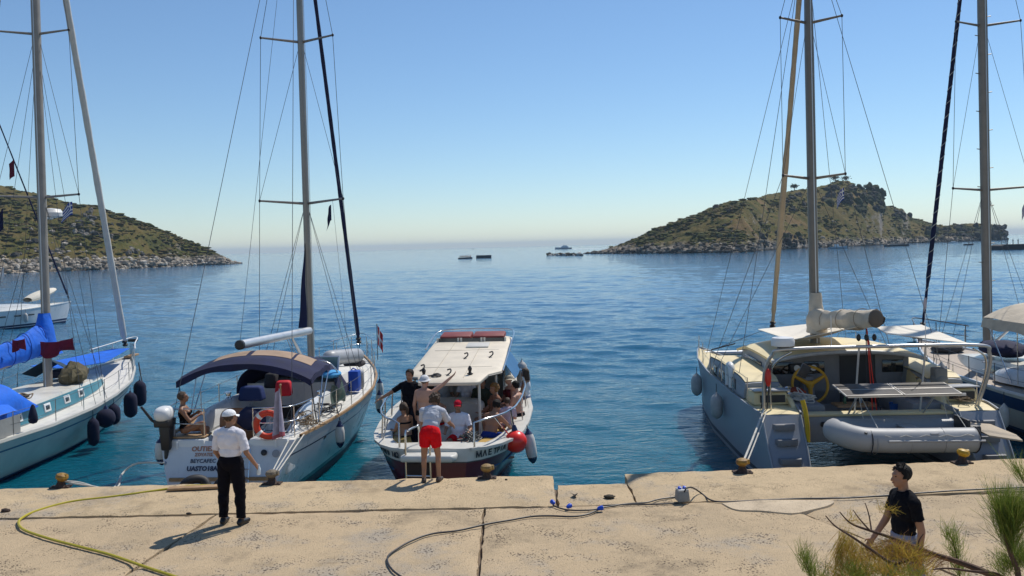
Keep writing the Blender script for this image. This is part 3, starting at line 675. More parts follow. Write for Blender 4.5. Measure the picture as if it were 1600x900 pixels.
    def hatch(y, x, w, tilt, z):
        fr = part('deck_hatch', alu_l, rt, lambda m: m.box((x, y+w*.5*math.cos(tilt), z+w*.5*math.sin(tilt)), (w*1.15, w, .045), rx=tilt), T, bevel=.012)
        n = V((0, -math.sin(tilt), math.cos(tilt)))
        part('hatch_pane', glassg, fr, lambda m: m.box(V((x, y+w*.5*math.cos(tilt), z+w*.5*math.sin(tilt)))+n*.002, (w, w*.85, .05), rx=tilt), T, bevel=.006)
    hatch(5.95, .62, .55, math.radians(64), 1.80); hatch(8.7, 0, .5, 0, 1.72); hatch(10.0, 0, .5, 0, 1.60)
    # foredeck: rolled grey tender in front of the mast, blue jerrycan, ropes
    # sprayhood
    def hood(m):
        def fn(u, v):
            a = math.pi*u; w = lerp(1.24, 1.18, v); hgt = lerp(1.02, .12, max(0, (v-.35)/.65)**1.3) if v > .35 else lerp(.92, 1.02, v/.35)
            return (-math.cos(a)*w*(abs(math.cos(a))**-.25 if abs(math.cos(a)) > .05 else 1), 4.55+v*1.65, 1.42+hgt*math.sin(a)**.55)
        m.grid(fn, 22, 14, th=.012)
    sp = part('sprayhood', navy_c, rt, hood, T)
    part('hood_window', mat('clear_vinyl', (.25, .28, .28), .12, coat=.4), sp, lambda m: m.grid(lambda u, v: (lerp(-.55, .55, u), 5.45+v*.45, 2.36-.28*v-.1*(2*u-1)**2+.03), 6, 4, th=.006), T)
    part('folded_cover', mat('sky_blue_cloth', (.06, .32, .62), .8), rt, lambda m: m.ell((1.06, 4.75, 2.02), (.26, .3, .10), 12, 8), T)
    tube('grab_arch', steel, rt, smooth_path([(1.32, 4.9, 1.3), (1.30, 4.7, 1.9), (1.1, 4.55, 2.3), (.6, 4.5, 2.42)], 6), .017, 8, T=T)
    # bimini
    BY0, BY1 = 1.62, 3.2
    def bz(u, v): return 2.36+.36*(1-abs(2*u-1)**2.3)+.10*math.sin(v*math.pi*.6)-.02*math.cos(v*math.pi*4)
    def bim(m):
        m.grid(lambda u, v: (lerp(-1.46, 1.42, u), lerp(BY0, BY1, v)+.05*(2*u-1)**2, bz(u, v)), 26, 14, th=.012)
        m.grid(lambda u, v: (lerp(-1.46, 1.42, u), BY0-.012+.05*(2*u-1)**2, bz(u, 0)-v*(.13+.02*math.sin(u*19))), 26, 2, th=.01)
        for s, x in ((-1, -1.47), (1, 1.43)): m.grid(lambda u, v: (x, lerp(BY0, BY1, u)+.05, bz(0, u)-v*.11), 10, 2, th=.01)
    bi = part('bimini_canopy', navy_c, rt, bim, T)
    tan = mat('faded_tan_canvas', (.36, .25, .17), .8, var=.2, vs=3)
    for u0, u1, v0, v1 in ((.17, .43, .5, .84), (.47, .78, .5, .84), (.80, .93, .5, .84)):
        part('canopy_patch', tan, bi, lambda m: m.grid(lambda u, v: (lerp(-1.46, 1.42, lerp(u0, u1, u)), lerp(BY0, BY1, lerp(v0, v1, v))+.05*(2*lerp(u0, u1, u)-1)**2, bz(lerp(u0, u1, u), lerp(v0, v1, v))+.009), 8, 8, th=.005), T)
    for yb, lean in ((BY0+.06, -.25), (BY0+1.0, .0), (BY1-.08, .35)):
        for s in (-1, 1):
            tube('bimini_leg', rope_d if yb < 2 else steel, rt, [(s*1.42, 2.1+(yb-2.1)*.12, 1.35), (s*1.42, yb, 2.30)], .013, 6, T=T)
        tube('bimini_bow', steel, rt, [(lerp(-1.42, 1.40, k/14), yb, bz(k/14, (yb-BY0)/(BY1-BY0))-.03) for k in range(15)], .013, 6, T=T)
    # pushpit and guard rails
    for s in (-1, 1):
        x0, y0, z0 = sheer(B, 0.0, s, 0, .08)
        pts = smooth_path([(s*.5, .72, z0+.62), (s*1.1, .70, z0+.64), (s*1.32, .95, z0+.64), (s*1.42, 1.75, z0+.63)], 6)
        pp_ = tube('pushpit', steel, rt, pts, .014, 7, T=T)
        for q in ((s*.5, .72), (s*1.28, .9), (s*1.42, 1.75)): tube('pushpit_leg', steel, pp_, [(q[0], q[1], z0-.05), (q[0], q[1], z0+.63)], .013, 7, T=T)
        tube('pushpit_rail', steel, pp_, [(p[0], p[1], p[2]-.3) for p in pts], .011, 6, T=T)
        guard(B, [.14, .24, .34, .44, .54, .64, .74, .83, .9], .62, s)
    pul = tube('pulpit', steel, rt, smooth_path([(-.70, L*.9, 1.5+.62), (-.34, L*.97, 1.52+.66), (0, L+.14, 1.55+.68), (.34, L*.97, 1.52+.66), (.70, L*.9, 1.5+.62)], 7), .014, 7, T=T)
    for x, y in ((-.62, L*.905), (.62, L*.905), (-.25, L*.978), (.25, L*.978)): tube('pulpit_leg', steel, pul, [(x, y, 1.45), (x, y, 2.14)], .013, 7, T=T)
    tube('pulpit_rail', steel, pul, smooth_path([(-.66, L*.9, 1.82), (-.3, L*.97, 1.86), (0, L+.08, 1.88), (.3, L*.97, 1.86), (.66, L*.9, 1.82)], 6), .01, 6, T=T)
    part('bow_roller', steel, rt, lambda m: (m.box((0, L+.02, 1.57), (.14, .5, .05)), m.lathe((-.05, L+.22, 1.6), (1, 0, 0), [(.045, 0), (.03, .05), (.045, .1)], 12)), T, bevel=.006)
    # rig
    my = 7.45; mx = -.18
    rig(B, my, 1.70, 16.4, .088, alu, [(6.35, 1.14, .45, .08), (10.75, .98, .40, .06)], (1.42, my-.15, 1.33), L-.22, 1.78, .062, navy_c, mx=mx, rake=-.012, lowers=2,
        back=[(-1.25, .8, 1.4), (1.25, .8, 1.4)], furl_taper=lambda k: .066*lerp(1, .75, k))
    g = V((mx, my-.12, 2.86)); e = V((mx-.36, my-4.45, 2.96))
    bo = tube('boom', alu_l, rt, [g, e], .105, 16, T=T)
    part('boom_end', plast_k, bo, lambda m: m.lathe(e, e-g, [(.112, -.02), (.112, .06), (.08, .09)], 16), T)
    tube('vang', alu_l, rt, [(mx-.06, my-.12, 1.85), (mx-.12, my-1.3, 2.80)], .035, 8, T=T)
    for k in range(3): tube('mainsheet', rope_w, rt, [(mx-.12+.05*k, my-1.75+.04*k, 2.8), (.08*k-.1, my-1.2, 1.85)], .009, 5, T=T)
    part('mast_sail_strip', navy_c, rt, lambda m: m.grid(lambda u, v: (mx-.05-u*(.2*(1-v)**1.1+.01)+.012*math.sin(v*9), my-.15-u*.1*(1-v), 2.95+v*2.3), 4, 14, th=.02), T)
    tube('topping_lift', wire, rt, [e+V((0, 0, .1)), B.tp(16.2)], .005, 5, T=T)
    tube('flag_halyard', wire, rt, [(.95, my-.1, 1.35), (.62, my-.3, 6.38)], .004, 4, T=T)
    tube('halyard', rope_w, rt, [(mx+.11, my-.02, 1.9), (mx+.12, my-.1, 9), (mx+.1, my-.2, 16)], .006, 5, T=T)
    # lettering on the transom
    tl = mat('orange_lettering', (.42, .19, .11), .6); dl = mat('dark_lettering', (.06, .062, .09), .5)
    a = V(T(-1.0, .04, .3)); x = T(1, 0, 0)-T(0, 0, 0); yv = (T(0, .62, 1.30)-T(0, 0, 0)).normalized()
    def tr(u, z): return V(T(u, .62*z/1.30-.012, z))
    text_mesh('lettering', 'OUTIERS', .135, tl, rt, tr(-.43, 1.12), x, yv, .004); text_mesh('lettering', 'ΣΟΥΛΤΙΣ', .085, tl, rt, tr(-.43, 1.03), x, yv, .003)
    text_mesh('lettering', 'BEYCAFEC', .11, dl, rt, tr(-.43, .91), x, yv, .002); text_mesh('lettering', 'UASTO18A', .125, dl, rt, tr(-.43, .77), x, yv, .006)
    part('panel_line', grey_p, rt, lambda m: m.tube([tr(0, .3), tr(0, 1.28)], .007, 5))
    part('swim_ladder', steel, rt, lambda m: (m.tube(smooth_path([tr(.25, .5), tr(.26, .95)+V((0, -.06, 0)), tr(.3, 1.2)+V((0, -.05, 0)), tr(.48, 1.2)+V((0, -.05, 0)), tr(.52, .95)+V((0, -.06, 0)), tr(.53, .5)], 5), .014, 7), *[m.tube([tr(.26, z)+V((0, -.05, 0)), tr(.53, z)+V((0, -.05, 0))], .012, 6) for z in (.6, .8, 1.0)]))
    part('shore_power_socket', plast_k, rt, lambda m: m.lathe(tr(.78, 1.08)+V((0, -.012, 0)), (0, -1, .3), [(.06, 0), (.06, .02), (.04, .03)], 12))
    part('deck_shower', grey_p, rt, lambda m: m.lathe(tr(1.02, 1.06)+V((0, -.012, 0)), (0, -1, .3), [(.075, 0), (.075, .015), (.05, .02)], 12))
    # fairlead in the side and its chafe
    p = B.pt(.19, .86, 1); part('fairlead', steel, rt, lambda m: m.ell((p[0]+.0, p[1], p[2]+.1), (.03, .16, .085), 16, 8), T)
    p2 = p; part('fairlead_mouth', black_r, rt, lambda m: m.ell((p[0]+.015, p[1], p[2]+.1), (.025, .12, .055), 14, 8), T)
    return B
yn = yacht_navy(); T2 = yn.T
# rope coils and lashed gear on the side deck: one tangle each
def tangle(c, r, n, seed, rr=.011):
    rd = random.Random(seed); m = MB(); c = V(c)
    for k in range(n):
        pts = [c+V((rd.gauss(0, r), rd.gauss(0, r*1.4), abs(rd.gauss(0, r*.75)))) for _ in range(5)]; m.tube(smooth_path(pts+[pts[0]], 5)[:-1], rr, 5, closed=True)
    return m
tangle(T2(1.25, 2.0, 1.32), .2, 9, 3).thing('rope_coil', rope_b, 'tangle of brown ropes hung on the guard rail of the navy-bimini yacht', 'rope')
tangle(T2(1.28, 3.1, 1.34), .17, 6, 5).thing('rope_coil', rope_d, 'dark ropes and netting heaped on side deck of the navy-bimini yacht', 'rope')
m = MB(); m.grid(lambda u, v: T2(1.36-.05*math.sin(v*3+u*4), lerp(3.7, 4.75, u), lerp(1.38, 1.9, v)-.12*math.sin(u*3.1)*(v > .5)+.03*math.sin(u*11)), 14, 6, th=.01)
m.thing('crumpled_net', mat('green_brown_net', (.075, .085, .06), .9, col2=(.02, .09, .085), vs=5, bump=.8, bs=40), 'dark green and brown netting draped over guard wires of the navy-bimini yacht', 'net')
m = MB(); m.box(T2(1.28, 6.3, 1.62), (.26, .32, .52), rz=-.06); m.tube([T2(1.2, 6.3, 1.9), T2(1.25, 6.3, 1.95), T2(1.34, 6.3, 1.9)], .02, 6)
m.thing('jerrycan', mat('blue_jerrycan', (.01, .07, .42), .45), 'blue jerrycan lashed on the side deck of the navy-bimini yacht', 'jerrycan', bevel=.03)
m = MB(); m.lathe(T2(1.25, 7.0, 1.33), (0, 0, 1), [(.12, 0), (.13, .05), (.13, .4), (.09, .46), (.03, .5)], 14)
m.thing('jerrycan', grey_p, 'grey canister beside blue jerrycan on the side deck', 'canister')
m = MB(); a, b = V(T2(.05, 8.35, 1.98)), V(T2(.62, 9.9, 1.86)); d = (b-a).normalized()
m.lathe(a-d*.12, d, [(.02, 0), (.13, .05), (.2, .14), (.215, .3), (.215, (b-a).length-.1), (.2, (b-a).length+.05), (.12, (b-a).length+.16), (.02, (b-a).length+.2)], 18)
m.thing('rolled_dinghy', mat('dinghy_grey', (.36, .37, .38), .42, var=.08), 'rolled grey inflatable dinghy lying before the mast of navy-bimini yacht', 'dinghy')
m = MB(); m.ell(T2(.45, 9.9, 1.62), (.35, .3, .14), 14, 8); m.thing('sail_bag', mat('bag_dark', (.05, .045, .05), .9, bump=.5, bs=30), 'dark bag heaped on the foredeck near the navy furled headsail', 'bag')
for c, d, mm_, lab, cat in (((-.62, 3.9, 1.72), (.62, .34, .34), mat('blue_bag', (.012, .03, .12), .85), 'blue box bag on the cockpit coaming under the navy bimini', 'bag'),
                       ((-.28, 4.35, 1.95), (.34, .3, .36), mat('black_bag', (.02, .02, .022), .8), 'black bag standing under the navy bimini', 'bag'),
                       ((.05, 4.2, 1.78), (.42, .3, .36), mat('red_bag', (.55, .01, .025), .7), 'red bag on the coaming under the navy bimini', 'bag')):
    m = MB(); m.box(T2(*c), d, rz=random.uniform(-.3, .3), taper=.8); m.thing('bag', mm_, lab, cat, bevel=.06, smooth=60)
m = MB(); m.ell(T2(.28, 1.25, 1.62), (.3, .2, .24), 14, 10, fn=lambda q: q*(1+.16*mnoise.noise(q*2.4))); m.thing('wheel_cover', navy_c, 'dark navy cloth bundled over the yacht binnacle beside the lifebuoy', 'cover')
# lifebuoy
def lifebuoy():
    c = V(T2(.86, .58, 1.62)); rt = root('lifebuoy', 'orange and white horseshoe lifebuoy hung on the stern rail', 'lifebuoy', c-V((0, 0, .36)))
    ring = lambda a: c+V((math.cos(a)*.235, -.03, math.sin(a)*.235))
    m = MB(); m.tube([ring(k*2*math.pi/40) for k in range(40)], .062, 12, closed=True); m.build('ring', org_p, rt)
    for a0 in (.7, 2.35, 3.9, 5.5):
        m = MB(); m.tube([ring(a0+k*.045) for k in range(-3, 4)], .065, 12, cap=False); m.build('band', plast_w, rt)
    m = MB(); m.tube([c+V((math.cos(a)*.31, -.05+.02*math.sin(a*8), math.sin(a)*.31)) for a in [k*2*math.pi/48 for k in range(48)]], .007, 5, closed=True); m.build('grab_line', rope_w, rt)
lifebuoy()
# ensign on its staff
def ensign():
    a = V(T2(1.12, .62, 1.35)); b = V(T2(1.16, .45, 2.42)); rt = root('ensign', 'pale drooping ensign on its staff beside the lifebuoy', 'flag', a)
    m = MB(); m.tube([a, b], .014, 7); m.ell(b, (.025, .025, .025), 8, 6); m.build('staff', teak, rt)
    m = MB(); m.grid(lambda u, v: b+V((-.03+.07*math.sin(u*5)*(.4+v)-.05*u, -.06*math.cos(u*7)*(.3+v), -.06-v*.92-.1*u)), 14, 12, th=.003, mi=lambda u, v: 0 if v < .9 else 1)
    m.build('cloth', [mat('ensign_pale', (.40, .36, .44), .85, var=.25, vs=7), mat('ensign_red', (.40, .10, .12), .85)], rt)
ensign()
# outboard on the port quarter
def outboard():
    c = V(T2(-1.22, .55, 1.72)); rt = root('outboard_motor', 'white and black outboard motor clamped on the port stern rail', 'outboard motor', c-V((0, 0, .8)))
    m = MB(); m.ell(c+V((0, -.05, .16)), (.17, .24, .15), 18, 12, fn=lambda q: V((math.copysign(abs(q.x)**.75, q.x), math.copysign(abs(q.y)**.75, q.y), math.copysign(abs(q.z)**.8, q.z)))); m.build('cowl', plast_w, rt)
    m = MB(); m.box(c+V((0, -.02, -.02)), (.3, .4, .14), taper=1.05); m.box(c+V((.02, 0, -.32)), (.17, .22, .5), taper=1.3); m.box(c+V((.02, 0, -.68)), (.08, .17, .36)); m.build('leg', plast_k, rt, bevel=.03)
    m = MB(); m.lathe(c+V((.02, -.16, -.82)), (0, 1, 0), [(.01, 0), (.045, .06), (.05, .2), (.035, .34), (.01, .38)], 12); m.build('gearcase', grey_p, rt)
    m = MB()
    for k in range(3):
        a = k*2.094; m.ell(c+V((.02+math.cos(a)*.09, .24, -.82+math.sin(a)*.09)), (.06, .015, .045), 8, 6, R=Matrix.Rotation(-a, 3, 'Y'))
    m.build('propeller', grey_p, rt)
    m = MB(); m.tube([c+V((-.05, -.1, -.05)), c+V((-.2, -.15, .05)), c+V((-.38, -.22, .34))], [.03, .03, .024], 8); m.build('tiller', plast_k, rt)
    m = MB(); m.box(c+V((.02, .16, -.2)), (.22, .06, .3)); m.build('clamp_bracket', grey_p, rt, bevel=.015)
outboard()
# fenders of this yacht
def hull_fender(B, t, s, hang, length, r, m, label, group, off=0, **k):
    x, y, z = sheer(B, t, s); q = B.pt(t, max(.1, z-hang-length*.5), s); xo = max(abs(x), abs(q[0]))+r*.95+off
    return fender('fender', B.T(s*xo, y, z+.03), length, r, m, label, group, hang, **k)
hull_fender(yn, .215, 1, .10, .56, .105, fend_w, 'white fender with navy caps nearest the quay on the navy-bimini yacht', 'fenders of the navy-bimini yacht')
hull_fender(yn, .60, 1, .22, .60, .11, fend_w, 'white fender amidships on the navy-bimini yacht', 'fenders of the navy-bimini yacht')
hull_fender(yn, .77, 1, .30, .60, .11, fend_w, 'white fender nearest the bow of the navy-bimini yacht', 'fenders of the navy-bimini yacht')
hull_fender(yn, .045, -1, .02, .55, .13, fend_w, 'white fender on the port quarter below the outboard motor', 'fenders of the navy-bimini yacht')
# courtesy and bow flags
flag('courtesy_flag', 'small dark courtesy flag under the starboard spreader of navy-bimini yacht', 'flag', T2(.60, 7.05, 6.28), .32, .42, [navy_c], droop=.9, rot=2.6)
a = V(T2(.82, 11.6, 1.5)); fr_ = root('bow_flag', 'red and white flag on a short staff by the bow of navy-bimini yacht', 'flag', a)
m = MB(); m.tube([a, a+V((0, 0, 1.15))], .012, 6); m.build('staff', plast_k, fr_)
m = MB(); m.grid(lambda u, v: a+V((.02+u*.16, .04*math.sin(u*8+v*3), 1.1-v*.6-u*.3)), 10, 12, th=.002, mi=lambda u, v: 1 if abs(v-.5) < .12 or abs(u-.4) < .15 else 0)
m.build('cloth', [mat('flag_red', (.5, .03, .03), .85), mat('flag_white', (.7, .68, .66), .85)], fr_)
# ------------------------------------------------------------------ yacht with the bright blue covers, on the left
teal = mat('teal_paint', (.055, .21, .27), .45, var=.15, vs=3)
gen_w = mat('white_sailcloth', (.60, .57, .52), .8, var=.08, vs=5, bump=.3, bs=50)
def yacht_blue():
    T = frame(-12.95, 18.1, math.radians(-1.9), 0)
    rt = root('sailing_yacht', 'classic white yacht with teal cabin sides and bright blue covers at the left edge', 'yacht', T(0, 0, 0)); L = 13.1
    hb = lambda t: interp(t, [0, .15, .3, .45, .6, .75, .87, .95, 1], [1.15, 1.5, 1.66, 1.72, 1.62, 1.32, .82, .36, .05])
    hs = lambda t: interp(t, [0, .3, .5, .7, .85, 1], [1.15, 1.06, 1.10, 1.24, 1.42, 1.68])
    wl = lambda t: interp(t, [0, .15, .4, .6, .8, .93, 1], [.5, .85, 1.05, .95, .5, .1, .01])
    rows = [(1, 0), (.93, 0), (.83, 0), (.80, 1), (.76, 0), (.6, 0), (.45, 0), (.3, 0), (.14, 0), (.09, 1), (.03, 2), (0, 2), (-.3, 2), (-.5, 2), (-.55, 2)]
    B = make_hull(rt, T, L, hb, hs, wl, 1.5, -.4, rows, [gel_w, mat('blue_stripe', (.03, .10, .20), .4), boot])
    deck(B, deckm, nt=50); rail_strip(B, gel_w, 'bulwark', .06, .07, 0, 1, -.01, .02)
    base = lambda y: hs(min(1, y/L))+.0
    coach(B, 'coachroof', [2.2, 3, 5, 7, 8.4, 9.4, 10.2], [.98, 1.02, 1.05, 1.0, .86, .62, .3], [1.56, 1.58, 1.60, 1.62, 1.60, 1.56, 1.5], base, gel_w)
    ys_, ws_ = [2.2, 3, 5, 7, 8.4, 9.4, 10.2], [.98, 1.02, 1.05, 1.0, .86, .62, .3]
    for s in (-1, 1):
        def band(m):
            m.grid(lambda u, v: (s*(interp(lerp(2.25, 9.3, u), ys_, ws_)*lerp(.995, .925, v)+.012), lerp(2.25, 9.3, u), lerp(base(lerp(2.25, 9.3, u))+.08, interp(lerp(2.25, 9.3, u), ys_, [1.56, 1.58, 1.60, 1.62, 1.60, 1.56, 1.5])-.09, v)), 30, 3, th=.01*s)
        bd = part('cabin_side_panel', teal, rt, band, T)
        for y in (3.55, 4.95, 6.1, 7.0):
            x = interp(y, ys_, ws_)*.955+.02; z = base(y)+.27
            fr = part('porthole_frame', plast_w, rt, lambda m: m.box((s*x, y, z), (.035, .34, .22), ry=-s*.17), T, bevel=.05, seg=3)
            part('porthole_glass', glassd, fr, lambda m: m.box((s*(x+.004), y, z), (.04, .23, .13), ry=-s*.17), T, bevel=.03)
    for s in (-1, 1): guard(B, [.08, .19, .32, .43, .54, .64, .735, .82, .89], .62, s, inn=.06)
    pul = tube('pulpit', plast_w, rt, smooth_path([(-.75, L*.885, 2.12), (-.42, L*.95, 2.22), (-.12, L+.35, 2.32), (.12, L+.35, 2.32), (.42, L*.95, 2.22), (.75, L*.885, 2.12)], 6), .02, 7, T=T)
    for x, y in ((-.7, L*.888), (.7, L*.888), (-.36, L*.955), (.36, L*.955)): tube('pulpit_leg', plast_w, pul, [(x, y, 1.45), (x, y, 2.2)], .015, 7, T=T)
    part('pulpit_platform', plast_k, rt, lambda m: m.box((0, L+.26, 2.24), (.3, .2, .1)), T, bevel=.03)
    part('bowsprit', teak, rt, lambda m: m.box((0, L+.1, 1.72), (.22, .8, .07)), T, bevel=.012)
    for k in range(5): tube('net_line', rope_d, rt, cat_line((.42-.08*k, L*.93+.15*k, 1.62), (.46-.1*k, L*.94+.16*k, 2.2), .0, 3), .007, 4, T=T)
    my = 6.95; mx = .1
    rig(B, my, 1.58, 18.5, .115, mat('old_mast_paint', (.29, .26, .225), .5, .2), [(6.9, 1.13, .25, .05), (11.45, .98, .2, .05)], (1.6, my-.1, 1.12), L-.35, 1.95, .10, gen_w, mx=mx, lowers=2, fl=1.2,
        back=[(-.3, .1, 1.2), (.3, .1, 1.2)], furl_taper=lambda k: lerp(.105, .085, k) if k < .9 else .05)
    for dx, dy in ((1.35, -.75), (-1.35, -.75), (1.2, .8), (-1.2, .8)): tube('running_stay', wire, rt, [(dx, my+dy, 1.15), (mx, my, 11.2)], .006, 5, T=T)
    g = V((mx, my-.15, 2.62)); e = V((mx-.35, my-4.6, 2.25))
    bo = tube('boom', mat('old_mast_paint', (.4, .36, .31)), rt, [g, e], .085, 12, T=T)
    def cover(m):
        d = e-g
        def fn(u, v):
            a = u*2*math.pi; p = g.lerp(e, v*.98) if v > .0 else g
            hgt = .42*(1-v)**1.2+.28+.07*fbm(V((a, v*6, 1.)))+.03*math.sin(v*14); w = .2+.06*fbm(V((math.cos(a), v*7, 3.)))+.04*math.sin(v*9+1)
            return p+V((math.sin(a)*w*(1 if math.cos(a) < .3 else .7), 0, -.02+hgt*.5+math.cos(a)*hgt*.62))
        m.grid(fn, 16, 22, cu=True)
        m.grid(lambda u, v: (mx+math.sin(u*2*math.pi)*lerp(.44, .14, v**.75)*(1+.12*math.sin(u*19+v*5)), my-.12+math.cos(u*2*math.pi)*lerp(.5, .19, v**.75), 2.52+v*1.15), 14, 8, cu=True)
    part('sail_cover', blue_c, rt, cover, T)
    part('radar_dome', plast_w, rt, lambda m: (m.lathe(T(mx, my+.52, 6.35), (0, 0, 1), [(.16, 0), (.3, .04), (.31, .14), (.24, .24), (.02, .27)], 18), m.box(T(mx, my+.25, 6.33), (.12, .5, .05))))
    # spray dodger and cockpit tent
    part('spray_dodger', blue_c, rt, lambda m: m.grid(lambda u, v: (-math.cos(math.pi*u)*1.12*(abs(math.cos(math.pi*u))**-.3 if abs(math.cos(math.pi*u)) > .05 else 1), lerp(2.5, 4.3, v), 1.48+(.82 if v < .45 else lerp(.82, .1, ((v-.45)/.55)**1.2))*math.sin(math.pi*u)**.6), 20, 12, th=.014), T)
    for k_ in range(6):
        pv_ = g.lerp(e, .06+k_*.16); part('cover_strap', mat('strap_dark_blue', (.004, .05, .3), .8), rt, lambda m: m.tube([pv_+V((math.sin(a_)*.225, .01*math.cos(a_*3), -.02+(.42*(.94-k_*.16)**1.2+.28)*(.5+.66*math.cos(a_)))) for a_ in [q_*math.pi/10 for q_ in range(20)]], .012, 5, closed=True), T)
    part('cockpit_awning', blue_c, rt, lambda m: m.grid(lambda u, v: (lerp(-1.35, 1.35, u), lerp(-.3, 2.9, v), 2.62-.85*abs(2*u-1)**1.15+.05*math.sin(v*9)*abs(2*u-1)-.18*v), 18, 12, th=.014), T)
    part('spray_cloth', mat('grey_mesh', (.30, .30, .28), .85), rt, lambda m: m.grid(lambda u, v: (sheer(B, lerp(.12, .2, u))[0]-.05, lerp(1.6, 2.65, u), 1.17+v*.42), 8, 3, th=.006), T)
    part('foredeck_awning', blue_c, rt, lambda m: m.grid(lambda u, v: (lerp(-1.2, 1.0, u)*lerp(1, .25, v), lerp(8.6, 12.4, v), 2.0-.10*math.sin(u*math.pi)*(1-v)+.06*v+.05*(1-v)*(u > .6)), 12, 12, th=.012), T)
    part('foredeck_canvas', mat('dark_teal_canvas', (.012, .035, .06), .85), rt, lambda m: m.grid(lambda u, v: (lerp(-1.1, .4, u), lerp(7.9, 8.7, v), 2.28-.42*abs(2*u-1)-.2*v), 10, 4, th=.012), T)
    return B
yb = yacht_blue(); T1 = yb.T
G1 = 'navy covered fenders along the blue-cover yacht'
hull_fender(yb, .435, 1, .18, .78, .15, fend_n, 'long black fender hanging nearest the quay on blue-cover yacht', G1, cover_tip=False)
x, y, z = sheer(yb, .485, 1); ball_fender(T1(x+.22, y, z+.05), .25, fend_n, 'round navy ball fender between the dark fenders of blue-cover yacht', .12)
hull_fender(yb, .545, 1, .10, .62, .17, fend_n, 'short navy fender just beyond the round ball fender', G1, cover_tip=False)
hull_fender(yb, .665, 1, .10, .80, .19, fend_n, 'fat navy fender hanging alone amidships of blue-cover yacht', G1, cover_tip=False)
hull_fender(yb, .79, 1, .12, .85, .19, fend_n, 'navy fender hanging nearest the bow of the blue-cover yacht', G1, cover_tip=False)
def towel(label, a, b, h, seed, parts=True):
    a, b = V(a), V(b)
    m = MB(); m.grid(lambda u, v: a.lerp(b, u)+V((.03*math.sin(u*14+seed), .05*math.sin(u*11+v*2+seed)*(.3+v), -v*h*(.75+.3*math.sin(u*4+seed)*math.sin(u*3.1))-.05*math.sin(math.pi*u))), 22, 8, th=.008)
    return m.thing('towel', maroon_c, label, 'towel')
towel('maroon towel hung across beside the mast of the blue-cover yacht', P(61, 534, 23.3), P(113, 528, 23.3), .45, 1)
towel('small maroon towel hung aft of the blue sail cover', P(19, 530, 23.0), P(39, 528, 23.0), .42, 2.4)
m = MB(); c = V(T1(.55, 7.5, 1.6)); m.ell(c+V((0, 0, .26)), (.36, .5, .36), 18, 12, fn=lambda q: V((q.x*(1-.35*max(0, q.z)), q.y*(1-.5*max(0, q.z)), q.z))*(1+.35*mnoise.noise(q*2.3)+.2*mnoise.noise(q*5)))
m.thing('canvas_bundle', mat('brown_canvas', (.12, .10, .055), .9, var=.3, vs=8, bump=.8, bs=14), 'brown canvas bundle heaped beside the mast of blue-cover yacht', 'bundle')
tangle(T1(.9, 4.0, 1.75), .09, 7, 21, .016).thing('rope_coil', rope_b, 'coil of pale rope hung in front of the blue dodger', 'rope')
m = MB(); m.box(T1(-.1, 8.7, 1.75), (1.0, .6, .22), rz=.3); m.thing('life_raft', mat('raft_dark', (.03, .03, .05), .7), 'dark covered raft lying on the cabin top before the blue-cover yacht mast', 'raft', bevel=.06)
m = MB(); m.lathe(P(51, 632, 21.3), (0, 0, -1), [(.02, 0), (.05, .05), (.10, .25), (.11, .38), (.08, .44), (.02, .46)], 12); m.thing('small_fender', fend_n, 'small dark teardrop fender hung on the guard wire before the teal cabin side', 'fender')
for a_, lab in (((1.02, 6.75, 6.75), 'blue and white striped courtesy flag below starboard spreader of blue-cover yacht'),):
    flag('courtesy_flag', lab, 'flag', T1(*a_), .45, .36, [plast_w, mat('flag_blue', (.02, .05, .25), .85), mat('flag_white', (.7, .68, .66), .85)], stripes=9, canton=True, droop=.55, rot=2.9, seed=1)
flag('burgee', 'dark blue burgee below the port spreader of blue-cover yacht', 'flag', T1(-.85, 6.7, 6.6), .28, .55, [navy_c], droop=.8, rot=2.8, seed=2)
flag('burgee', 'small white pennant below the dark blue burgee', 'flag', T1(-.88, 6.7, 5.0), .2, .3, [mat('flag_white', (.7, .68, .66), .85)], droop=.9, rot=2.6, seed=3)
m = MB(); m.tube(cat_line(T1(.35, 12.9, 1.5), P(229, 612, 29.5), .25, 10), .022, 6); m.thing('anchor_line', rope_d, 'dark line running from bow of blue-cover yacht into the sea', 'rope')

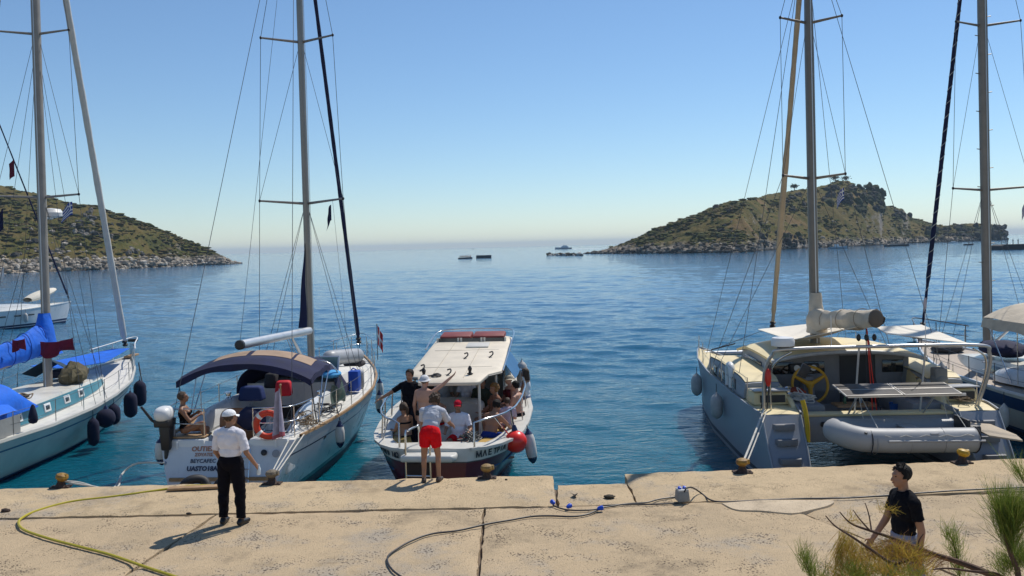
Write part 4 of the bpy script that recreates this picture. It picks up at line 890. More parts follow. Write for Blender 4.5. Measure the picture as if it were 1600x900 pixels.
# ------------------------------------------------------------------ yacht with the beige bimini, cut by the right edge
def yacht_right():
    T = frame(14.25, 17.6, math.radians(-2.2), .08)
    rt = root('sailing_yacht', 'white yacht with blue hull band and beige bimini, cut by the right edge', 'yacht', T(0, 0, -.08)); L = 12.9
    hb = lambda t: interp(t, [0, .15, .35, .55, .7, .82, .92, 1], [1.5, 1.8, 1.95, 1.85, 1.5, 1.02, .5, .04])
    hs = lambda t: interp(t, [0, .3, .6, .85, 1], [1.25, 1.2, 1.25, 1.42, 1.58])
    wl = lambda t: interp(t, [0, .15, .4, .6, .8, .94, 1], [.7, .95, 1.1, 1.0, .52, .1, .01])
    rows = [(1, 0), (.92, 1), (.62, 0), (.45, 0), (.3, 0), (.14, 1), (.06, 2), (0, 2), (-.3, 2), (-.55, 2)]
    B = make_hull(rt, T, L, hb, hs, wl, 1.0, .3, rows, [gel_w, mat('band_blue', (.012, .045, .15), .35), boot])
    deck(B, mat('teak_deck', (.42, .35, .28), .7, var=.15, vs=12, bump=.3, bs=50), nt=50); rail_strip(B, gel, 'toe_rail', .06, .06, 0, 1, -.01, .02)
    base = lambda y: hs(min(1, y/L))-.02
    coach(B, 'coachroof', [2.4, 4, 6, 8, 9, 9.8], [1.25, 1.28, 1.22, 1.0, .7, .35], [1.75, 1.78, 1.76, 1.66, 1.58, 1.48], base, gel_w)
    for s in (-1, 1):
        for y0, y1 in ((3.0, 4.2), (4.5, 5.6), (5.9, 6.8)):
            def win(m):
                f = lambda y, k: (s*(interp(y, [2.4, 4, 6, 8], [1.25, 1.28, 1.22, 1.0])*(.95 if k else .985)+.008), y, lerp(1.38, 1.58, k))
                m.prism([f(y0, 0), f(y1, 0), f(y1-.1, 1), f(y0+.1, 1)], (s*.012, 0, .004))
            part('cabin_window', glassd, rt, win, T, bevel=.004)
    for s in (-1, 1): guard(B, [.2, .3, .4, .5, .6, .7, .79, .87], .64, s, m=wire if s < 0 else steel)
    pul = tube('pulpit', wire, rt, smooth_path([(-.85, L*.87, 2.18), (-.45, L*.95, 2.26), (0, L+.22, 2.32), (.45, L*.95, 2.26), (.85, L*.87, 2.18)], 7), .018, 7, T=T)
    for x, y in ((-.78, L*.875), (.78, L*.875), (-.38, L*.96), (.38, L*.96)): tube('pulpit_leg', wire, pul, [(x, y, 1.45), (x, y, 2.22)], .015, 7, T=T)
    tube('pulpit_rail', wire, pul, smooth_path([(-.82, L*.87, 1.85), (-.42, L*.95, 1.9), (0, L+.16, 1.95), (.42, L*.95, 1.9), (.82, L*.87, 1.85)], 6), .012, 6, T=T)
    part('anchor', grey_p, rt, lambda m: (m.tube([(0, L-.3, 1.66), (0, L+.35, 1.62)], .03, 7), m.prism([(-.18, L+.42, 1.42), (.18, L+.42, 1.42), (0, L+.12, 1.5)], (0, 0, .04))), T)
    my = 8.6; mx = -.05
    rig(B, my, 1.68, 16.6, .13, mat('mast_taupe', (.23, .2, .17), .5, .3), [(6.42, 1.15, .35, .05), (11.2, .95, .3, .06)], (1.62, my-.1, 1.24), L-.3, 1.85, .07, navy_c, mx=mx, lowers=2, fl=1.15,
        back=[(-1.2, .4, 1.35), (1.2, .4, 1.35)], furl_taper=lambda k: .045 if k < .13 else .075*lerp(1, .7, k))
    a, b = B.furl
    def spiral(m):
        n = 220; d = (b-a).normalized(); x = d.orthogonal().normalized(); y = d.cross(x); pts = []
        for i in range(n+1):
            k = lerp(.05, .9, i/n); an = k*2*math.pi*34; rr = (.047 if k < .13 else .078*lerp(1, .7, k))
            pts.append(a.lerp(b, k)+(x*math.cos(an)+y*math.sin(an))*rr)
        m.tube(pts, .009, 4)
    part('furling_line', rope_w, rt, spiral, T)
    for k in range(16): tube('mast_step', mat('mast_taupe', (.32, .28, .24)), rt, [(mx+(.1 if k % 2 else -.1), my, 3.2+k*.55), (mx+(.24 if k % 2 else -.24), my-.02, 3.22+k*.55)], .014, 5, T=T)
    g = V((mx+.02, my-.15, 2.75)); e = V((mx+.5, my-4.6, 2.95))
    tube('boom', alu_l, rt, [g, e], .09, 12, T=T); tube('vang', alu_l, rt, [(mx+.1, my-.14, 1.95), (mx+.16, my-1.3, 2.72)], .04, 8, T=T)
    part('bimini_canopy', beige_c, rt, lambda m: (m.grid(lambda u, v: (lerp(-1.5, 1.5, u), lerp(3.4, 6.3, v), 2.9+.38*(1-abs(2*u-1)**2.2)+.03*math.sin(v*9)), 20, 14, th=.014), m.grid(lambda u, v: (-1.51-.06*v, lerp(3.4, 6.3, u), 2.9-.26*v+.03*math.sin(u*15)*v), 14, 3, th=.01), m.grid(lambda u, v: (lerp(-1.5, 1.5, u), 3.4-.02*v, 2.9+.38*(1-abs(2*u-1)**2.2)-.2*v), 14, 3, th=.01)), T)
    for y in (3.5, 4.8, 6.2):
        for s in (-1, 1): tube('bimini_leg', steel, rt, [(s*1.5, 4.8+(y-4.8)*.2, 1.35), (s*1.5, y, 2.88)], .015, 6, T=T)
    part('sprayhood', mat('brown_hood', (.14, .09, .06), .85), rt, lambda m: m.grid(lambda u, v: (-math.cos(math.pi*u)*1.3*(abs(math.cos(math.pi*u))**-.3 if abs(math.cos(math.pi*u)) > .05 else 1), lerp(2.6, 4.2, v), 1.6+(.75 if v < .45 else lerp(.75, .08, (v-.45)/.55))*math.sin(math.pi*u)**.6), 18, 10, th=.014), T)
    return B
y5 = yacht_right(); T5 = y5.T
hull_fender(y5, .345, -1, .28, .62, .12, fend_w, 'white fender hanging low on blue-banded hull at the right edge', None, cover_tip=False)
hull_fender(y5, .60, -1, -.15, .62, .115, fend_w, 'nearer of two pale fenders tied on the rail of the blue-banded yacht', None, off=-.08, cover_tip=False)
hull_fender(y5, .635, -1, -.2, .62, .115, fend_w, 'farther of two pale fenders tied on the rail of the blue-banded yacht', None, off=-.1, cover_tip=False)
m = MB(); c = V(T5(-.55, 7.0, 1.98)); m.ell(c, (.5, .95, .22), 18, 10, fn=lambda q: q*(1+.15*mnoise.noise(q*2))); m.thing('sail_bag', navy_c, 'navy sail bag lying along the cabin top of the beige-bimini yacht', 'bag')
m = MB(); m.ell(T5(-.2, 10.6, 1.55), (.5, .4, .16), 14, 8, fn=lambda q: q*(1+.2*mnoise.noise(q*2.4))); m.thing('deck_gear', mat('gear_dark', (.05, .05, .055), .85, bump=.6, bs=20), 'dark folded gear on the foredeck of the beige-bimini yacht', 'gear')
def upturned(label, c, l, w, h, m_, rz):
    m = MB(); R = Matrix.Rotation(rz, 3, 'Z'); c = V(c)
    m.grid(lambda u, v: c+R@V(((2*v-1)*l/2, math.cos(math.pi*u)*w/2*(1-max(0, (2*v-1))**3*.75), h*math.sin(math.pi*u)**.7*(1-max(0, 2*v-1)**3*.6))), 14, 14, th=.03)
    return m.thing('tender', m_, label, 'dinghy')
upturned('small white and blue tender upturned on the side deck of the beige-bimini yacht', T5(-1.15, 5.2, 1.3), 1.9, .7, .38, gel, math.radians(100))
flag('courtesy_flag', 'blue and white striped courtesy flag under spreader at the right edge', 'flag', T5(1.05, 8.2, 6.15), .4, .34, [plast_w, mat('flag_blue', (.02, .05, .25), .85), mat('flag_white', (.7, .68, .66), .85)], stripes=9, canton=True, droop=.8, rot=2.7, seed=4)
flag('pennant', 'small white and red pennant on halyard of the beige-bimini yacht', 'flag', T5(-1.35, 9.6, 3.25), .18, .34, [mat('flag_whitered', (.65, .5, .48), .85)], droop=.7, rot=2.2, seed=5)

# ------------------------------------------------------------------ moored yacht further out, at the far left edge
def yacht_far():
    T = frame(-40.9, 62.7, math.radians(25), 0)
    rt = root('sailing_yacht', 'white moored yacht with navy boot stripe beyond the blue-cover yacht, cut by the left edge', 'yacht', T(0, 0, 0)); L = 11.4
    hb = lambda t: interp(t, [0, .3, .55, .75, .9, 1], [1.5, 1.85, 1.8, 1.3, .6, .05]); hs = lambda t: interp(t, [0, .5, 1], [1.35, 1.35, 1.6])
    wl = lambda t: interp(t, [0, .3, .6, .85, 1], [1.1, 1.5, 1.35, .55, .02])
    B = make_hull(rt, T, L, hb, hs, wl, .5, .4, [(1, 0), (.8, 0), (.6, 0), (.4, 0), (.2, 1), (.1, 0), (.07, 1), (0, 2), (-.3, 2), (-.55, 2)], [gel, navy_p, boot])
    deck(B, deckm, nt=30); rail_strip(B, gel, 'toe_rail', .05, .05)
    coach(B, 'coachroof', [3, 5, 7, 8.5, 9.3], [1.2, 1.2, 1.0, .6, .3], [1.8, 1.82, 1.75, 1.6, 1.5], lambda y: 1.35, gel)
    for s in (-1, 1):
        guard(B, [.1, .3, .5, .65, .8, .9], .6, s)
        for y in (4.2, 5.4, 6.6): box('hull_window', glassd, rt, (s*(hb(y/L)*.975), y, .95), (.04, .5, .1), T=T, bevel=.004)
    tube('pulpit', steel, rt, smooth_path([(-.6, L*.88, 2.1), (0, L+.1, 2.2), (.6, L*.88, 2.1)], 6), .02, 6, T=T)
    rig(B, 4.3, 1.75, 19, .1, alu, [(6.5, 1.2, .4, 0), (11.5, 1, .4, 0)], (1.6, 4.1, 1.4), L-.1, 1.75, .07, navy_c, lowers=True)
    return B
y0 = yacht_far(); T0 = y0.T
hull_fender(y0, .52, 1, .25, .75, .15, fend_g, 'grey fender on the side of the moored yacht at the far left', None, cover_tip=False)
m = MB(); a = V(T0(.15, 7.5, 1.95)); b = V(T0(-.15, 10.4, 2.75))
m.grid(lambda u, v: a.lerp(b, v)+V((math.cos(u*2*math.pi)*.62*math.sin(math.pi*min(1, .12+v*.95))**.5, -.1, math.sin(u*2*math.pi)*.3*math.sin(math.pi*min(1, .12+v*.95))**.5+.05)), 14, 14, cu=True)
m.thing('covered_dinghy', cream_c, 'white covered dinghy propped up on the deck of the moored yacht', 'dinghy')
flag('pennant', 'dark red pennant on the rigging at the far left', 'flag', P(22, 250, 66), .55, 1.2, [maroon_c], droop=.5, rot=2.9, seed=2)
# ------------------------------------------------------------------ cream catamaran
def cloth_(name, c): return mat(name, c, .9, var=.15, vs=6, bump=.6, bs=18, spec=.15)
cat_g = mat('catamaran_grey_white', (.27, .29, .32), .45, var=.08, vs=1.5)
cat_c = mat('catamaran_cream', (.70, .58, .33), .55, var=.1, vs=2.2)
cat_k = mat('opening_shade', (.03, .03, .033), .6)  # dark colour painting the shade inside the doorway and hatches
cat_i = mat('cockpit_grey', (.2, .2, .21), .6, var=.1)
def catamaran():
    T = frame(7.72, 18.0, math.radians(1.6), .0)
    rt = root('catamaran', 'cream decked catamaran with solar panels and a dinghy hung between its hulls', 'catamaran', T(0, 0, 0)); L = 10.6
    hb = lambda t: interp(t, [0, .1, .3, .6, .8, .93, 1], [.42, .5, .56, .56, .44, .2, .03]); hs = lambda t: interp(t, [0, .1, .5, 1], [1.46, 1.5, 1.6, 1.8]); wl = lambda t: interp(t, [0, .3, .6, .85, 1], [.36, .45, .42, .18, .01])
    rows = [(1, 0), (.9, 0), (.75, 0), (.55, 0), (.35, 0), (.15, 1), (.08, 0), (0, 1), (-.3, 1), (-.55, 1)]
    Bs = []
    for s in (-1, 1):
        c = T(s*2.08, 0, 0); Th = frame(c.x, c.y, math.radians(1.6)); B = make_hull(rt, Th, L, hb, hs, wl, .35, 1.05, rows, [cat_g, mat('cat_boot', (.02, .03, .05), .5)], tpow=2); Bs.append(B)
        deck(B, cat_c, .05); rail_strip(B, cat_g, 'toe_rail', .035, .04)
        # stern steps let into the sloping transom
        for z in (.34, .68, 1.02, 1.3):
            y = 1.05*z/1.46
            part('stern_step', cat_i, rt, lambda m: m.prism([(-.24, y-.06, z), (.24, y-.06, z), (.20, y-.2, z-.0), (-.20, y-.2, z-.0)], (0, .02, -.13)), Th, bevel=.012)
        for sx in (-1, 1): tube('transom_edge', mat('cat_trim', (.34, .36, .38), .5), rt, [(sx*wl(0)*.98, -.02, .03), (sx*lerp(wl(0), hb(0), .7), .52, .75), (sx*hb(0)*.98, 1.03, 1.44)], .022, 6, T=Th)
        # hull cabin with its side windows
        ys, ws, zs = [2.6, 3.0, 5.5, 7.0, 7.9], [.44, .47, .47, .42, .2], [1.9, 2.0, 2.06, 1.98, 1.78]
        mb = MB(Th)
        def fn(u, v):
            y = lerp(2.6, 7.9, v); w = interp(y, ys, ws); z = interp(y, ys, zs); b = 1.55
            p = [(-1, 0), (-.96, .5), (-.88, .95), (-.5, 1), (0, 1.02), (.5, 1), (.88, .95), (.96, .5), (1, 0)][int(round(u*8))]
            return (p[0]*w, y, b+(z-b)*p[1])
        mb.grid(fn, 8, 22); mb.add([fn(i/8, 0) for i in range(9)], [tuple(range(9))]); mb.add([fn(i/8, 1) for i in range(9)], [tuple(reversed(range(9)))])
        mb.build('hull_cabin', [cat_g], rt)
        part('cabin_top', cat_c, rt, lambda m: m.grid(lambda u, v: (lerp(-.86, .86, u)*interp(lerp(2.65, 7.8, v), ys, ws), lerp(2.65, 7.8, v), interp(lerp(2.65, 7.8, v), ys, zs)+.012+.01*(1-(2*u-1)**2)), 6, 18, th=.012), Th)
        for y0_, y1_ in ((3.3, 4.25), (4.45, 5.3), (5.5, 6.2)):
            part('cabin_window', glassd, rt, lambda m: m.prism([(s*(.47*.985), y0_, 1.64), (s*(.47*.985), y1_, 1.66), (s*.47*.945, y1_-.1, 1.90), (s*.47*.945, y0_+.08, 1.88)], (s*.016, 0, .003)), Th, bevel=.003)
        # aft hatch hood over the companion to the hull
        hd = part('hatch_hood', cat_c, rt, lambda m: m.box((0, 2.25, 1.66), (.8, .8, .28), taper=.9), Th, bevel=.04)
        part('hatch_opening', cat_k, rt, lambda m: m.box((.03, 1.84, 1.66), (.55, .03, .16)), Th, bevel=0)  # dark plate, shade of the hatchway put into its colour
        part('hatch_lid', mat('lid_grey', (.4, .4, .4), .4), rt, lambda m: m.box((0, 2.0, 1.84), (.78, .5, .03), rx=-.05), Th, bevel=.008)
        for t in (.16, .3, .44, .58, .72, .86):
            x, y, z = sheer(B, t, s, 0, .05); tube('stanchion', steel, rt, [(x, y, z), (x, y, z+.6)], .011, 6, T=Th)
        for f in (.58, .32):
            pts = [sheer(B, t, s, f, .05) for t in (.16, .3, .44, .58, .72, .86)]; tube('lifeline', wire, rt, pts, .005, 4, T=Th)
        tube('bow_rail', steel, rt, [sheer(B, .86, s, .6, .05), sheer(B, .95, s, .45, .05), sheer(B, .99, s, .02, 0)], .012, 6, T=Th)
        tube('bow_cleat', steel, rt, [(-.08, L*.9, 1.86), (.08, L*.9, 1.86)], .02, 6, T=Th)
    # bridge deck, cockpit and saloon
    part('bridge_deck', cat_g, rt, lambda m: m.prism([(-1.7, 1.25, .8), (-1.7, 7.4, .8), (-1.7, 7.4, 1.5), (-1.7, 3.9, 1.5), (-1.7, 3.9, 1.12), (-1.7, 1.55, 1.12), (-1.7, 1.55, 1.36), (-1.7, 1.25, 1.36)], (3.4, 0, 0)), T, bevel=.03)
    part('aft_beam_top', cat_c, rt, lambda m: m.box((0, 1.38, 1.39), (3.3, .34, .06)), T, bevel=.02)
    for s in (-1, 1):
        part('cockpit_seat', cat_i, rt, lambda m: m.box((s*1.3, 2.7, 1.32), (.7, 2.1, .42)), T, bevel=.04)
        part('cockpit_coaming', cat_c, rt, lambda m: m.prism([(s*1.55, 1.5, 1.4), (s*1.55, 3.6, 1.4), (s*1.62, 3.6, 2.0), (s*1.62, 1.8, 1.66)], (s*.12, 0, 0)), T, bevel=.03)
    roof = lambda u, v: (lerp(-1.72, 1.9, u), lerp(3.15, 6.9, v), 2.34+.2*(1-abs(2*u-1)**2.4)+.05*math.sin(math.pi*v)-.25*max(0, v-.75)*4*.6)
    part('saloon_roof', cat_c, rt, lambda m: m.grid(roof, 20, 14, th=.07), T)
    part('roof_edge', mat('cat_trim', (.34, .36, .38), .5), rt, lambda m: m.tube([V(roof(k/20, 0))+V((0, -.01, -.035)) for k in range(21)], .045, 7), T)
    bh = part('saloon_bulkhead', cat_i, rt, lambda m: m.prism([(-1.65, 3.9, 1.1), (1.8, 3.9, 1.1), (1.8, 3.9, 2.3), (1.2, 3.9, 2.46), (0, 3.9, 2.5), (-1.0, 3.9, 2.46), (-1.65, 3.9, 2.3)], (0, .06, 0)), T, bevel=0)
    part('doorway', cat_k, rt, lambda m: m.box((.55, 3.885, 1.75), (.85, .04, 1.15)), T, bevel=0)  # dark panel on the solid bulkhead, painted as the unlit saloon inside
    for x in (-1.25, -.5, 1.4): part('bulkhead_window', glassd, rt, lambda m: m.box((x, 3.885, 2.05), (.5, .03, .3)), T, bevel=.006)
    part('instrument_panel', plast_k, rt, lambda m: m.box((-.75, 3.82, 2.06), (.7, .1, .2)), T, bevel=.02)
    for x in (-.95, -.55): part('instrument_dial', plast_w, rt, lambda m: m.lathe((x, 3.765, 2.06), (0, -1, 0), [(.075, 0), (.075, .015), (.06, .02)], 14), T)
    part('saloon_front', cat_g, rt, lambda m: m.prism([(-1.55, 6.8, 1.5), (1.55, 6.8, 1.5), (1.4, 6.55, 2.36), (-1.4, 6.55, 2.36)], (0, .06, 0)), T, bevel=0)
    for s in (-1, 1):
        part('saloon_side', cat_g, rt, lambda m: m.prism([(s*1.62, 3.9, 1.5), (s*1.62, 6.8, 1.5), (s*1.55, 6.5, 2.34), (s*1.62, 3.9, 2.34)], (s*.05, 0, 0)), T, bevel=0)
        part('saloon_window', glassd, rt, lambda m: m.box((s*1.665, 5.2, 2.0), (.03, 1.7, .3)), T, bevel=.006)
    def wheel(m):
        c = V((-.78, 3.3, 1.72)); m.tube([c+V((math.cos(a)*.42, math.sin(a)*.08, math.sin(a)*.42)) for a in [k*math.pi/18 for k in range(36)]], .034, 8, closed=True)
        for a in (.52, 2.62, 4.71): m.tube([c, c+V((math.cos(a)*.42, math.sin(a)*.08, math.sin(a)*.42))], [.06, .035], 8)
        m.ell(c, (.1, .05, .1), 12, 8)
    part('steering_wheel', mat('yellow_wheel', (.52, .27, .015), .5), rt, wheel, T)
    part('wheel_pedestal', cat_i, rt, lambda m: m.box((-.78, 3.55, 1.5), (.3, .4, .8), taper=.8), T, bevel=.03)
    for s, y in ((-1, 2.0), (1, 2.0), (1, 3.0)): part('winch', steel, rt, lambda m: m.lathe(T(s*1.66, y, 1.72), (0, 0, 1), [(.08, 0), (.085, .03), (.055, .06), (.05, .12), (.08, .17), (.02, .19)], 14))
    # bow beam, net and foredeck
    tube('bow_beam', alu_l, rt, [(-2.08, 9.75, 1.72), (2.08, 9.75, 1.72)], .075, 10, T=T)
    part('foredeck', cat_c, rt, lambda m: m.box((0, 7.75, 1.47), (3.2, .8, .08)), T, bevel=.02)
    nb = MB(T)
    for k in range(22):
        nb.tube([(-1.6+k*.152, 8.15, 1.5), (-1.6+k*.152, 9.7, 1.66)], .008, 4)
    for k in range(10): nb.tube([(-1.6, 8.2+k*.16, 1.51+k*.016), (1.6, 8.2+k*.16, 1.51+k*.016)], .008, 4)
    tag(nb.build('trampoline_net', rope_w, rt), None, None, None, 'stuff')
    tube('anchor_pole', plast_k, rt, [(-1.9, 9.6, 1.85), (-1.2, 9.4, 2.05)], .02, 6, T=T)
    B = Bs[0]; B.T = T
    rig(B, 4.55, 2.5, 13.4, .11, mat('cat_mast', (.19, .165, .14), .45, .35), [(6.72, .77, .2, .08), (10.62, .76, .2, .1)], (2.45, 5.7, 1.68), 9.7, 2.35, .09, mat('tan_sailcloth', (.44, .34, .23), .85, var=.12, vs=3, bump=.3, bs=40), mx=-.26, lowers=True, fl=1.5,
        back=None, furl_taper=lambda k: .05 if k < .06 else (.07 if k < .25 else .085 if k < .5 else .07))
    for s in (-1, 1):
        tube('aft_shroud', wire, rt, [(s*2.5, 3.4, 1.62), (-.26, 4.5, 13.2)], .007, 5, T=T)
        tube('fore_shroud', wire, rt, [(s*2.12, 9.2, 1.78), (-.26, 4.6, 12.6)], .007, 5, T=T)
        tube('bridle', wire, rt, [(s*2.05, 9.75, 1.75), (0, 9.72, 2.5)], .009, 5, T=T)
    g = V((-.26, 4.4, 3.05)); e = V((-.08, .95, 3.38))
    bo = tube('boom', alu_l, rt, [g, e], .07, 10, T=T)
    def cover(m):
        def fn(u, v):
            a = u*2*math.pi; p = g.lerp(e, v); r_ = .2+.07*fbm(V((math.cos(a)*1.6, math.sin(a)*1.6, v*4)))+.02*math.sin(a*3+v*9)+.1*sm(.25, 0, v); zz = .1
            return p+V((math.cos(a)*r_*.8, 0, math.sin(a)*r_*1.0+zz))
        m.grid(fn, 18, 24, cu=True)
        m.grid(lambda u, v: (-.26+math.cos(u*6.283)*lerp(.25, .12, v)*(1+.1*math.sin(v*13+u*9)), 4.42+math.sin(u*6.283)*lerp(.38, .18, v), 2.85+v*1.0), 14, 9, cu=True)
    part('sail_cover', beige_c, rt, cover, T)
    part('sail_end', mat('sail_end_dark', (.12, .10, .08), .85), rt, lambda m: m.ell(e+V((0, -.02, .1)), (.16, .07, .2), 14, 8), T)
    for k in range(3):
        v = .2+k*.3; p = g.lerp(e, v); part('cover_tie', rope_b, rt, lambda m: m.tube([p+V((math.cos(a)*.185, .02*math.sin(a*2+k), math.sin(a)*.235+.1)) for a in [q*math.pi/8 for q in range(16)]], .006, 5, closed=True), T)
    # mainsheet tackle with red falls
    for k, (x, m_) in enumerate(((-.08, rope_d), (.0, red_p), (.06, red_p), (.12, rope_d))): tube('mainsheet_fall', m_, rt, [(x*.6, 1.6+.1*k, 3.2), (x*1.6+.25, 2.1, 1.2)], .011, 5, T=T)
    for k in range(3): part('block', plast_k, rt, lambda m: m.ell((-.25+k*.17, 1.5, 3.02), (.05, .035, .08), 10, 7), T)
    # stern arch
    az = 2.86; ay = 1.0
    ar = tube('stern_arch', mat('arch_tube', (.50, .50, .50), .35, .7), rt, smooth_path([(-2.33, 1.5, 1.5), (-2.34, 1.35, 2.3), (-2.22, 1.15, 2.72), (-1.95, ay, az), (0, ay, az+.02), (2.05, ay, az), (2.36, 1.1, 2.68), (2.4, 1.25, 2.2), (2.26, 1.45, 1.5)], 7), .038, 9, T=T)
    tube('arch_second_tube', steel, ar, smooth_path([(2.14, 1.3, 1.5), (2.28, 1.15, 2.2), (2.24, 1.05, 2.6), (1.95, .95, az-.06)], 6), .022, 7, T=T)
    tube('arch_second_tube', steel, ar, smooth_path([(-2.2, 1.4, 1.5), (-2.22, 1.3, 2.3), (-2.1, 1.1, 2.62), (-1.85, .97, az-.06)], 6), .022, 7, T=T)
    for k in range(6): tube('arch_rung', steel, ar, [(2.27-.0*k, 1.42-.04*k, 1.62+.17*k), (2.36, 1.38-.03*k, 1.62+.17*k)], .012, 5, T=T)
    for x in (-.42, .98): tube('arch_post', alu_l, ar, [(x, ay, az), (x, 1.35, 1.4)], .022, 7, T=T)
    rd = part('radar_dome', plast_w, rt, lambda m: m.lathe(T(-2.0, ay+.1, az+.05), (0, 0, 1), [(.13, 0), (.24, .02), (.25, .12), (.22, .19), (.02, .22)], 18))
    part('radar_bracket', plast_k, rt, lambda m: m.box((-2.0, ay+.08, az+.0), (.2, .16, .1)), T)
    part('floodlight', plast_k, rt, lambda m: m.box((-1.5, ay+.3, 2.35), (.2, .06, .28), ry=.5), T, bevel=.01)
    for x in (.98, -1.0): tube('antenna', plast_w, rt, [(x, ay, az), (x, ay, az+.7)], .008, 5, T=T)
    # solar panels on their frame
    fr = part('solar_frame', alu_l, rt, lambda m: (m.box((.2, .62, 2.0), (2.36, .03, .05)), m.box((.2, .1, 1.98), (2.36, .03, .05)), m.tube([(-.6, .5, 2.0), (-.6, 1.3, 1.35)], .02, 6), m.tube([(1.0, .5, 2.0), (1.0, 1.3, 1.35)], .02, 6)), T)
    for i in range(2):
        for j in range(2):
            cx = -.5+i*1.17; cy = .15+j*.42; cz = 2.04+j*.05
            pn = part('solar_panel', mat('panel_frame', (.4, .38, .35), .5, .4), rt, lambda m: m.box((cx, cy, cz), (1.15, .41, .03), rx=.12), T, bevel=.004)
            part('solar_cells', mat('solar_cell', (.03, .022, .016), .45, var=.3, vs=12, coat=.0), pn, lambda m: m.box((cx, cy, cz+.004), (1.09, .355, .03), rx=.12), T, bevel=0)
    # grab handles on the stern beam and ring light plate
    for x in (-1.15, 1.15): part('stern_cleat', plast_k, rt, lambda m: m.lathe(T(x, 1.2, 1.2), (0, -1, 0), [(.06, 0), (.06, .03), (.03, .04)], 12))
    return Bs, T
cats, T4 = catamaran()
# awnings stretched below the boom: two cloths
m = MB(); a, b, c, d = P(1184, 515, 24.2), P(1235, 532, 20.4), P(1356, 508, 19.6), P(1300, 503, 24.5)
m.grid(lambda u, v: a.lerp(d, u).lerp(b.lerp(c, u), v)-V((0, 0, .22*math.sin(math.pi*u)*math.sin(math.pi*v))), 16, 12, th=.012); m.thing('awning', cream_c, 'white awning stretched beneath the port side of the catamaran boom', 'awning')
m = MB(); a, b, c, d = P(1368, 511, 20.0), P(1385, 522, 19.4), P(1512, 537, 19.6), P(1440, 508, 23.0)
m.grid(lambda u, v: a.lerp(d, u).lerp(b.lerp(c, u), v)-V((0, 0, .1*math.sin(math.pi*u)*math.sin(math.pi*v))), 16, 10, th=.012); m.thing('awning', cream_c, 'cream awning stretched to starboard from the end of the catamaran boom', 'awning')
# dinghy slung below the panels
def dinghy():
    rt = root('inflatable_dinghy', 'grey and white inflatable dinghy slung across between the catamaran hulls', 'dinghy', T4(.1, -.2, .75))
    gm = mat('dinghy_hypalon', (.34, .34, .335), .5, var=.06, vs=3); z = 1.22
    pts = smooth_path([(1.3, -.62, z), (.9, -.62, z), (-.6, -.62, z+.02), (-1.08, -.53, z+.06), (-1.32, -.15, z+.12), (-1.08, .25, z+.06), (-.6, .34, z+.02), (.9, .34, z), (1.3, .34, z)], 8)
    n = len(pts); rs = [.24*min(1, .15+min(i, n-1-i)/5) if min(i, n-1-i) < 4 else .24 for i in range(n)]
    m = MB(T4); m.tube(pts, rs, 16); m.build('tube', gm, rt, smooth=70)
    m = MB(T4); m.box((.1, -.14, z-.08), (2.3, .7, .06)); m.build('floor', grey_p, rt)
    m = MB(T4); m.box((1.18, -.14, z+.12), (.06, .6, .45)); m.build('transom', plast_k, rt, bevel=.01)
    m = MB(T4); m.box((.15, -.14, z+.16), (.28, .9, .04)); m.build('thwart', gm, rt, bevel=.01)
    m = MB(T4); m.tube([(1.28, -.87, z+.03), (-.55, -.87, z+.05)], .022, 6); m.build('rubbing_strake', mat('strake_grey', (.36, .36, .36), .6), rt)
    m = MB(T4); m.box((.35, -.80, z+.16), (.16, .04, .05)); m.build('handle', grey_p, rt, bevel=.01)
    for x in (-.75, -.1, .55): part('seam_band', mat('dinghy_seam', (.27, .27, .265), .55), rt, lambda m: m.tube([(x, -.62+math.sin(a)*.242, z+math.cos(a)*.242) for a in [q*math.pi/10 for q in range(20)]], .006, 4, closed=True), T4)
    gl = [(-.6+k*.13, -.62-.225*math.cos(.35), z+.235*math.sin(.75)-.05*abs(math.sin(k*math.pi/3))) for k in range(14)]
    tube('grab_line', rope_w, rt, gl, .007, 5, T=T4)
    part('valve', plast_k, rt, lambda m: m.lathe((-.95, -.78, z+.2), (0, -.5, .8), [(.03, 0), (.03, .012), (.015, .02)], 10), T4)
    part('maker_patch', grey_p, rt, lambda m: m.box((.85, -.855, z+.07), (.3, .012, .035), rx=-.3), T4, bevel=0)
    for x in (-.85, 1.2): part('lifting_strap', rope_d, rt, lambda m: m.tube([(x+.02*math.cos(a), -.62+math.sin(a)*.25, z+math.cos(a)*.25) for a in [q*math.pi/8 for q in range(16)]], .012, 5, closed=True), T4)
    for x in (-.6, 1.1):
        for y in (-.5, .3): tube('davit_fall', rope_w, rt, [(x, y, z+.2), (x, .6, 2.0)], .008, 5, T=T4)
dinghy()
m = MB(T4); m.box((1.42, -.05, 1.28), (.26, .3, .24)); m.box((1.46, -.05, 1.02), (.12, .14, .4)); m.thing('outboard_motor', plast_k, 'black outboard motor on the dinghy slung between the catamaran hulls', 'outboard motor', bevel=.05)
m = MB(T4); m.ell((.75, -.2, 1.26), (.25, .15, .08), 12, 8, fn=lambda q: q*(1+.2*mnoise.noise(q*3))); m.thing('life_jacket', mat('jacket_red', (.3, .015, .03), .8), 'dark red life jacket lying inside the slung dinghy', 'life jacket')
m = MB(T4); a = V((1.55, .15, 1.22)); 
m.prism([(1.42, .35, 1.34), (1.62, -.32, 1.20), (2.25, -.38, 1.10), (2.3, -.05, 1.14), (1.95, .28, 1.3)], (0, 0, .035)); m.thing('gangplank', mat('plank_beige', (.42, .34, .24), .7, bump=.4, bs=40), 'beige folding gangplank resting on the starboard steps of the catamaran', 'gangplank', bevel=.01)
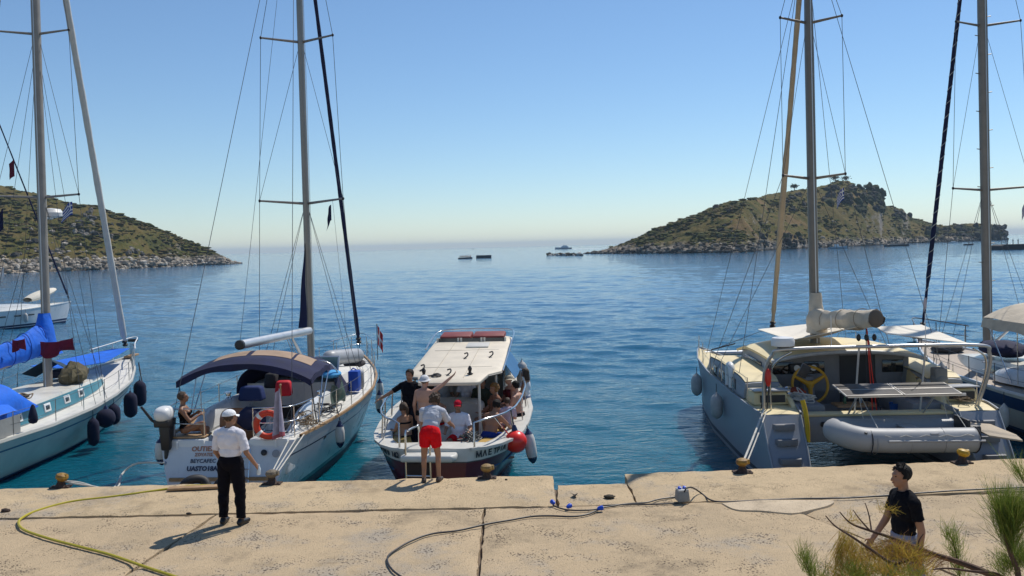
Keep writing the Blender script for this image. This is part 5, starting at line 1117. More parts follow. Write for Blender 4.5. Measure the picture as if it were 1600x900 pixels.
# lifesling, horseshoe, fenders, boathook bundle
m = MB(T4); m.tube(smooth_path([(-1.66, .92, 1.78), (-1.62, .86, 1.55), (-1.60, .8, 1.2), (-1.62, .74, .92)], 5), .085, 10, flat=.55); m.thing('rescue_sling', yel_p, 'yellow rescue sling strapped upright on the catamaran port quarter', 'rescue sling')
m = MB(T4); q0 = V((-2.52, 4.0, 1.62)); m.tube(smooth_path([q0+V((0, -.2, 0)), q0+V((0, -.2, .35)), q0+V((0, -.1, .5)), q0+V((0, .1, .5)), q0+V((0, .2, .35)), q0+V((0, .2, 0))], 6), .085, 10); m.thing('horseshoe_buoy', plast_w, 'white horseshoe buoy on the port guard rail of the catamaran', 'buoy')
m = MB(T4)
for k in range(3): m.tube([(-2.36+.05*k, 1.6-.05*k, 1.5), (-2.30+.04*k, 1.35-.03*k, 2.5)], .016, 6)
m.thing('boathooks', mat('pole_dark', (.04, .04, .05), .5), 'dark boathooks standing bundled by the port arch leg', 'boathooks')
m = MB(T4); m.ell((-2.28, 1.28, 2.22), (.07, .07, .2), 10, 8); m.thing('strobe_light', red_p, 'red floating light hung on the port arch leg of the catamaran', 'light')
def cat_fender(y, hang, lab):
    c = T4(-2.08-interp(y/10.6, [0, .1, .3, .6, .8, .93, 1], [.42, .5, .56, .56, .44, .2, .03])-.15, y, 1.62); return fender('fender', c, .66, .155, fend_g, lab, 'fenders along the catamaran', hang, cover_tip=False)
cat_fender(7.6, .18, 'grey fender nearest the port bow of the catamaran')
cat_fender(4.4, .22, 'grey fender amidships on the port hull of the catamaran')
m = MB(T4); m.box((1.95, 2.6, 2.0), (.3, .3, .35)); m.ell((1.95, 2.6, 1.9), (.2, .2, .16), 12, 8); m.thing('covered_winch', mat('cover_grey', (.2, .2, .19), .85), 'grey covered winch on the starboard deck of the catamaran', 'winch', bevel=.05)
flag('courtesy_flag', 'blue and white courtesy flag below the starboard spreader of the catamaran', 'flag', T4(.45, 4.3, 6.45), .3, .3, [plast_w, mat('flag_blue', (.02, .05, .25), .85), mat('flag_white', (.7, .68, .66), .85)], stripes=9, canton=True, droop=.8, rot=2.7, seed=7)

# loose gear about the catamaran
tangle(T4(-1.35, 2.2, 1.55), .13, 8, 41, .012).thing('rope_coil', rope_w, 'coil of white rope on the port cockpit seat of the catamaran', 'rope')
tangle(T4(1.35, 2.5, 1.55), .13, 8, 43, .012).thing('rope_coil', mat('blue_rope', (.05, .1, .25), .85), 'coil of blue rope on the starboard cockpit seat of the catamaran', 'rope')
tangle(T4(2.05, 1.7, 1.56), .1, 7, 44, .011).thing('rope_coil', rope_b, 'brown rope coiled on the starboard stern deck of the catamaran', 'rope')
for x, y, lab, c_ in ((-1.25, 3.1, 'rust red cushion on the port cockpit seat of the catamaran', (.28, .06, .035)), (1.3, 3.3, 'grey cushion on the starboard cockpit seat of the catamaran', (.22, .22, .23))):
    m = MB(); m.ell(T4(x, y, 1.6), (.28, .32, .09), 16, 8, fn=lambda q: V((math.copysign(abs(q.x)**.6, q.x), math.copysign(abs(q.y)**.6, q.y), q.z))); m.thing('cushion', cloth_('cushion_'+str(c_[0]), c_), lab, 'cushion')
m = MB(); m.lathe(T4(.95, 2.6, 1.13), (0, 0, 1), [(.11, 0), (.14, .24), (.15, .25), (.13, .24), (.1, .03)], 16); m.thing('bucket', mat('bucket_blue', (.02, .1, .32), .5), 'blue bucket on the cockpit floor of the catamaran', 'bucket')
m = MB(); m.box(T4(.1, 2.9, 1.3), (.9, .5, .05)); m.box(T4(.1, 2.9, 1.2), (.1, .1, .2)); m.thing('folding_table', teak, 'low wooden table in the middle of the catamaran cockpit', 'table', bevel=.01)
for k, (x, y) in enumerate(((-.1, 2.9), (.3, 3.0))):
    m = MB(); m.lathe(T4(x, y, 1.325), (0, 0, 1), [(.035, 0), (.038, .1), (.015, .16), (.015, .2)], 12); m.thing('bottle', mat('bottle_'+str(k), ((.05, .12, .05), (.3, .35, .38))[k], .2, coat=.4), ('green bottle on the low wooden table', 'pale bottle on the low wooden table')[k], 'bottle')
# ------------------------------------------------------------------ tour boat
tb_w = mat('tour_white', (.58, .56, .50), .45, var=.1, vs=3)
tb_m = mat('tour_maroon', (.11, .007, .018), .3, var=.2, vs=2, coat=.3)
tb_roof = mat('tour_roof_cream', (.68, .60, .47), .6, var=.1, vs=2.5, bump=.1, bs=30)
def tour_boat():
    T = frame(-1.62, 18.0, math.radians(4.0), .15)
    rt = root('tour_boat', 'maroon and white tour boat with cream roof, full of passengers', 'tour boat', T(0, 0, -.15)); L = 9.4
    hb = lambda t: interp(t, [0, .015, .05, .10, .17, .28, .42, .6, .75, .87, .95, 1], [.62, .9, 1.2, 1.42, 1.58, 1.68, 1.7, 1.52, 1.15, .68, .3, .04])
    hs = lambda t: interp(t, [0, .2, .45, .7, 1], [.98, 1.0, 1.12, 1.3, 1.65]); wl = lambda t: interp(t, [0, .1, .4, .65, .85, 1], [.5, .95, 1.3, 1.1, .5, .02])
    rows = [(1, 0), (.93, 0), (.76, 0), (.735, 2), (.71, 1), (.5, 1), (.3, 1), (.12, 1), (.0, 1), (-.3, 1), (-.7, 1)]
    B = make_hull(rt, T, L, hb, hs, wl, .9, .12, rows, [tb_w, tb_m, mat('tour_line', (.08, .07, .07), .5)], nt=48, zb=-.7, tr_white=False)
    inn = lambda x, y: abs(x) < max(0, hb(min(1, max(0, y/L)))-.34) and .62 < y < 7.2
    deck(B, tb_w, .03, skip=lambda x, y, z: inn(x, y), nt=80, nu=28)
    rail_strip(B, tb_w, 'rubbing_strake', .10, .055, 0, 1, -.05, -.02, 60)
    part('cockpit_sole', mat('sole_blue', (.03, .10, .22), .7, var=.2, vs=6), rt, lambda m: m.grid(lambda u, v: ((2*u-1)*(hb(lerp(.05, .78, v))-.2), lerp(.5, 7.3, v), .50), 8, 20, th=.03), T)
    for s in (-1, 1):
        part('cockpit_lining', tb_w, rt, lambda m: m.grid(lambda u, v: (s*(max(.1, hb(lerp(.062, .77, u))-.33)), lerp(.6, 7.2, u), lerp(.5, hs(lerp(.06, .77, u))+.005, v)), 30, 2, th=.012*s), T)
        def bench(m):
            m.grid(lambda u, v: (s*(hb(lerp(.1, .42, u))-lerp(.36, .74, v)), lerp(.95, 4.1, u), .90), 18, 3, th=.05*-s if s < 0 else .05)
        part('side_bench', mat('bench_yellow', (.42, .26, .06), .6, var=.15), rt, bench, T)
    part('stern_lining', tb_w, rt, lambda m: m.box((0, .6, .72), (1.9, .04, .5)), T, bevel=0)
    # stern platform with its ladder hoops
    part('stern_platform', tb_w, rt, lambda m: m.prism([(-.62, .25, .78), (-.72, -.2, .78), (.34, -.26, .78), (.42, -.14, .78), (.42, .25, .78)], (0, 0, .14)), T, bevel=.05, seg=3)
    def hoop(m, x0, x1, y, zb, zt, dy=0): m.tube(smooth_path([(x0, y, zb), (x0, y, zt-.1), (lerp(x0, x1, .2), y+dy*.2, zt), (lerp(x0, x1, .8), y+dy*.8, zt), (x1, y+dy, zt-.1), (x1, y+dy, zb+.15)], 5), .022, 8)
    part('ladder_hoop', steel, rt, lambda m: hoop(m, -.60, -.44, -.12, .05, 1.38, .65), T)
    part('ladder_hoop', steel, rt, lambda m: hoop(m, -.10, .02, -.16, .05, 1.33, .5), T)
    for z in (.25, .5): tube('ladder_step', steel, rt, [(-.6, -.12, z), (-.1, -.16, z)], .018, 6, T=T)
    part('rudder', mat('wet_wood', (.05, .03, .02), .6), rt, lambda m: m.box((-.38, .1, .1), (.5, .1, 1.2)), T, bevel=.02)
    # rails round the quarters
    def rail(s, t0, t1, h):
        n = 26; pts = [sheer(B, lerp(t0, t1, k/n), s, h*(.97 if k else .9), .1) for k in range(n+1)]
        a = sheer(B, t0, s, .0, .1)
        r_ = tube('hand_rail', steel, rt, [a]+pts, .022, 8, T=T)
        for k in (6, 12, 18, 24):
            p = V(sheer(B, lerp(t0, t1, k/n), s, 0, .1)); tube('rail_post', steel, r_, [p, p+V((-s*.03, .02, h))], .017, 7, T=T)
        tube('rail_brace', steel, r_, [V(sheer(B, lerp(t0, t1, .2), s, 0, .12)), V(sheer(B, lerp(t0, t1, .08), s, h*.95, .12))], .015, 6, T=T)
        return r_
    rail(1, .012, .62, .56); rail(-1, .015, .5, .56)
    # roof on its posts
    # plan outline of the roof, stepped at its after edge
    outl = [(-1.06, 2.62), (-.80, 2.55), (-.70, 2.0), (-.62, 1.95), (.62, 1.95), (.70, 2.05), (.82, 2.75), (1.10, 3.05), (1.08, 7.2), (.98, 7.4), (-.96, 7.4), (-1.04, 7.2)]
    rz = lambda y: 1.99+(y-1.9)*.085
    def rf(m):
        n = len(outl); top = [(x, y, rz(y)+.05) for x, y in outl]; cx, cy = 0, 4.6
        ins = [(lerp(x, cx, .12), lerp(y, cy, .06), rz(lerp(y, cy, .06))+.095) for x, y in outl]; bot = [(x, y, rz(y)-.02) for x, y in outl]
        m.add(top+ins+bot, [(i, (i+1) % n, n+(i+1) % n, n+i) for i in range(n)]+[tuple(range(n, 2*n))]+[(2*n+i, 2*n+(i+1) % n, (i+1) % n, i) for i in range(n)]+[tuple(reversed(range(2*n, 3*n)))])
    ro = part('roof', tb_roof, rt, rf, T, bevel=.012)
    part('roof_trim', mat('trim_dark', (.10, .09, .08), .5), ro, lambda m: [m.tube([(outl[i][0], outl[i][1], rz(outl[i][1])-.0), (outl[(i+1) % len(outl)][0], outl[(i+1) % len(outl)][1], rz(outl[(i+1) % len(outl)][1])-.0)], .018, 6) for i in (0, 6, 7, 8, 11)], T)
    tube('roof_rail', steel, rt, smooth_path([(1.12, 3.2, rz(3.2)+.02), (1.16, 5.5, rz(5.5)+.22), (1.1, 7.2, rz(7.2)+.25), (.6, 7.5, rz(7.5)+.26), (-.6, 7.5, rz(7.5)+.26), (-1.05, 7.2, rz(7.2)+.22), (-1.1, 5.5, rz(5.5)+.1)], 6), .018, 7, T=T)
    for x in (-.45, .3): part('roof_seam', mat('seam_buff', (.42, .37, .29), .7), ro, lambda m: m.tube([(x, 2.2, rz(2.2)+.097), (x+.03, 7.2, rz(7.2)+.097)], .008, 5), T)  # seams drawn in a darker buff than the roof
    for y in (3.3, 5.3): part('roof_seam', mat('seam_buff', (.42, .37, .29), .7), ro, lambda m: m.tube([(-.82, y, rz(y)+.097), (.85, y+.05, rz(y)+.097)], .008, 5), T)
    part('roof_hatch', tb_w, ro, lambda m: m.box((.25, 5.9, rz(5.9)+.11), (.6, .6, .05), rx=.085), T, bevel=.02)
    for x, y in ((-.72, 2.1), (.66, 2.15), (.95, 3.2), (1.0, 5.0), (1.0, 7.0), (-.95, 3.0), (-1.0, 5.0), (-1.0, 7.0)): tube('roof_post', tb_w, rt, [(x, y, .55), (x, y, rz(y))], .03, 8, T=T)
    for x0, x1 in ((-.88, -.02), (.02, .90)): part('roof_cushion', mat('cushion_maroon', (.20, .035, .03), .6, var=.2, vs=4), rt, lambda m: m.box(((x0+x1)/2, 6.9, rz(6.9)+.17), (x1-x0, .75, .15), rx=.08), T, bevel=.05)
    for x, y, k in ((-.62, 2.35, 0), (-.34, 2.4, 1), (-.08, 2.5, 2), (.42, 2.5, 0), (-.78, 3.0, 2), (.10, 4.3, 2), (.72, 4.4, 2)):
        def fit(m):
            z = rz(y)+.1; c = V((x, y, z))
            if k == 0: m.lathe(c, (0, 0, 1), [(.045, 0), (.05, .03), (.03, .06), (.05, .14), (.02, .2)], 10); m.tube([c+V((-.07, 0, .02)), c+V((.07, 0, .02))], .014, 6)
            elif k == 1: m.tube([c+V((math.cos(a)*.10, math.sin(a)*.12, .02)) for a in [q*math.pi/8 for q in range(16)]], .02, 6, closed=True); m.tube([c+V((math.cos(a)*.06, math.sin(a)*.08, .045)) for a in [q*math.pi/8 for q in range(16)]], .018, 6, closed=True); m.tube([c+V((-.1, 0, .02)), c+V((-.2, -.1, .02))], .018, 6)
            else: m.tube(smooth_path([c+V((-.03, -.08, 0)), c+V((.05, 0, .06)), c+V((.04, .1, .12)), c+V((-.04, .12, .1))], 4), .018, 6)
        part('roof_fitting', black_r, rt, fit, T)
    # wheelhouse: console, windscreen frames, dark interior behind
    part('console', tb_w, rt, lambda m: m.prism([(-.8, 3.3, .5), (.6, 3.3, .5), (.6, 3.3, 1.28), (.45, 3.15, 1.38), (-.65, 3.15, 1.38), (-.8, 3.3, 1.28)], (0, .9, 0)), T, bevel=.05)
    part('engine_box', tb_w, rt, lambda m: m.box((-.1, 2.4, .72), (1.0, 1.1, .46), taper=.92), T, bevel=.05)
    part('forward_cabin', tb_w, rt, lambda m: m.prism([(-1.1, 6.4, .9), (1.1, 6.4, .9), (.95, 6.4, 1.75), (-.95, 6.4, 1.75)], (0, 1.6, 0)), T, bevel=.06)
    for x0, x1 in ((-.95, -.34), (-.3, .3), (.34, .95)):
        w = part('windscreen_frame', tb_w, rt, lambda m: (m.box(((x0+x1)/2, 6.5, 1.8), (x1-x0, .05, .06)), m.box(((x0+x1)/2, 6.5, rz(6.5)-.08), (x1-x0, .05, .08)), m.box((x0+.02, 6.5, 2.18), (.05, .05, .8)), m.box((x1-.02, 6.5, 2.18), (.05, .05, .8))), T)
        part('windscreen_pane', mat('pane_dark', (.06, .07, .075), .1, coat=.5), w, lambda m: m.box(((x0+x1)/2, 6.51, 2.2), (x1-x0-.08, .015, .74)), T, bevel=0)
    for s in (-1, 1): part('side_screen', mat('screen_smoke', (.05, .05, .055), .3), rt, lambda m: m.grid(lambda u, v: (s*1.0, lerp(4.6, 6.9, u), lerp(1.15, rz(5.5)-.1, v)), 6, 4, th=.012), T)
    part('side_awning', mat('awning_blue', (.03, .14, .3), .8), rt, lambda m: m.grid(lambda u, v: (1.02+.3*v, lerp(4.4, 6.6, u), rz(5)-.05-.45*v-.05*math.sin(u*3.1)), 10, 5, th=.01), T)
    tl = mat('boat_lettering', (.03, .03, .035), .5)
    def side_text(s_, t0, t1, sd, size):
        n = len(s_); tot = 0
        for i, ch in enumerate(s_):
            if ch == ' ': continue
            t = lerp(t0, t1, (i+.5)/n); p = V(B.T(*B.pt(t, hs(t)*.80, sd))); q = V(B.T(*B.pt(min(1, t+.01), hs(t)*.80, sd))); p2 = V(B.T(*B.pt(max(0, t-.01), hs(t)*.80, sd)))
            x = (q-p2).normalized()*(1 if sd > 0 else -1); upv = (V(B.T(*B.pt(t, hs(t)*.92, sd)))-p).normalized(); nn = x.cross(upv)
            text_mesh('letter', ch, size, tl, rt, p+nn*.012, x, upv, .006)
    side_text('ΜΑΕΤΡΙΑ', .008, .092, 1, .17); side_text('Ω61 01Ν Θ ΕΛΛ', .012, .10, -1, .15)
    # heap of anchor chain and ropes on the after deck
    return B
yt = tour_boat(); T3 = yt.T
tangle(T3(.62, .95, .98), .11, 12, 31, .014).thing('rope_coil', mat('chain_grey', (.12, .12, .115), .6, .4), 'heap of grey chain on the stern deck of the tour boat', 'chain')
def big_buoy():
    x, y, z = sheer(yt, .235, 1); p = V(T3(x+.30, y, z+.1)); c = P(806, 690, 19.1); r = .24
    rt = root('buoy', 'bright red ball buoy hanging on the side of the tour boat', 'buoy', c-V((0, 0, r)))
    m = MB(); m.ell(c, (r, r, r), 24, 16); m.build('ball', mat('buoy_red', (.80, .025, .012), .32, var=.06, coat=.3), rt)
    m = MB(); m.lathe(c+V((-.02, .02, r*.97)), (-.1, .1, 1), [(.07, 0), (.055, .06), (.035, .12)], 12); m.build('neck', navy_p, rt)
    m = MB(); m.tube([c+V((-.03, .03, r+.08)), c+V((-.1, .16, r+.45))], .012, 6); m.build('lanyard', rope_d, rt)
big_buoy()
x, y, z = sheer(yt, .185, 1); fender('fender', T3(x+.14, y, z+.12), .72, .12, fend_w, 'white fender hanging behind the red ball buoy', None, .1, (.15, -.1))
x, y, z = sheer(yt, .68, 1); fender('fender', T3(x+.05, y, z+.72), .75, .15, fend_g, 'fat grey fender tied high on the starboard bow of the tour boat', None, .05, cover_tip=False)
# ------------------------------------------------------------------ people
skin_l = mat('skin_fair', (.50, .27, .185), .55, var=.08, vs=9); skin_t = mat('skin_tan', (.33, .165, .095), .5, var=.1, vs=9); skin_d = mat('skin_dark_tan', (.24, .115, .065), .5, var=.1, vs=9)
hair_b = mat('hair_dark', (.008, .006, .005), .6, spec=.25, var=.4, vs=30, bump=.8, bs=90); hair_br = mat('hair_brown', (.06, .033, .017), .6, var=.4, vs=30, bump=.8, bs=90); hair_bl = mat('hair_blond', (.25, .12, .03), .6, var=.4, vs=30, bump=1, bs=70)
def cloth(name, c, **k): return mat(name, c, .9, var=.12, vs=5, bump=.7, bs=16, spec=.15, **k)
DN = V((0, 0, -1))
STAND = ((V((-.03, .0, -1)), V((-.02, -.03, -1))), (V((.03, .0, -1)), V((.02, -.03, -1))))
SIT = ((V((-.25, 1, -.08)), V((-.03, -.1, -1))), (V((.25, 1, -.08)), V((.03, -.1, -1))))
HANG = ((V((-.18, .0, -1)), V((-.06, .25, -1))), (V((.18, .0, -1)), V((.06, .25, -1))))
LAP = ((V((-.22, .3, -1)), V((.25, 1, -.15))), (V((.22, .3, -1)), V((-.25, 1, -.15))))
def person(label, pos, face=0, h=1.75, anchor='feet', lean=(0, 0, 1), legs=STAND, arms=HANG, head=(0, 0), girth=1.0, skin=None, wear=(), hair=None, hairstyle='short', hat=None, vox=.0135, extra=None, female=False, shoes=None, curl=.35, belly=0):
    k = h/1.75; prims = []; sk = skin or skin_t
    def cap(a, b, ra, rb, tg): prims.append(('c', V(a), V(b), ra*k, rb*k, tg))
    def ell(c, r, R, tg): prims.append(('e', V(c), V(r)*k, R, 0, tg))
    up = V(lean).normalized(); right = V((1, 0, 0)); right = (right-up*right.dot(up)).normalized(); fwd = up.cross(right)
    RT = Matrix((right, fwd, up)).transposed()
    S = lambda x, y, z: RT@V((x, y, z))*k
    pel = V((0, 0, 0)); g = girth; sh = .185 if not female else .16
    ell(pel+S(0, 0, 0), (.165*g, .115*g, .12), RT, 'torso'); ell(S(0, .01*g+.03*belly, .15), (.142*g, .105*g+.04*belly, .15), RT, 'torso'); ell(S(0, .005, .33), ((.172 if not female else .15)*g, .118*g, .19), RT, 'torso')
    if female:
        for s in (-1, 1): ell(S(s*.07, .10, .34), (.065, .06, .065), RT, 'torso')
    nb = S(0, -.005, .50); ell(S(0, -.01, .44), (sh*.98, .085*g, .075), RT, 'torso')
    hy, hp = head; hc = nb+S(0, .03+.06*math.sin(hp), .165)
    RH = RT@Matrix.Rotation(hy, 3, 'Z')@Matrix.Rotation(-hp, 3, 'X')
    Hh = lambda x, y, z: hc+RH@V((x, y, z))*k
    cap(nb-S(0, 0, .03), hc-RH@V((0, .015, .06))*k, .058, .052, 'neck')
    ell(Hh(0, -.012, .028), (.077, .096, .092), RH, 'head'); ell(Hh(0, .022, -.042), (.06, .07, .075), RH, 'head'); ell(Hh(0, .055, -.085), (.036, .032, .028), RH, 'head')
    cap(Hh(0, .086, .012), Hh(0, .108, -.03), .012, .017, 'head'); ell(Hh(0, .088, -.06), (.024, .012, .008), RH, 'head'); ell(Hh(0, .083, .03), (.05, .014, .012), RH, 'head')
    for s in (-1, 1): ell(Hh(s*.078, -.005, -.012), (.012, .022, .034), RH, 'head')
    foot_pts = []; hands = []
    for i, s in ((0, -1), (1, 1)):
        hip = S(s*.088*g, 0, -.03); th, shn = [V(d).normalized() for d in legs[i]]
        kn = hip+th*.43*k; an = kn+shn*.42*k
        cap(hip, kn, .088*g, .058, 'thigh'+'LR'[i]); cap(kn, an, .056, .038, 'shin'+'LR'[i])
        fx = V((s*.18, 1, 0)).normalized(); calf = kn.lerp(an, .3)-shn.cross(V((1, 0, 0))).normalized()*0
        back = (V((0, -1, 0))-shn*V((0, -1, 0)).dot(shn)).normalized(); ell(calf+back*.018*k, (.052, .052, .11), shn.to_track_quat('Z', 'Y').to_matrix(), 'shin'+'LR'[i])
        fd = (fx-shn*fx.dot(shn)*.9).normalized() if anchor == 'seat' else fx
        heel = an+V((0, 0, -.045))*k-fd*.045*k; cap(heel, an+fd*.15*k+V((0, 0, -.055))*k, .038, .03, 'foot'+'LR'[i]); cap(an, heel, .038, .036, 'foot'+'LR'[i]); foot_pts.append(an.z-.09*k)
        shp = S(s*sh, -.01, .418); ua, fa = [V(d).normalized() for d in arms[i]]
        el = shp+ua*.29*k; wr = el+fa*.255*k
        cap(shp, el, .053*math.sqrt(g), .041, 'uarm'+'LR'[i]); cap(el, wr, .042, .028, 'farm'); ell(shp, (.055, .057, .056), RT, 'uarm'+'LR'[i]); cap(S(s*.05, -.012, .475), S(s*sh*.9, -.012, .435), .05, .048, 'torso')
        side = V((0, 1, 0))-fa*fa.dot(V((0, 1, 0)))
        if side.length < .3: side = V((1, 0, 0))*s-fa*fa.dot(V((1, 0, 0))*s)
        side.normalize(); pn = fa.cross(side).normalized()*(-s)         # side: thumb side, pn: palm normal
        if pn.dot(V((-s, 0, 0))) < 0: pn = -pn
        RHd = Matrix((side, pn, fa)).transposed()
        ell(wr+fa*.05*k, (.041, .018, .055), RHd, 'hand')
        for q, (o_, ln) in enumerate(((.03, .072), (.011, .082), (-.009, .076), (-.028, .06))):
            b0 = wr+(fa*.085+side*o_)*k; d1 = (fa+pn*curl+side*o_*1.5).normalized(); b1 = b0+d1*ln*.52*k; d2 = (fa+pn*curl*2.6).normalized(); b2 = b1+d2*ln*.5*k
            cap(b0-fa*.02*k, b1, .0098, .0092, 'hand'); cap(b1, b2, .0092, .008, 'hand')
        t0 = wr+(fa*.03+side*.034)*k; t1 = t0+(fa*.6+side*.75+pn*.3).normalized()*.042*k; cap(t0, t1, .013, .011, 'hand'); cap(t1, t1+(fa*.9+side*.3+pn*.35).normalized()*.032*k, .011, .009, 'hand')
        hands.append(wr+fa*.09*k)
    # place
    R0 = Matrix.Rotation(math.radians(face), 3, 'Z'); pos = V(pos)
    drop = min(foot_pts) if anchor == 'feet' else -.125*k
    W = lambda p: pos+R0@(p-V((0, 0, drop)))
    # mesh
    mb = MB()
    for p in prims:
        if p[0] == 'c':
            a, b, ra, rb = p[1], p[2], p[3], p[4]; d = (b-a); ln = d.length; d.normalize(); prof = []
            for q in range(5): an_ = -math.pi/2+q*math.pi/8; prof.append((ra*math.cos(an_), ra*math.sin(an_)))
            for q in range(5): an_ = q*math.pi/8; prof.append((rb*math.cos(an_), ln+rb*math.sin(an_)))
            mb.lathe(a, d, prof, 10)
        else: mb.ell(p[1], p[2], 16, 10, R=p[3])
    me = bpy.data.meshes.new('tmp'); me.from_pydata([tuple(v) for v in mb.v], [], mb.f); ob = bpy.data.objects.new('tmp', me); COL.objects.link(ob)
    bm = bmesh.new(); bm.from_mesh(me); bmesh.ops.recalc_face_normals(bm, faces=bm.faces[:]); bm.to_mesh(me); bm.free()
    r = ob.modifiers.new('r', 'REMESH'); r.mode = 'VOXEL'; r.voxel_size = vox*k; s_ = ob.modifiers.new('s', 'SMOOTH'); s_.factor = .5; s_.iterations = 3
    dg = bpy.context.evaluated_depsgraph_get(); bme = bpy.data.meshes.new_from_object(ob.evaluated_get(dg)); bpy.data.objects.remove(ob)
    n = len(bme.vertices); co = np.empty(n*3, np.float32); bme.vertices.foreach_get('co', co); co = co.reshape(-1, 3)
    nr = np.empty(n*3, np.float32); bme.vertices.foreach_get('normal', nr); nr = nr.reshape(-1, 3)
    best = np.full(n, 1e9); bt = np.zeros(n, int); tt = np.zeros(n); names = sorted({p[5] for p in prims})
    for p in prims:
        if p[0] == 'c':
            a, b = np.array(p[1]), np.array(p[2]); d = b-a; t = np.clip(((co-a)@d)/max(1e-9, d@d), 0, 1); dist = np.linalg.norm(co-(a+t[:, None]*d), axis=1)-(p[3]+(p[4]-p[3])*t)
        else:
            Rm = np.array(p[3]); q = (co-np.array(p[1]))@Rm; rr = np.array(p[2]); kq = np.linalg.norm(q/rr, axis=1); dist = (kq-1)*np.min(rr); t = np.zeros(n)
        w = dist < best; best[w] = dist[w]; bt[w] = names.index(p[5]); tt[w] = t[w]
    tau = (co@np.array(up))/k/.5; hl = (co-np.array(hc))@np.array(RH)/k
    rt = root('person', label, 'person', pos)
    fv = [tuple(f.vertices) for f in bme.polygons]
    R0n = np.array(R0)
    wco = (co-np.array([0, 0, drop]))@R0n.T; wnr = nr@R0n.T
    body = bpy.data.meshes.new('body'); body.from_pydata(wco.tolist(), [], fv); body.materials.append(sk); body.polygons.foreach_set('use_smooth', [True]*len(fv)); body.update()
    bo = bpy.data.objects.new('body', body); COL.objects.link(bo); bo.parent = rt
    def shell(name, mk, mtl, infl, wr=.0, ws=16, low=None):
        fs = [f for f in fv if sum(mk[i] for i in f) >= 3]
        if not fs: return
        ids = sorted({i for f in fs for i in f}); mp = {i: j for j, i in enumerate(ids)}
        vs = []
        for i in ids:
            p = wco[i]; inf = infl(i) if callable(infl) else infl
            if wr: inf = inf+wr*mnoise.noise(V(co[i])*ws)+wr*.5*mnoise.noise(V(co[i])*ws*2.3)
            vs.append(p+wnr[i]*inf)
        m2 = bpy.data.meshes.new(name); m2.from_pydata([tuple(map(float, v)) for v in vs], [], [tuple(mp[i] for i in f) for f in fs]); m2.materials.append(mtl); m2.polygons.foreach_set('use_smooth', [True]*len(fs)); m2.update()
        o2 = bpy.data.objects.new(name, m2); COL.objects.link(o2); o2.parent = rt
        so = o2.modifiers.new('hem', 'SOLIDIFY'); so.thickness = .006; so.offset = -1; return o2
    zone = np.array(names)[bt]
    for nm, mtl, cond, infl, wr in wear:
        mk = np.array([cond(z, t, ta, c) for z, t, ta, c in zip(zone, tt, tau, hl)]); shell(nm, mk, mtl, infl, wr)
    if hair:
        ishead = (zone == 'head')
        if hairstyle in ('short', 'tuft'): mk = ishead & ((hl[:, 2] > .05+.9*np.maximum(0, hl[:, 1]-.03)) | ((hl[:, 1] < .022) & (hl[:, 2] > -.01)) | ((hl[:, 1] < -.012) & (hl[:, 2] > -.05)) | ((hl[:, 1] < -.05) & (hl[:, 2] > -.078)))
        else: mk = ishead & ((hl[:, 2] > .055) | (hl[:, 1] < .01)) & ~((hl[:, 1] > .07) & (hl[:, 2] < .09))
        if hat: mk = ishead & (hl[:, 1] < .02) & (hl[:, 2] < .045) & (hl[:, 2] > -.07) & ((hl[:, 1] < -.02) | (hl[:, 2] > -.01))
        shell('hair', mk, hair, (lambda i: .004*k if hat else (.003+.016*sm(-.04, .09, hl[i, 2])+.006*sm(.03, .08, hl[i, 1]))*k) if hairstyle in ('short', 'tuft') else (lambda i: .024*k), .008*k, 26)
        WH = lambda x, y, z: W(Hh(x, y, z))
        if hairstyle in ('curly', 'mop'):
            rd = random.Random(len(label)); hm = MB()
            for q in range(70 if hairstyle == 'curly' else 44):
                th = rd.uniform(0, 6.28); ph = rd.uniform(-.5, 1.3); y_ = -.02+.1*math.cos(ph)*math.sin(th)
                if y_ > .06 and ph < .7: continue
                z_ = .03+.1*math.sin(ph) if ph > 0 else .03+(.17 if hairstyle == 'curly' else .09)*ph
                hm.ell(WH(.095*math.cos(ph)*math.cos(th), y_, z_), [rd.uniform(.02, .034)*k]*3, 7, 5)
            hm.build('hair_curls', hair, rt)
        if hairstyle == 'tuft':
            rd = random.Random(5); hm = MB()
            for q in range(90):
                th = rd.uniform(0, 6.28); ph = rd.uniform(.35, 1.5); d_ = V((math.cos(ph)*math.cos(th)*.082, -.012+math.cos(ph)*math.sin(th)*.1, .03+math.sin(ph)*.1))
                hm.tube([WH(*d_), WH(d_.x*1.12+rd.gauss(0, .008), d_.y*1.06+.012+rd.gauss(0, .01), d_.z*1.1+rd.gauss(.004, .006))], [.011*k, .003*k], 5)
            hm.build('hair_tufts', hair, rt)
        if hairstyle == 'pony':
            hm = MB(); hm.tube(smooth_path([WH(0, -.09, .05), WH(0, -.15, .04), WH(.01, -.17, -.03), WH(.02, -.15, -.12), WH(.01, -.13, -.2)], 4), [.02, .025, .03]+[.034]*10+[.03, .022, .015, .008], 8); hm.build('ponytail', hair, rt)
        if hairstyle == 'long':
            hm = MB(); hm.grid(lambda u, v: WH((.085+.02*v)*math.sin(lerp(-1.9, 1.9, u)), -.02-(.085+.02*v)*math.cos(lerp(-1.9, 1.9, u)), .05-.24*v), 14, 8, th=.02*k); hm.build('hair_fall', hair, rt)
    ek = MB()
    for s in (-1, 1):
        e_ = MB(); e_.ell(W(Hh(s*.031, .079, .012)), [.0105*k, .007*k, .0065*k], 8, 6); e_.build('eye', mat('eye_dark', (.02, .015, .012), .3), rt)
    e_ = MB(); e_.ell(W(Hh(0, .099, -.062)), [.022*k, .005*k, .005*k], 10, 6, R=R0@RH); e_.build('mouth', mat('lips', (.22, .07, .06), .5), rt)
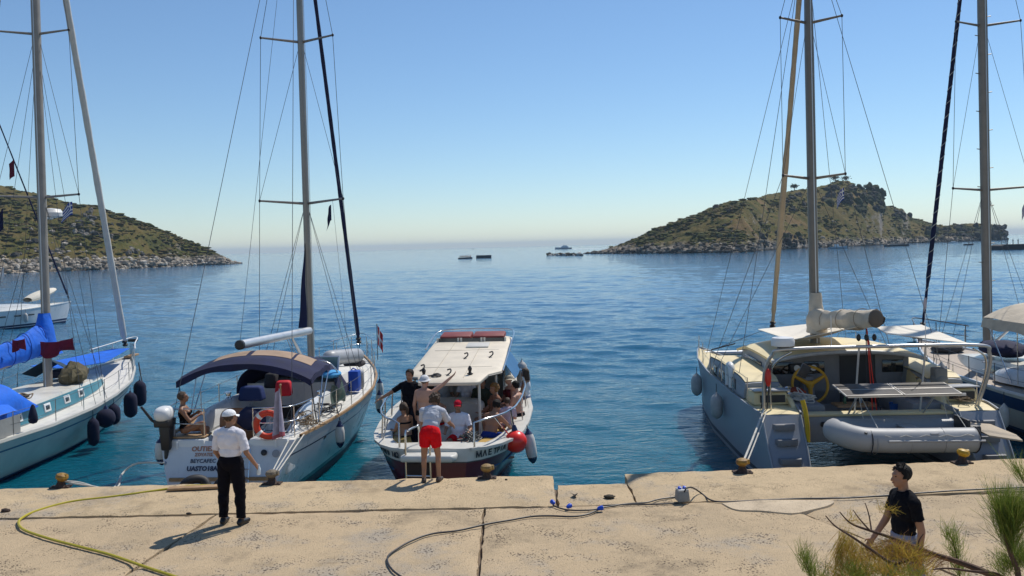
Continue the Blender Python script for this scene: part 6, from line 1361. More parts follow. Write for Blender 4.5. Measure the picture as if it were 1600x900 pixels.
    if hat:
        kind, hm_ = hat; q = MB(); WH = lambda x, y, z: W(Hh(x, y, z)); RR = R0@RH
        q.ell(WH(0, -.012, .045), [.092*k, .113*k, .092*k], 18, 10, R=RR, fn=lambda v: V((v.x, v.y, v.z if v.z > -.02 else -.02)))
        hto = q.build('hat', hm_, rt)
        q = MB()
        if kind == 'cap': q.grid(lambda u, v: WH(.075*(2*u-1), .07+.085*v*(1-.5*(2*u-1)**2), .045-.02*v-.015*(2*u-1)**2), 8, 5, th=.008)
        else: q.grid(lambda u, v: WH(math.cos(u*6.283)*lerp(.083, .135, v), -.012+math.sin(u*6.283)*lerp(.10, .15, v), .04-.035*v+.008*math.sin(u*19)), 24, 4, cu=True, th=.006)
        q.build('brim', hm_, hto)
    if shoes is not None:
        shell('shoe', zone == 'footL', shoes, .009); shell('shoe', zone == 'footR', shoes, .009)
    return dict(root=rt, W=W, hands=[W(p) for p in hands], H=lambda x, y, z: W(Hh(x, y, z)), R=R0)
def tee(lo=-.02, sl=.68): return lambda z, t, ta, c: (z == 'torso' and ta > lo) or (z.startswith('uarm') and t < sl) or (z.startswith('thigh') and ta > lo and t < .25) or (z == 'neck' and ta < 1.03)
def tank(lo=-.02): return lambda z, t, ta, c: (z == 'torso' and ta > lo and ta < .86)
def trousers(hi=.17): return lambda z, t, ta, c: (z == 'torso' and ta < hi) or z.startswith('thigh') or (z.startswith('shin') and t < .97)
def shorts(hi=.14, lo=.5): return lambda z, t, ta, c: (z == 'torso' and ta < hi) or (z.startswith('thigh') and t < lo)
def briefs(hi=.06): return lambda z, t, ta, c: (z == 'torso' and ta < hi) or (z.startswith('thigh') and t < .12)
def bikini(): return lambda z, t, ta, c: z == 'torso' and (.58 < ta < .68)
wt = cloth('white_shirt', (.72, .70, .74)); bk = cloth('black_trousers', (.006, .005, .008)); gt = cloth('pale_tee', (.50, .52, .57)); rs = cloth('red_shorts', (.62, .006, .012)); bt_ = cloth('black_tee', (.006, .006, .009)); jean = cloth('pale_jeans', (.17, .21, .30))
plw = cloth('cap_white', (.76, .76, .76)); pnk = cloth('hat_white', (.62, .62, .62)); rcap = cloth('cap_red', (.42, .01, .03))
blk_shoe = mat('black_shoe', (.012, .012, .013), .35); sandal = mat('brown_sandal', (.06, .04, .03), .6)
# the three on the quay
p1 = person('man in white shirt, black trousers and white cap standing with back turned on the quay', Pz(363, 819, 1.0), -14, 1.77, arms=((V((-.30, .12, -1)), V((.15, .55, -.8))), (V((.32, .05, -1)), V((.34, .62, -1)))),
   legs=((V((-.10, .02, -1)), V((-.02, -.03, -1))), (V((.12, .02, -1)), V((.04, -.03, -1)))), head=(-.55, -.05), girth=1.06, skin=skin_t, hair=hair_br, hat=('cap', plw), shoes=blk_shoe, vox=.0115,
   wear=[('trousers', bk, trousers(.2), lambda i: .030, .009), ('shirt', wt, tee(.02, .86), lambda i: .026, .008)])
m = MB(); c = p1['hands'][1]; m.lathe(c-V((.0, 0, .10)), (.05, 0, 1), [(.024, 0), (.03, .02), (.03, .10), (.012, .14), (.012, .16)], 12); m.thing('water_bottle', mat('clear_plastic', (.65, .72, .75), .12, coat=.4), 'small clear bottle held in right hand by the white-shirted man', 'bottle')
p2 = person('man in pale T-shirt and red shorts bending towards tour boat from the quay', Pz(674, 754, 1.0), -6, 1.66, lean=(.05, .72, 1), arms=((V((-.25, .55, -1)), V((.2, 1, -.2))), (V((.42, .5, -.9)), V((.1, .8, -.35)))),
   legs=((V((-.10, .10, -1)), V((-.01, -.10, -1))), (V((.10, .22, -1)), V((.02, -.06, -1)))), head=(.1, -.25), girth=1.0, skin=skin_t, hair=hair_br, hairstyle='mop', shoes=sandal, vox=.0115,
   wear=[('shorts', rs, shorts(.16, .58), lambda i: .030, .008), ('t_shirt', gt, tee(-.08, .75), lambda i: .024, .008)])
p3 = person('dark haired man in black T-shirt walking left past the tamarisk', V((4.16, 9.62, 1.0)), 96, 1.75, arms=((V((-.12, -.20, -1)), V((-.02, .12, -1))), (V((.10, .38, -1)), V((.0, .75, -1)))),
   legs=((V((-.02, -.25, -1)), V((0, -.35, -1))), (V((.03, .32, -1)), V((.0, .0, -1)))), head=(.0, .0), girth=1.0, skin=skin_t, hair=hair_b, hairstyle='tuft', shoes=blk_shoe, vox=.0105,
   wear=[('trousers', jean, trousers(.12), lambda i: .018, .006), ('t_shirt', bt_, tee(-.04, .62), lambda i: .016, .006)])
# yacht passenger
person('woman in dark swimsuit sitting on the stern of the navy-bimini yacht', T2(-.95, .86, 1.41), -82, 1.64, 'seat', lean=(.08, -.05, 1), legs=((V((-.12, 1, -.1)), V((0, .0, -1))), (V((.2, 1, .35)), V((.05, .1, -1)))), arms=((V((-.25, .1, -1)), V((.3, .8, .5))), (V((.1, .6, -.8)), V((-.5, .5, .3)))),
   head=(.2, -.15), skin=skin_d, hair=hair_br, female=True, wear=[('swimsuit', bt_, lambda z, t, ta, c: z == 'torso' and ta < .72, .009, .002)])
# aboard the tour boat
FL = .66
person('man in black polo shirt standing at the port rail of the tour boat', P(640, 700, 20.35)*0+V((P(640, 640, 20.2).x, 20.2, FL)), 172, 1.82, arms=((V((-.3, .1, -1)), V((-.1, .4, -1))), (V((1.0, .25, -.62)), V((.8, .2, -.45)))), skin=skin_t, hair=hair_b, lean=(-.05, .05, 1), head=(-.25, 0), wear=[('trousers', cloth('navy_trousers', (.015, .017, .03)), trousers(.15), .016, .006), ('polo_shirt', bt_, tee(-.02, .72), .018, .006)])
person('shirtless man in white bucket hat holding the tour boat roof', V((P(664, 640, 19.55).x, 19.55, FL)), -25, 1.76, arms=((V((-.28, .0, -1)), V((-.1, .35, -1))), (V((.75, .5, .62)), V((.55, .4, .55)))), girth=1.22, belly=.6, skin=skin_l, hair=hair_br, hat=('sun', pnk), wear=[('swim_trunks', bt_, briefs(.08), .010, .003)], head=(-.3, 0))
person('woman with ponytail sitting at the port quarter of tour boat, back bare', V((P(634, 660, 19.6).x, 19.6, .98)), 35, 1.62, 'seat', skin=skin_t, hair=hair_br, hairstyle='pony', female=True, legs=SIT, arms=LAP, lean=(0, .12, 1), wear=[('bikini_top', bt_, bikini(), .006, 0), ('bikini_bottom', bt_, briefs(.05), .008, 0)])
person('man in red cap and white T-shirt sitting in the stern of the tour boat', V((P(716, 650, 19.75).x, 19.75, .92)), 176, 1.75, 'seat', skin=skin_t, hair=hair_b, hat=('cap', rcap), legs=SIT, arms=((V((-.35, .3, -1)), V((.1, 1, -.1))), (V((.35, .3, -1)), V((-.1, 1, -.1)))), wear=[('shorts', rs, shorts(.12, .7), .02, .005), ('t_shirt', wt, tee(-.05, .75), .02, .006)])
person('shirtless man hunched forward on the starboard bench of the tour boat', V((P(764, 660, 19.6).x, 19.6, .94)), -38, 1.78, 'seat', skin=skin_t, hair=hair_b, legs=SIT, arms=((V((-.2, .8, -.8)), V((.2, .8, -.6))), (V((.25, .8, -.8)), V((-.2, .8, -.6)))), lean=(0, .42, 1), head=(.3, -.2), girth=1.1, wear=[('shorts', cloth('blue_shorts', (.015, .04, .22)), shorts(.12, .75), .018, .005)])
person('woman with curly blond hair sitting amidships on the tour boat', V((P(774, 640, 20.9).x, 20.9, 1.12)), 120, 1.70, 'seat', skin=skin_t, hair=hair_bl, hairstyle='curly', female=True, legs=SIT, arms=LAP, wear=[('patterned_top', mat('brown_print', (.14, .04, .025), .85, col2=(.3, .15, .08), vs=26), tee(-.05, .3), .012, .004)])
person('dark haired shirtless man against the starboard rail of tour boat', V((P(811, 640, 21.1).x, 21.1, 1.1)), 60, 1.76, 'seat', skin=skin_l, hair=hair_b, legs=SIT, arms=LAP, lean=(0, .1, 1), head=(.2, 0), wear=[('swim_shorts', bk, shorts(.1, .6), .014, .004)])
person('person in pale sun hat with bare shoulders near tour boat wheelhouse', V((P(797, 620, 22.3).x, 22.3, 1.12)), 120, 1.68, 'seat', skin=skin_l, hair=hair_br, hat=('sun', cloth('hat_straw', (.55, .48, .36))), female=True, legs=SIT, arms=LAP, wear=[('tank_top', cloth('maroon_top', (.10, .015, .02)), tank(), .010, .003)])
person('child with dark hair sitting between the men on starboard of tour boat', V((P(794, 650, 20.25).x, 20.25, 1.08)), 10, 1.32, 'seat', skin=skin_l, hair=hair_br, legs=SIT, arms=LAP, lean=(0, .1, 1), wear=[('t_shirt', cloth('lilac_tee', (.45, .36, .42)), tee(-.05, .75), .012, .004)])
person('person in white shirt seated in the shade under tour boat roof', V((P(730, 620, 22.6).x, 22.6, 1.2)), 150, 1.74, 'seat', skin=skin_t, hair=hair_b, legs=SIT, arms=LAP, wear=[('t_shirt', wt, tee(-.05, .75), .016, .005), ('shorts', bk, shorts(.12, .7), .016, .004)])
person('person in grey shirt leaning by the console under the tour boat roof', V((P(697, 620, 22.9).x, 22.9, 1.15)), -150, 1.74, 'seat', skin=skin_t, hair=hair_br, legs=SIT, arms=LAP, lean=(.25, .1, 1), wear=[('t_shirt', cloth('grey_tee', (.45, .45, .46)), tee(-.05, .75), .016, .005), ('shorts', bk, shorts(.12, .7), .016, .004)])
person('dark haired man in dark top seated under the starboard roof post of the tour boat', V((P(752, 630, 21.9).x, 21.9, 1.12)), 165, 1.76, 'seat', skin=skin_d, hair=hair_b, legs=SIT, arms=LAP, lean=(-.1, .1, 1), wear=[('t_shirt', cloth('dark_green_tee', (.03, .04, .03)), tee(-.05, .75), .016, .005), ('shorts', bk, shorts(.12, .7), .016, .004)])
person('woman with brown hair and white top beside the forward rail of the tour boat', V((P(822, 612, 22.9).x, 22.9, 1.2)), 70, 1.66, 'seat', skin=skin_t, hair=hair_br, hairstyle='long', female=True, legs=SIT, arms=LAP, wear=[('tank_top', plw, tank(), .010, .003), ('shorts', jean, shorts(.12, .5), .014, .004)])
person('bald sunburnt man seated behind the shirtless man in the bucket hat', V((P(684, 650, 20.9).x, 20.9, .95)), 150, 1.74, 'seat', skin=skin_l, legs=SIT, arms=LAP, wear=[('tank_top', cloth('navy_tank', (.02, .03, .08)), tank(), .012, .004), ('shorts', rs, shorts(.12, .7), .016, .004)])
# ------------------------------------------------------------------ things on the quay
Q = lambda x, y, z=1.02: Pz(x, y, z)
rust_y = mat('yellow_chipped_paint', (.42, .24, .02), .55, col2=(.13, .06, .025), vs=14, bump=.5, bs=40); rust = mat('rusty_iron', (.055, .032, .022), .8, var=.4, vs=14, bump=.6, bs=50)
def bollard(px, py, label, cap_m=None, tilt=0, k=1.0):
    b = Pz(px, py, 1.0); rt = root('mooring_bollard', label, 'bollard', b, 'yellow bollards along the quay edge')
    m = MB(); m.box(b+V((0, 0, .015)), (.34*k, .2*k, .03), rz=.1*tilt); m.lathe(b+V((0, 0, .02)), (tilt*.1, 0, 1), [(.13*k, 0), (.085*k, .03), (.065*k, .08), (.06*k, .14)], 14); m.build('base', rust, rt, bevel=0)
    m = MB(); m.lathe(b+V((tilt*.012, 0, .13)), (tilt*.25, 0, 1), [(.06*k, 0), (.10*k, .03), (.115*k, .07), (.1*k, .11), (.05*k, .135), (.005, .14)], 16); m.tube([b+V((.02, 0, .2)), b+V((.13*k*(1 if tilt >= 0 else -1), -.01, .21))], [.06*k, .045*k], 9); m.build('head', cap_m or rust_y, rt)
    for x in (-.12, .12): m = MB(); m.lathe(b+V((x*k, -.05, .03)), (0, 0, 1), [(.02, 0), (.02, .015), (.008, .02)], 6); m.build('bolt', rust, rt)
    return b
b1 = bollard(95, 762, 'yellow bollard with white rope at the left end of the quay', tilt=1)
b2 = bollard(425, 757, 'grey-brown bollard with taut white lines beside the navy-bimini yacht', mat('bare_bollard', (.17, .14, .10), .8, var=.3, vs=10, bump=.6, bs=40), 0)
b3 = bollard(761, 748, 'yellow bollard standing before the stern of the tour boat', mat('ochre_paint', (.34, .22, .06), .6, col2=(.16, .09, .035), vs=14, bump=.5, bs=40), 0)
b4 = bollard(1160, 739, 'yellow bollard holding white line of the catamaran port hull', None, 0)
b5 = bollard(1503, 724, 'yellow bollard near the starboard hull of the catamaran', mat('bright_yellow_paint', (.55, .33, .01), .5, col2=(.36, .2, .02), vs=10), 1)
def line(name, label, pts, r, m, cat='rope'):
    q = MB(); q.tube(pts, r, 7); return q.thing(name, m, label, cat)
line('mooring_line', 'slack white mooring line from left bollard dipping towards the sea', smooth_path([b1+V((0, 0, .12)), b1+V((.3, .1, .06)), b1+V((.75, .35, -.15)), P(193, 738, 17.5), P(215, 724, 17.5), T2(-1.15, .3, .95)], 8), .018, rope_w)
line('mooring_line', 'second strand of white mooring line lying beside left bollard', smooth_path([b1+V((.02, .05, .1)), b1+V((.4, .05, .03)), b1+V((.85, .32, -.12)), P(190, 741, 17.3)], 8), .016, rope_w)
q0 = V(T2(1.36, .85, 1.33))
for i, (dx, lab) in enumerate(((-.04, 'left'), (.0, 'middle'), (.05, 'right'))):
    line('mooring_line', f'{lab} one of three taut white lines from stern quarter to grey-brown bollard', [b2+V((dx, .02, .14)), q0+V((dx*2-.06*(i == 0), .05*i, 0))], .013, rope_w)
line('mooring_line', 'white line from the yellow bollard up to the catamaran port quarter', cat_line(b4+V((.02, .03, .18)), T4(-2.42, 1.15, 1.56), .02, 8), .02, rope_w)
line('mooring_line', 'doubled strand of the white catamaran line at yellow bollard', cat_line(b4+V((.06, .02, .12)), T4(-2.38, 1.12, 1.5), .03, 8), .014, rope_w)
line('garden_hose', 'yellow hose looping over the quay slabs on the left', smooth_path([Q(343, 759, 1.05), Q(300, 759, 1.05), Q(240, 767), Q(175, 776), Q(110, 784), Q(60, 797), Q(36, 808), Q(29, 817), Q(38, 828), Q(75, 841), Q(120, 853), Q(170, 866), Q(225, 885), Q(285, 905), Q(380, 940)], 9), .02, mat('hose_yellow', (.42, .35, .02), .5, var=.1), 'hose')
m = MB(); a, b = Q(262, 764, 1.05), Q(346, 760, 1.05); m.box((a+b)/2+V((0, .02, .0)), ((b-a).length, .17, .04), rz=math.atan2((b-a).y, (b-a).x)); m.thing('gangplank', teak, 'brown wooden plank lying at the quay edge behind the white-shirted man', 'plank', bevel=.008)
for px, lab in ((305, 'black tyre fender under yacht lettering at the quay edge'), (358, 'black tyre fender at the quay edge beside the white-shirted man')):
    m = MB(); c = P(px, 765, 16.72); m.tube([c+V((math.cos(a_)*.22, .06*math.sin(a_*2), math.sin(a_)*.2)) for a_ in [k*math.pi/14 for k in range(28)]], .085, 10, closed=True); m.thing('tyre_fender', black_r, lab, 'tyre')
cab = mat('black_cable', (.02, .02, .022), .5)
line('power_cable', 'black cable looping over the middle slabs to a blue plug', smooth_path([Q(935, 796), Q(920, 803), Q(895, 807), Q(860, 806), Q(830, 807), Q(795, 813), Q(760, 819), Q(715, 829), Q(675, 834), Q(645, 844), Q(620, 858), Q(606, 870), Q(608, 884), Q(622, 898), Q(650, 915)], 8), .014, cab, 'cable')
line('power_cable', 'black cable from the socket box along the joint to the right edge', smooth_path([Q(1069, 769, 1.2), Q(1073, 763, 1.25), Q(1082, 762, 1.2), Q(1095, 770), Q(1110, 781), Q(1130, 784), Q(1180, 782), Q(1250, 779), Q(1320, 778), Q(1400, 773), Q(1500, 766), Q(1610, 761)], 8), .013, cab, 'cable')
line('power_cable', 'thin dark cable running left from the socket box to the blue plugs', smooth_path([Q(1058, 776), Q(1030, 780), Q(1010, 785), Q(980, 787), Q(955, 791), Q(938, 794), Q(920, 797), Q(890, 797), Q(872, 793), Q(864, 789)], 8), .012, cab, 'cable')
line('power_cable', 'dark cable lying straight in the slab joint beside the socket box', smooth_path([Q(1060, 786), Q(1020, 788), Q(985, 788), Q(940, 790)], 6), .012, cab, 'cable')
blu = mat('plug_blue', (.01, .07, .5), .4)
def plug(px, py, lab, ang):
    b = Q(px, py, 1.05); rt = root('power_plug', lab, 'plug', b-V((0, 0, .05)), None); d = V((math.cos(ang), math.sin(ang), .1))
    m = MB(); m.lathe(b-d*.05, d, [(.015, 0), (.03, .02), (.034, .05), (.038, .06), (.038, .09), (.03, .095)], 14); m.build('body', blu, rt)
    m = MB(); m.lathe(b+d*.046, d, [(.027, 0), (.027, .004)], 14); m.build('face', plast_w, rt)
plug(864, 785, 'blue plug with pale face standing leftmost on the slab joint', 2.0); plug(889, 791, 'smallest blue plug lying between the two others', .8); plug(938, 794, 'blue plug joining the looping black cable', .2)
def socket_box():
    b = Pz(1068, 787, 1.0); rt = root('socket_box', 'grey power socket box with blue sockets standing on the quay', 'socket box', b)
    m = MB(); m.box(b+V((.0, .1, .11)), (.2, .22, .17), rz=.15, taper=.86); m.build('housing', mat('box_grey', (.26, .255, .235), .6, var=.1), rt, bevel=.02)
    m = MB(); m.box(b+V((.0, .1, .2)), (.165, .18, .03), rz=.15); m.build('lid', mat('box_light', (.45, .45, .43), .5), rt, bevel=.008)
    for dx, dy in ((-.04, .1), (.04, .12)):
        m = MB(); m.lathe(b+V((dx, dy, .212)), (0, -.2, 1), [(.03, 0), (.032, .02), (.027, .035), (.01, .04)], 12); m.build('socket', blu, rt)
socket_box()
# debris on the slabs
def debris(name, lab, px, py, sz, m_, cat):
    b = Q(px, py, 1.0); rd = random.Random(px); m = MB()
    if cat == 'leaf': m.grid(lambda u, v: b+V(((2*u-1)*sz[0]*.5*math.sin(math.pi*min(.98, max(.02, v))), (v-.5)*sz[1], .012+.03*math.sin(v*4)+.02*(2*u-1)**2)), 4, 8, th=.006)
    else: m.ell(b+V((0, 0, sz[2]*.4)), (sz[0]*.5, sz[1]*.5, sz[2]*.5), 10, 7, fn=lambda q: q*(1+.3*mnoise.noise(q*2+V((px, 0, 0)))))
    m.thing(name, m_, lab, cat)
drk = mat('debris_dark', (.03, .025, .02), .9)
debris('dry_leaf', 'dark curled leaf lying right of the quay joint', 898, 776, (.1, .2, .05), drk, 'leaf')
debris('seaweed_scrap', 'dark scrap of seaweed on the slab below the notch', 952, 778, (.2, .14, .06), mat('weed', (.05, .04, .025), .9, bump=1, bs=30), 'seaweed')
debris('stone', 'small grey stone at the left end of the slab joint', 9, 801, (.16, .1, .08), rust, 'stone')
debris('stone', 'small dark pebble to the right of the ochre bollard', 791, 751, (.05, .05, .04), drk, 'stone')
debris('stone', 'dark pebble lying on the joint left of the white-shirted man', 295, 804, (.09, .05, .04), drk, 'stone')
# ------------------------------------------------------------------ far out
def far_boat(name, lab, cat, px, py, L, hull_m, H=.8, beam=.3, ang=0.0, cabin=None, extra=None):
    c = Pz(px, py, 0); R = Matrix.Rotation(ang, 3, 'Z'); rt = root(name, lab, cat, c); T = lambda x, y, z: c+R@V((x, y, z))
    m = MB(T)
    def fn(u, v):
        t = v; w = beam*L*.5*min(1, (1-t)*2.6)**.6; z = H*(1+.35*t*t); a = u*math.pi
        return ((t-.5)*L+(.12*L*t*t*math.sin(0) if 0 else 0), math.cos(a)*w, z-math.sin(a)**.6*(z+.3))
    m.grid(fn, 12, 14); m.add([fn(i/12, 0) for i in range(13)], [tuple(range(13))]); m.grid(lambda u, v: ((v-.5)*L, (2*u-1)*beam*L*.5*min(1, (1-v)*2.6)**.6, H*(1+.35*v*v)-.03), 2, 14)
    m.build('hull', hull_m, rt)
    if cabin:
        for nm, x0, x1, w, z0, z1, mm in cabin:
            q = MB(T); k = .14*(x1-x0); q.prism([(x0, -w, z0), (x1, -w, z0), (x1-k*1.6, -w*.85, z1), (x0+k*.4, -w*.85, z1)], (0, w*1.85, 0)); q.build(nm, mm, rt, bevel=.03)
    if extra: extra(T, rt)
    return rt
dkg = mat('hull_dark_grey', (.05, .055, .06), .6)
def my_extra(T, rt):
    for x in (-2.0, -.3, 1.5): q = MB(T); q.box((x, -2.16, 3.0), (1.1, .05, .55)); q.build('window', glassd, rt, bevel=0)
    q = MB(T); q.tube([(-1, 0, 4.8), (-1.4, 0, 7.0)], .12, 6); q.build('radar_mast', plast_w, rt)
far_boat('motor_yacht', 'white and grey motor yacht under way near the horizon', 'motor yacht', 880, 389.2, 22, mat('hull_pale_grey', (.32, .36, .40), .5), 1.9, .26, math.pi+.2, [('deckhouse', -7, 5, 2.2, 1.8, 3.6, gel), ('flybridge', -5, 2, 1.9, 3.6, 4.8, gel)], my_extra)
m = MB(); a = Pz(893, 389.3, .15); m.grid(lambda u, v: a+V((v*42, (u-.5)*(3+6*v)+3*v, .3*math.sin(u*math.pi)*(1-v)+.05*math.sin(v*40+u*9))), 8, 50); tag(m.build('wake', mat('foam', (.75, .78, .8), .9, bump=1, bs=2), None), 'white foaming wake behind the motor yacht', None, None, 'stuff')
def crew(T, rt):
    rd = random.Random(4)
    q = MB(T)
    for k in range(9):
        x = -2.4+k*.6; y = rd.uniform(-.6, .6); q.ell((x, y, 1.05), (.22, .24, .42), 8, 6); q.ell((x, y, 1.6), (.12, .12, .16), 8, 6)
    tag(q.build('passengers', island_mat('far_passengers', [(.4, .1, .08), (.5, .3, .22), (.12, .1, .1), (.35, .18, .13), (.6, .55, .5)]), rt), None, None, None, 'stuff')
far_boat('inflatable_boat', 'dark inflatable boat crowded with people out at sea', 'boat', 727, 404.4, 6.6, dkg, .55, .36, .1, None, crew)
m = MB(); a = Pz(756, 403.3, 0); m.box(a+V((0, 0, .55)), (7.2, 2.2, 1.7)); m.thing('pontoon', dkg, 'low dark floating pontoon beside the crowded inflatable boat', 'pontoon', bevel=.15)
far_boat('motorboat', 'tiny dark motorboat on the horizon', 'boat', 739, 389.4, 7, dkg, .8, .3, .3, [('cuddy', -1.5, 1, .8, .8, 1.6, dkg)])
rd = random.Random(12); spots = []
for k in range(46):
    p = Pz(lerp(856, 910, rd.random()), 399.4+rd.uniform(-.3, .25), 0); s = rd.uniform(.5, 1.25); spots.append((p+V((0, 0, rd.uniform(-.1, .7))), (s*1.2, s, s*.8)))
reef = lumps('reef_rocks', 'low line of dark and pale rocks breaking the surface', spots, island_mat('reef_rock', [(.05, .045, .035), (.09, .08, .05), (.04, .04, .035), (.45, .42, .36), (.07, .06, .045)]), .4)
far_boat('fishing_boat', 'pale blue fishing boat moored under the island hill', 'boat', 1310, 388.4, 9, mat('hull_paleblue', (.28, .38, .44), .5), .9, .3, .05, [('wheelhouse', -2, .2, .9, .9, 2.2, gel)])
far_boat('barge', 'long dark barge moored off the foot of the island', 'boat', 1402, 384.9, 13, dkg, .9, .25, .0, [('cargo', -5, 4.5, 1.2, .9, 1.35, mat('cargo_tan', (.4, .34, .28), .8))])
far_boat('motorboat', 'small white motorboat left of the far-right mast', 'boat', 1489, 380.0, 7, gel, .7, .3, .1, [('cuddy', -1, 1.6, .8, .7, 1.3, gel)])
far_boat('motorboat', 'small dark boat with an upright mast off the island', 'boat', 1514, 383.2, 5, dkg, .6, .32, .1, None, lambda T, rt: tube('pole', dkg, rt, [T(.5, 0, .5), T(.5, 0, 3.2)], .08, 5))
def mole():
    a = Pz(1566, 390.6, 0); rt = root('stone_mole', 'dark stone mole with small figures at the right edge', 'mole', a)
    m = MB(); m.prism([a+V((0, 0, -1)), a+V((34, -2, -1)), a+V((34, -2, 1.75)), a+V((.9, 0, 1.75)), a+V((0, 0, 1.3))], (0, 7, 0)); m.build('wall', mat('mole_stone', (.06, .055, .05), .9, bump=1, bs=2), rt)
mole()
for k, (x, lab) in enumerate(((1574, 'leftmost tiny person standing on the stone mole'), (1583, 'tiny person in the middle of the stone mole'), (1591, 'rightmost tiny person on the stone mole'))):
    b = P(x, 388, Pz(1566, 390.6, 0).y+2); b.z = 1.75; rt = root('person', lab, 'person', b); m = MB(); m.ell(b+V((0, 0, .42)), (.16, .12, .44), 8, 8); m.ell(b+V((0, 0, 1.12)), (.22, .15, .36), 8, 8); m.ell(b+V((0, 0, 1.6)), (.11, .11, .14), 8, 6)
    me_o = m.build('body', dkg, rt)
# trees on the island's crest: each a trunk and a crown
def crest_tree(px, py, r, lab):
    d = min(((V(v) - P(px, py, V(v).y)).length, i) for i, v in enumerate(v2[0][::1]) if i % v2[1] == min(v2[1]-1, max(0, int((px-915)/660*330))))
    b = V(v2[0][d[1]]); rt = root('crest_tree', lab, 'tree', b, 'trees on the island crest'); m = MB(); m.tube([b-V((0, 0, .6)), b+V((.2, 0, r*.5)), b+V((.1, .1, r))], [.3, .22, .12], 7)
    for a_ in range(4): m.tube([b+V((.1, .1, r*.6)), b+V((math.cos(a_*1.6)*r*.5, math.sin(a_*1.6)*r*.4, r*1.1))], [.12, .05], 5)
    m.build('trunk', rope_b, rt); rd = random.Random(px); m = MB()
    for k in range(420):
        q = V((rd.gauss(0, .5), rd.gauss(0, .45), rd.gauss(0, .26)))*r+b+V((0, 0, r*1.2)); s = rd.uniform(.25, .6); u = V((rd.uniform(-1, 1), rd.uniform(-1, 1), rd.uniform(-1, 1))).normalized(); w = u.orthogonal().normalized()
        m.add([q-u*s, q+w*s*.6, q+u*s, q-w*s*.6], [(0, 1, 2, 3)])
    m.build('crown', mat('crest_leaves', (.035, .045, .015), .9, var=.3, vs=1), rt, smooth=0)
crest_tree(1241, 297, 2.4, 'small round tree left of the catamaran mast on the island crest'); crest_tree(1306, 285, 3.0, 'wind-bent tree at the highest point of the island'); crest_tree(1322, 285, 2.6, 'low spreading tree just right of the island top'); crest_tree(1356, 297, 2.4, 'lone tree on the rocky right shoulder of the island')
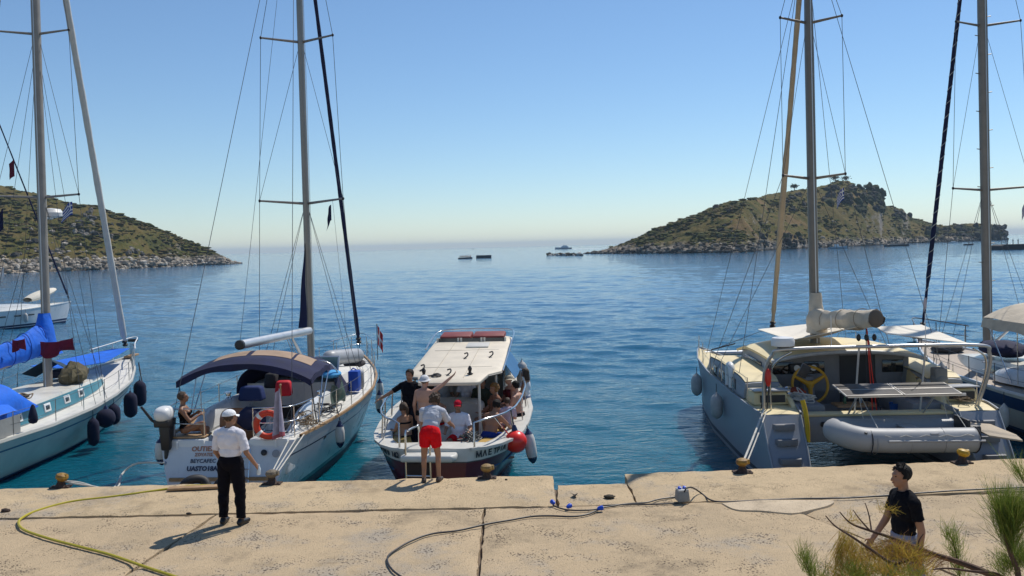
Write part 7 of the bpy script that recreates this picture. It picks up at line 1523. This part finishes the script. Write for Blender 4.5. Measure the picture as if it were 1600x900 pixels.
# ------------------------------------------------------------------ tamarisk in the foreground
def tamarisk():
    bark = mat('tamarisk_bark', (.10, .055, .035), .85, var=.3, vs=20, bump=.6, bs=60)
    grn = island_mat('tamarisk_green', [(.14, .20, .03), (.20, .25, .045), (.10, .15, .028), (.25, .26, .055)], .8, .45); ylw = island_mat('tamarisk_ochre', [(.46, .32, .05), (.36, .26, .045), (.52, .36, .075), (.27, .22, .04), (.4, .22, .05)], .8, .45); brn = island_mat('tamarisk_dry', [(.24, .12, .055), (.17, .09, .045), (.32, .18, .08)], .85, .3)
    base = V((6.9, 6.2, .98)); rt = root('tamarisk_tree', 'feathery tamarisk with ochre and green sprays in the lower right corner', 'tree', base)
    rd = random.Random(77)
    def br(pts, r0, r1, name='branch'):
        p = smooth_path(pts, 6); n = len(p); m = MB(); m.tube(p, [lerp(r0, r1, i/(n-1)) for i in range(n)], 7); return m.build(name, bark, rt), p
    br([base, base+V((-.3, 0, .9)), base+V((-.8, .1, 1.5)), base+V((-1.5, .1, 1.75)), P(1680, 960, 6.3)], .13, .036, 'trunk')
    j = P(1680, 960, 6.3)
    _, A = br([j, P(1600, 925, 6.3), P(1545, 897, 6.3), P(1500, 879, 6.4), P(1465, 868, 6.4), P(1430, 855, 6.5), P(1395, 841, 6.5), P(1362, 830, 6.5), P(1330, 818, 6.6), P(1312, 800, 6.6)], .030, .004)
    _, Bq = br([P(1455, 866, 6.45), P(1425, 872, 6.3), P(1395, 880, 6.2), P(1360, 858, 6.2), P(1330, 838, 6.2), P(1305, 822, 6.3), P(1290, 806, 6.3)], .016, .004)
    _, Cq = br([P(1360, 830, 6.5), P(1344, 812, 6.5), P(1333, 797, 6.6)], .007, .003); _, Dq = br([P(1362, 831, 6.5), P(1358, 806, 6.6), P(1352, 786, 6.6)], .007, .003)
    _, Eq = br([P(1435, 857, 6.5), P(1436, 845, 6.5), P(1443, 834, 6.5)], .007, .003)
    _, Gq = br([j+V((.2, -.1, 0)), P(1610, 920, 5.9), P(1588, 885, 5.9), P(1573, 845, 5.9), P(1570, 820, 5.9), P(1558, 795, 5.9)], .026, .006)
    _, Hq = br([P(1600, 925, 6.1), P(1560, 898, 6.0), P(1520, 893, 6.0), P(1480, 888, 6.0), P(1458, 890, 6.0)], .014, .004)
    _, Kq = br([P(1500, 905, 6.6), P(1497, 880, 6.6), P(1490, 850, 6.6), P(1482, 832, 6.6)], .008, .003)
    _, Lq = br([P(1300, 930, 6.2), P(1270, 905, 6.2), P(1262, 888, 6.2), P(1255, 875, 6.2)], .009, .003)
    br([P(1330, 960, 6.2), P(1400, 965, 6.2), P(1560, 960, 6.2), j], .012, .03); _, Mq = br([P(1660, 790, 6.4), P(1610, 765, 6.4), P(1592, 740, 6.4)], .008, .003)
    br([j+V((.3, 0, .1)), P(1720, 880, 6.3), P(1660, 790, 6.4)], .02, .008); br([P(1400, 965, 6.2), P(1330, 945, 6.2), P(1300, 930, 6.2)], .012, .009); br([P(1560, 960, 6.2), P(1520, 930, 6.5), P(1500, 905, 6.6)], .012, .008)
    def spray(name, mtl, stems, n, ln, up, spread, wd=.0032, droop=0, label=None):
        m = MB()
        for _ in range(n):
            a, b = rd.choice(stems); p = a.lerp(b, rd.random())+V((rd.gauss(0, .012), rd.gauss(0, .05), rd.gauss(0, .012)))
            d = (V(up)+V((rd.gauss(0, spread), rd.gauss(0, spread), rd.gauss(0, spread*.6)))).normalized(); l_ = ln*rd.uniform(.45, 1.2); s = d.cross(V((rd.uniform(-1, 1), rd.uniform(-1, 1), rd.uniform(-1, 1)))).normalized()*wd*rd.uniform(.7, 1.4)
            q1 = p+d*l_*.5+V((rd.gauss(0, .012), rd.gauss(0, .01), rd.gauss(0, .008))); q2 = p+d*l_-V((0, 0, droop*l_*rd.random())); m.add([p-s*.6, p+s*.6, q1+s, q1-s, q2+s*.3, q2-s*.3], [(0, 1, 2, 3), (3, 2, 4, 5)])
            for kk in range(3):                       # side needles
                t = rd.uniform(.2, .9); w = p.lerp(q2, t); e = w+(d+V((rd.gauss(0, .45), rd.gauss(0, .45), rd.gauss(0, .35)))).normalized()*l_*.28; m.add([w-s*.4, w+s*.4, e], [(0, 1, 2)])
        o = m.build(name, mtl, rt, smooth=0); tag(o, label, None, None, 'stuff')
    seg = lambda *pts: list(zip(pts[:-1], pts[1:]))
    # low ochre mass along the bottom
    S1 = seg(*[P(x, y, Y) for x, y, Y in ((1300, 912, 6.2), (1335, 900, 6.2), (1370, 895, 6.1), (1410, 895, 6.2), (1450, 898, 6.2))])+seg(*[P(x, y, Y) for x, y, Y in ((1330, 885, 6.4), (1370, 872, 6.4), (1410, 868, 6.3), (1445, 875, 6.3))])
    spray('ochre_sprays', ylw, S1, 1500, .15, (-.2, 0, .55), .65, wd=.0014)
    spray('dry_sprays', brn, seg(P(1370, 862, 6.4), P(1410, 852, 6.4), P(1450, 862, 6.4))+seg(*A[-34:-18:5]), 420, .2, (-.8, 0, -.15), .4, wd=.0014, droop=.3)
    spray('hanging_sprays', ylw, seg(P(1325, 826, 6.3), P(1316, 850, 6.3), P(1310, 872, 6.3))+seg(P(1338, 836, 6.3), P(1330, 860, 6.3)), 420, .14, (-.15, 0, -.9), .3, wd=.0014)
    spray('tip_sprays', ylw, seg(P(1325, 820, 6.6), P(1338, 812, 6.6))+seg(P(1375, 800, 6.6), P(1392, 795, 6.6)), 90, .10, (.3, 0, .3), .7, wd=.0013)
    spray('green_sprays', grn, seg(*Gq[-16::4])+seg(P(1570, 830, 5.9), P(1600, 815, 5.9), P(1630, 830, 5.9)), 1500, .25, (.1, 0, 1), .36, wd=.0014, label='green spray at the right edge')
    spray('green_sprays', grn, seg(P(1560, 900, 6.0), P(1600, 880, 6.0), P(1630, 880, 6.0)), 700, .18, (-.2, 0, .9), .5, wd=.0014)
    spray('green_sprays', grn, seg(*Kq[::4]), 330, .14, (-.1, 0, 1), .4, wd=.0014); spray('green_sprays', grn, seg(*Lq[::3])+seg(P(1262, 900, 6.2), P(1300, 905, 6.2)), 330, .15, (-.05, 0, 1), .4, wd=.0014); spray('green_sprays', grn, seg(*Mq[::4]), 220, .2, (-.35, 0, 1), .3, wd=.0014)
    spray('green_sprays', grn, seg(P(1320, 895, 6.1), P(1350, 905, 6.1), P(1450, 905, 6.0)), 400, .12, (0, 0, .8), .6, wd=.0014)
tamarisk()

# ------------------------------------------------------------------ summer haze over the sea
hz = MB(); hz.box((0, 1500, 28), (26000, 20500, 60)); ho = hz.build('haze', [], None, smooth=0); ho['kind'] = 'stuff'; ho['label'] = 'thin pale summer haze over the sea'
hm = bpy.data.materials.new('haze_air'); hm.use_nodes = True; hn = hm.node_tree.nodes; hn.clear(); ov = hn.new('ShaderNodeOutputMaterial'); pv = hn.new('ShaderNodeVolumePrincipled')
pv.inputs['Color'].default_value = (.64, .83, 1.0, 1); pv.inputs['Density'].default_value = .00013; pv.inputs['Anisotropy'].default_value = .0
hm.node_tree.links.new(pv.outputs[0], ov.inputs['Volume']); ho.data.materials.append(hm)
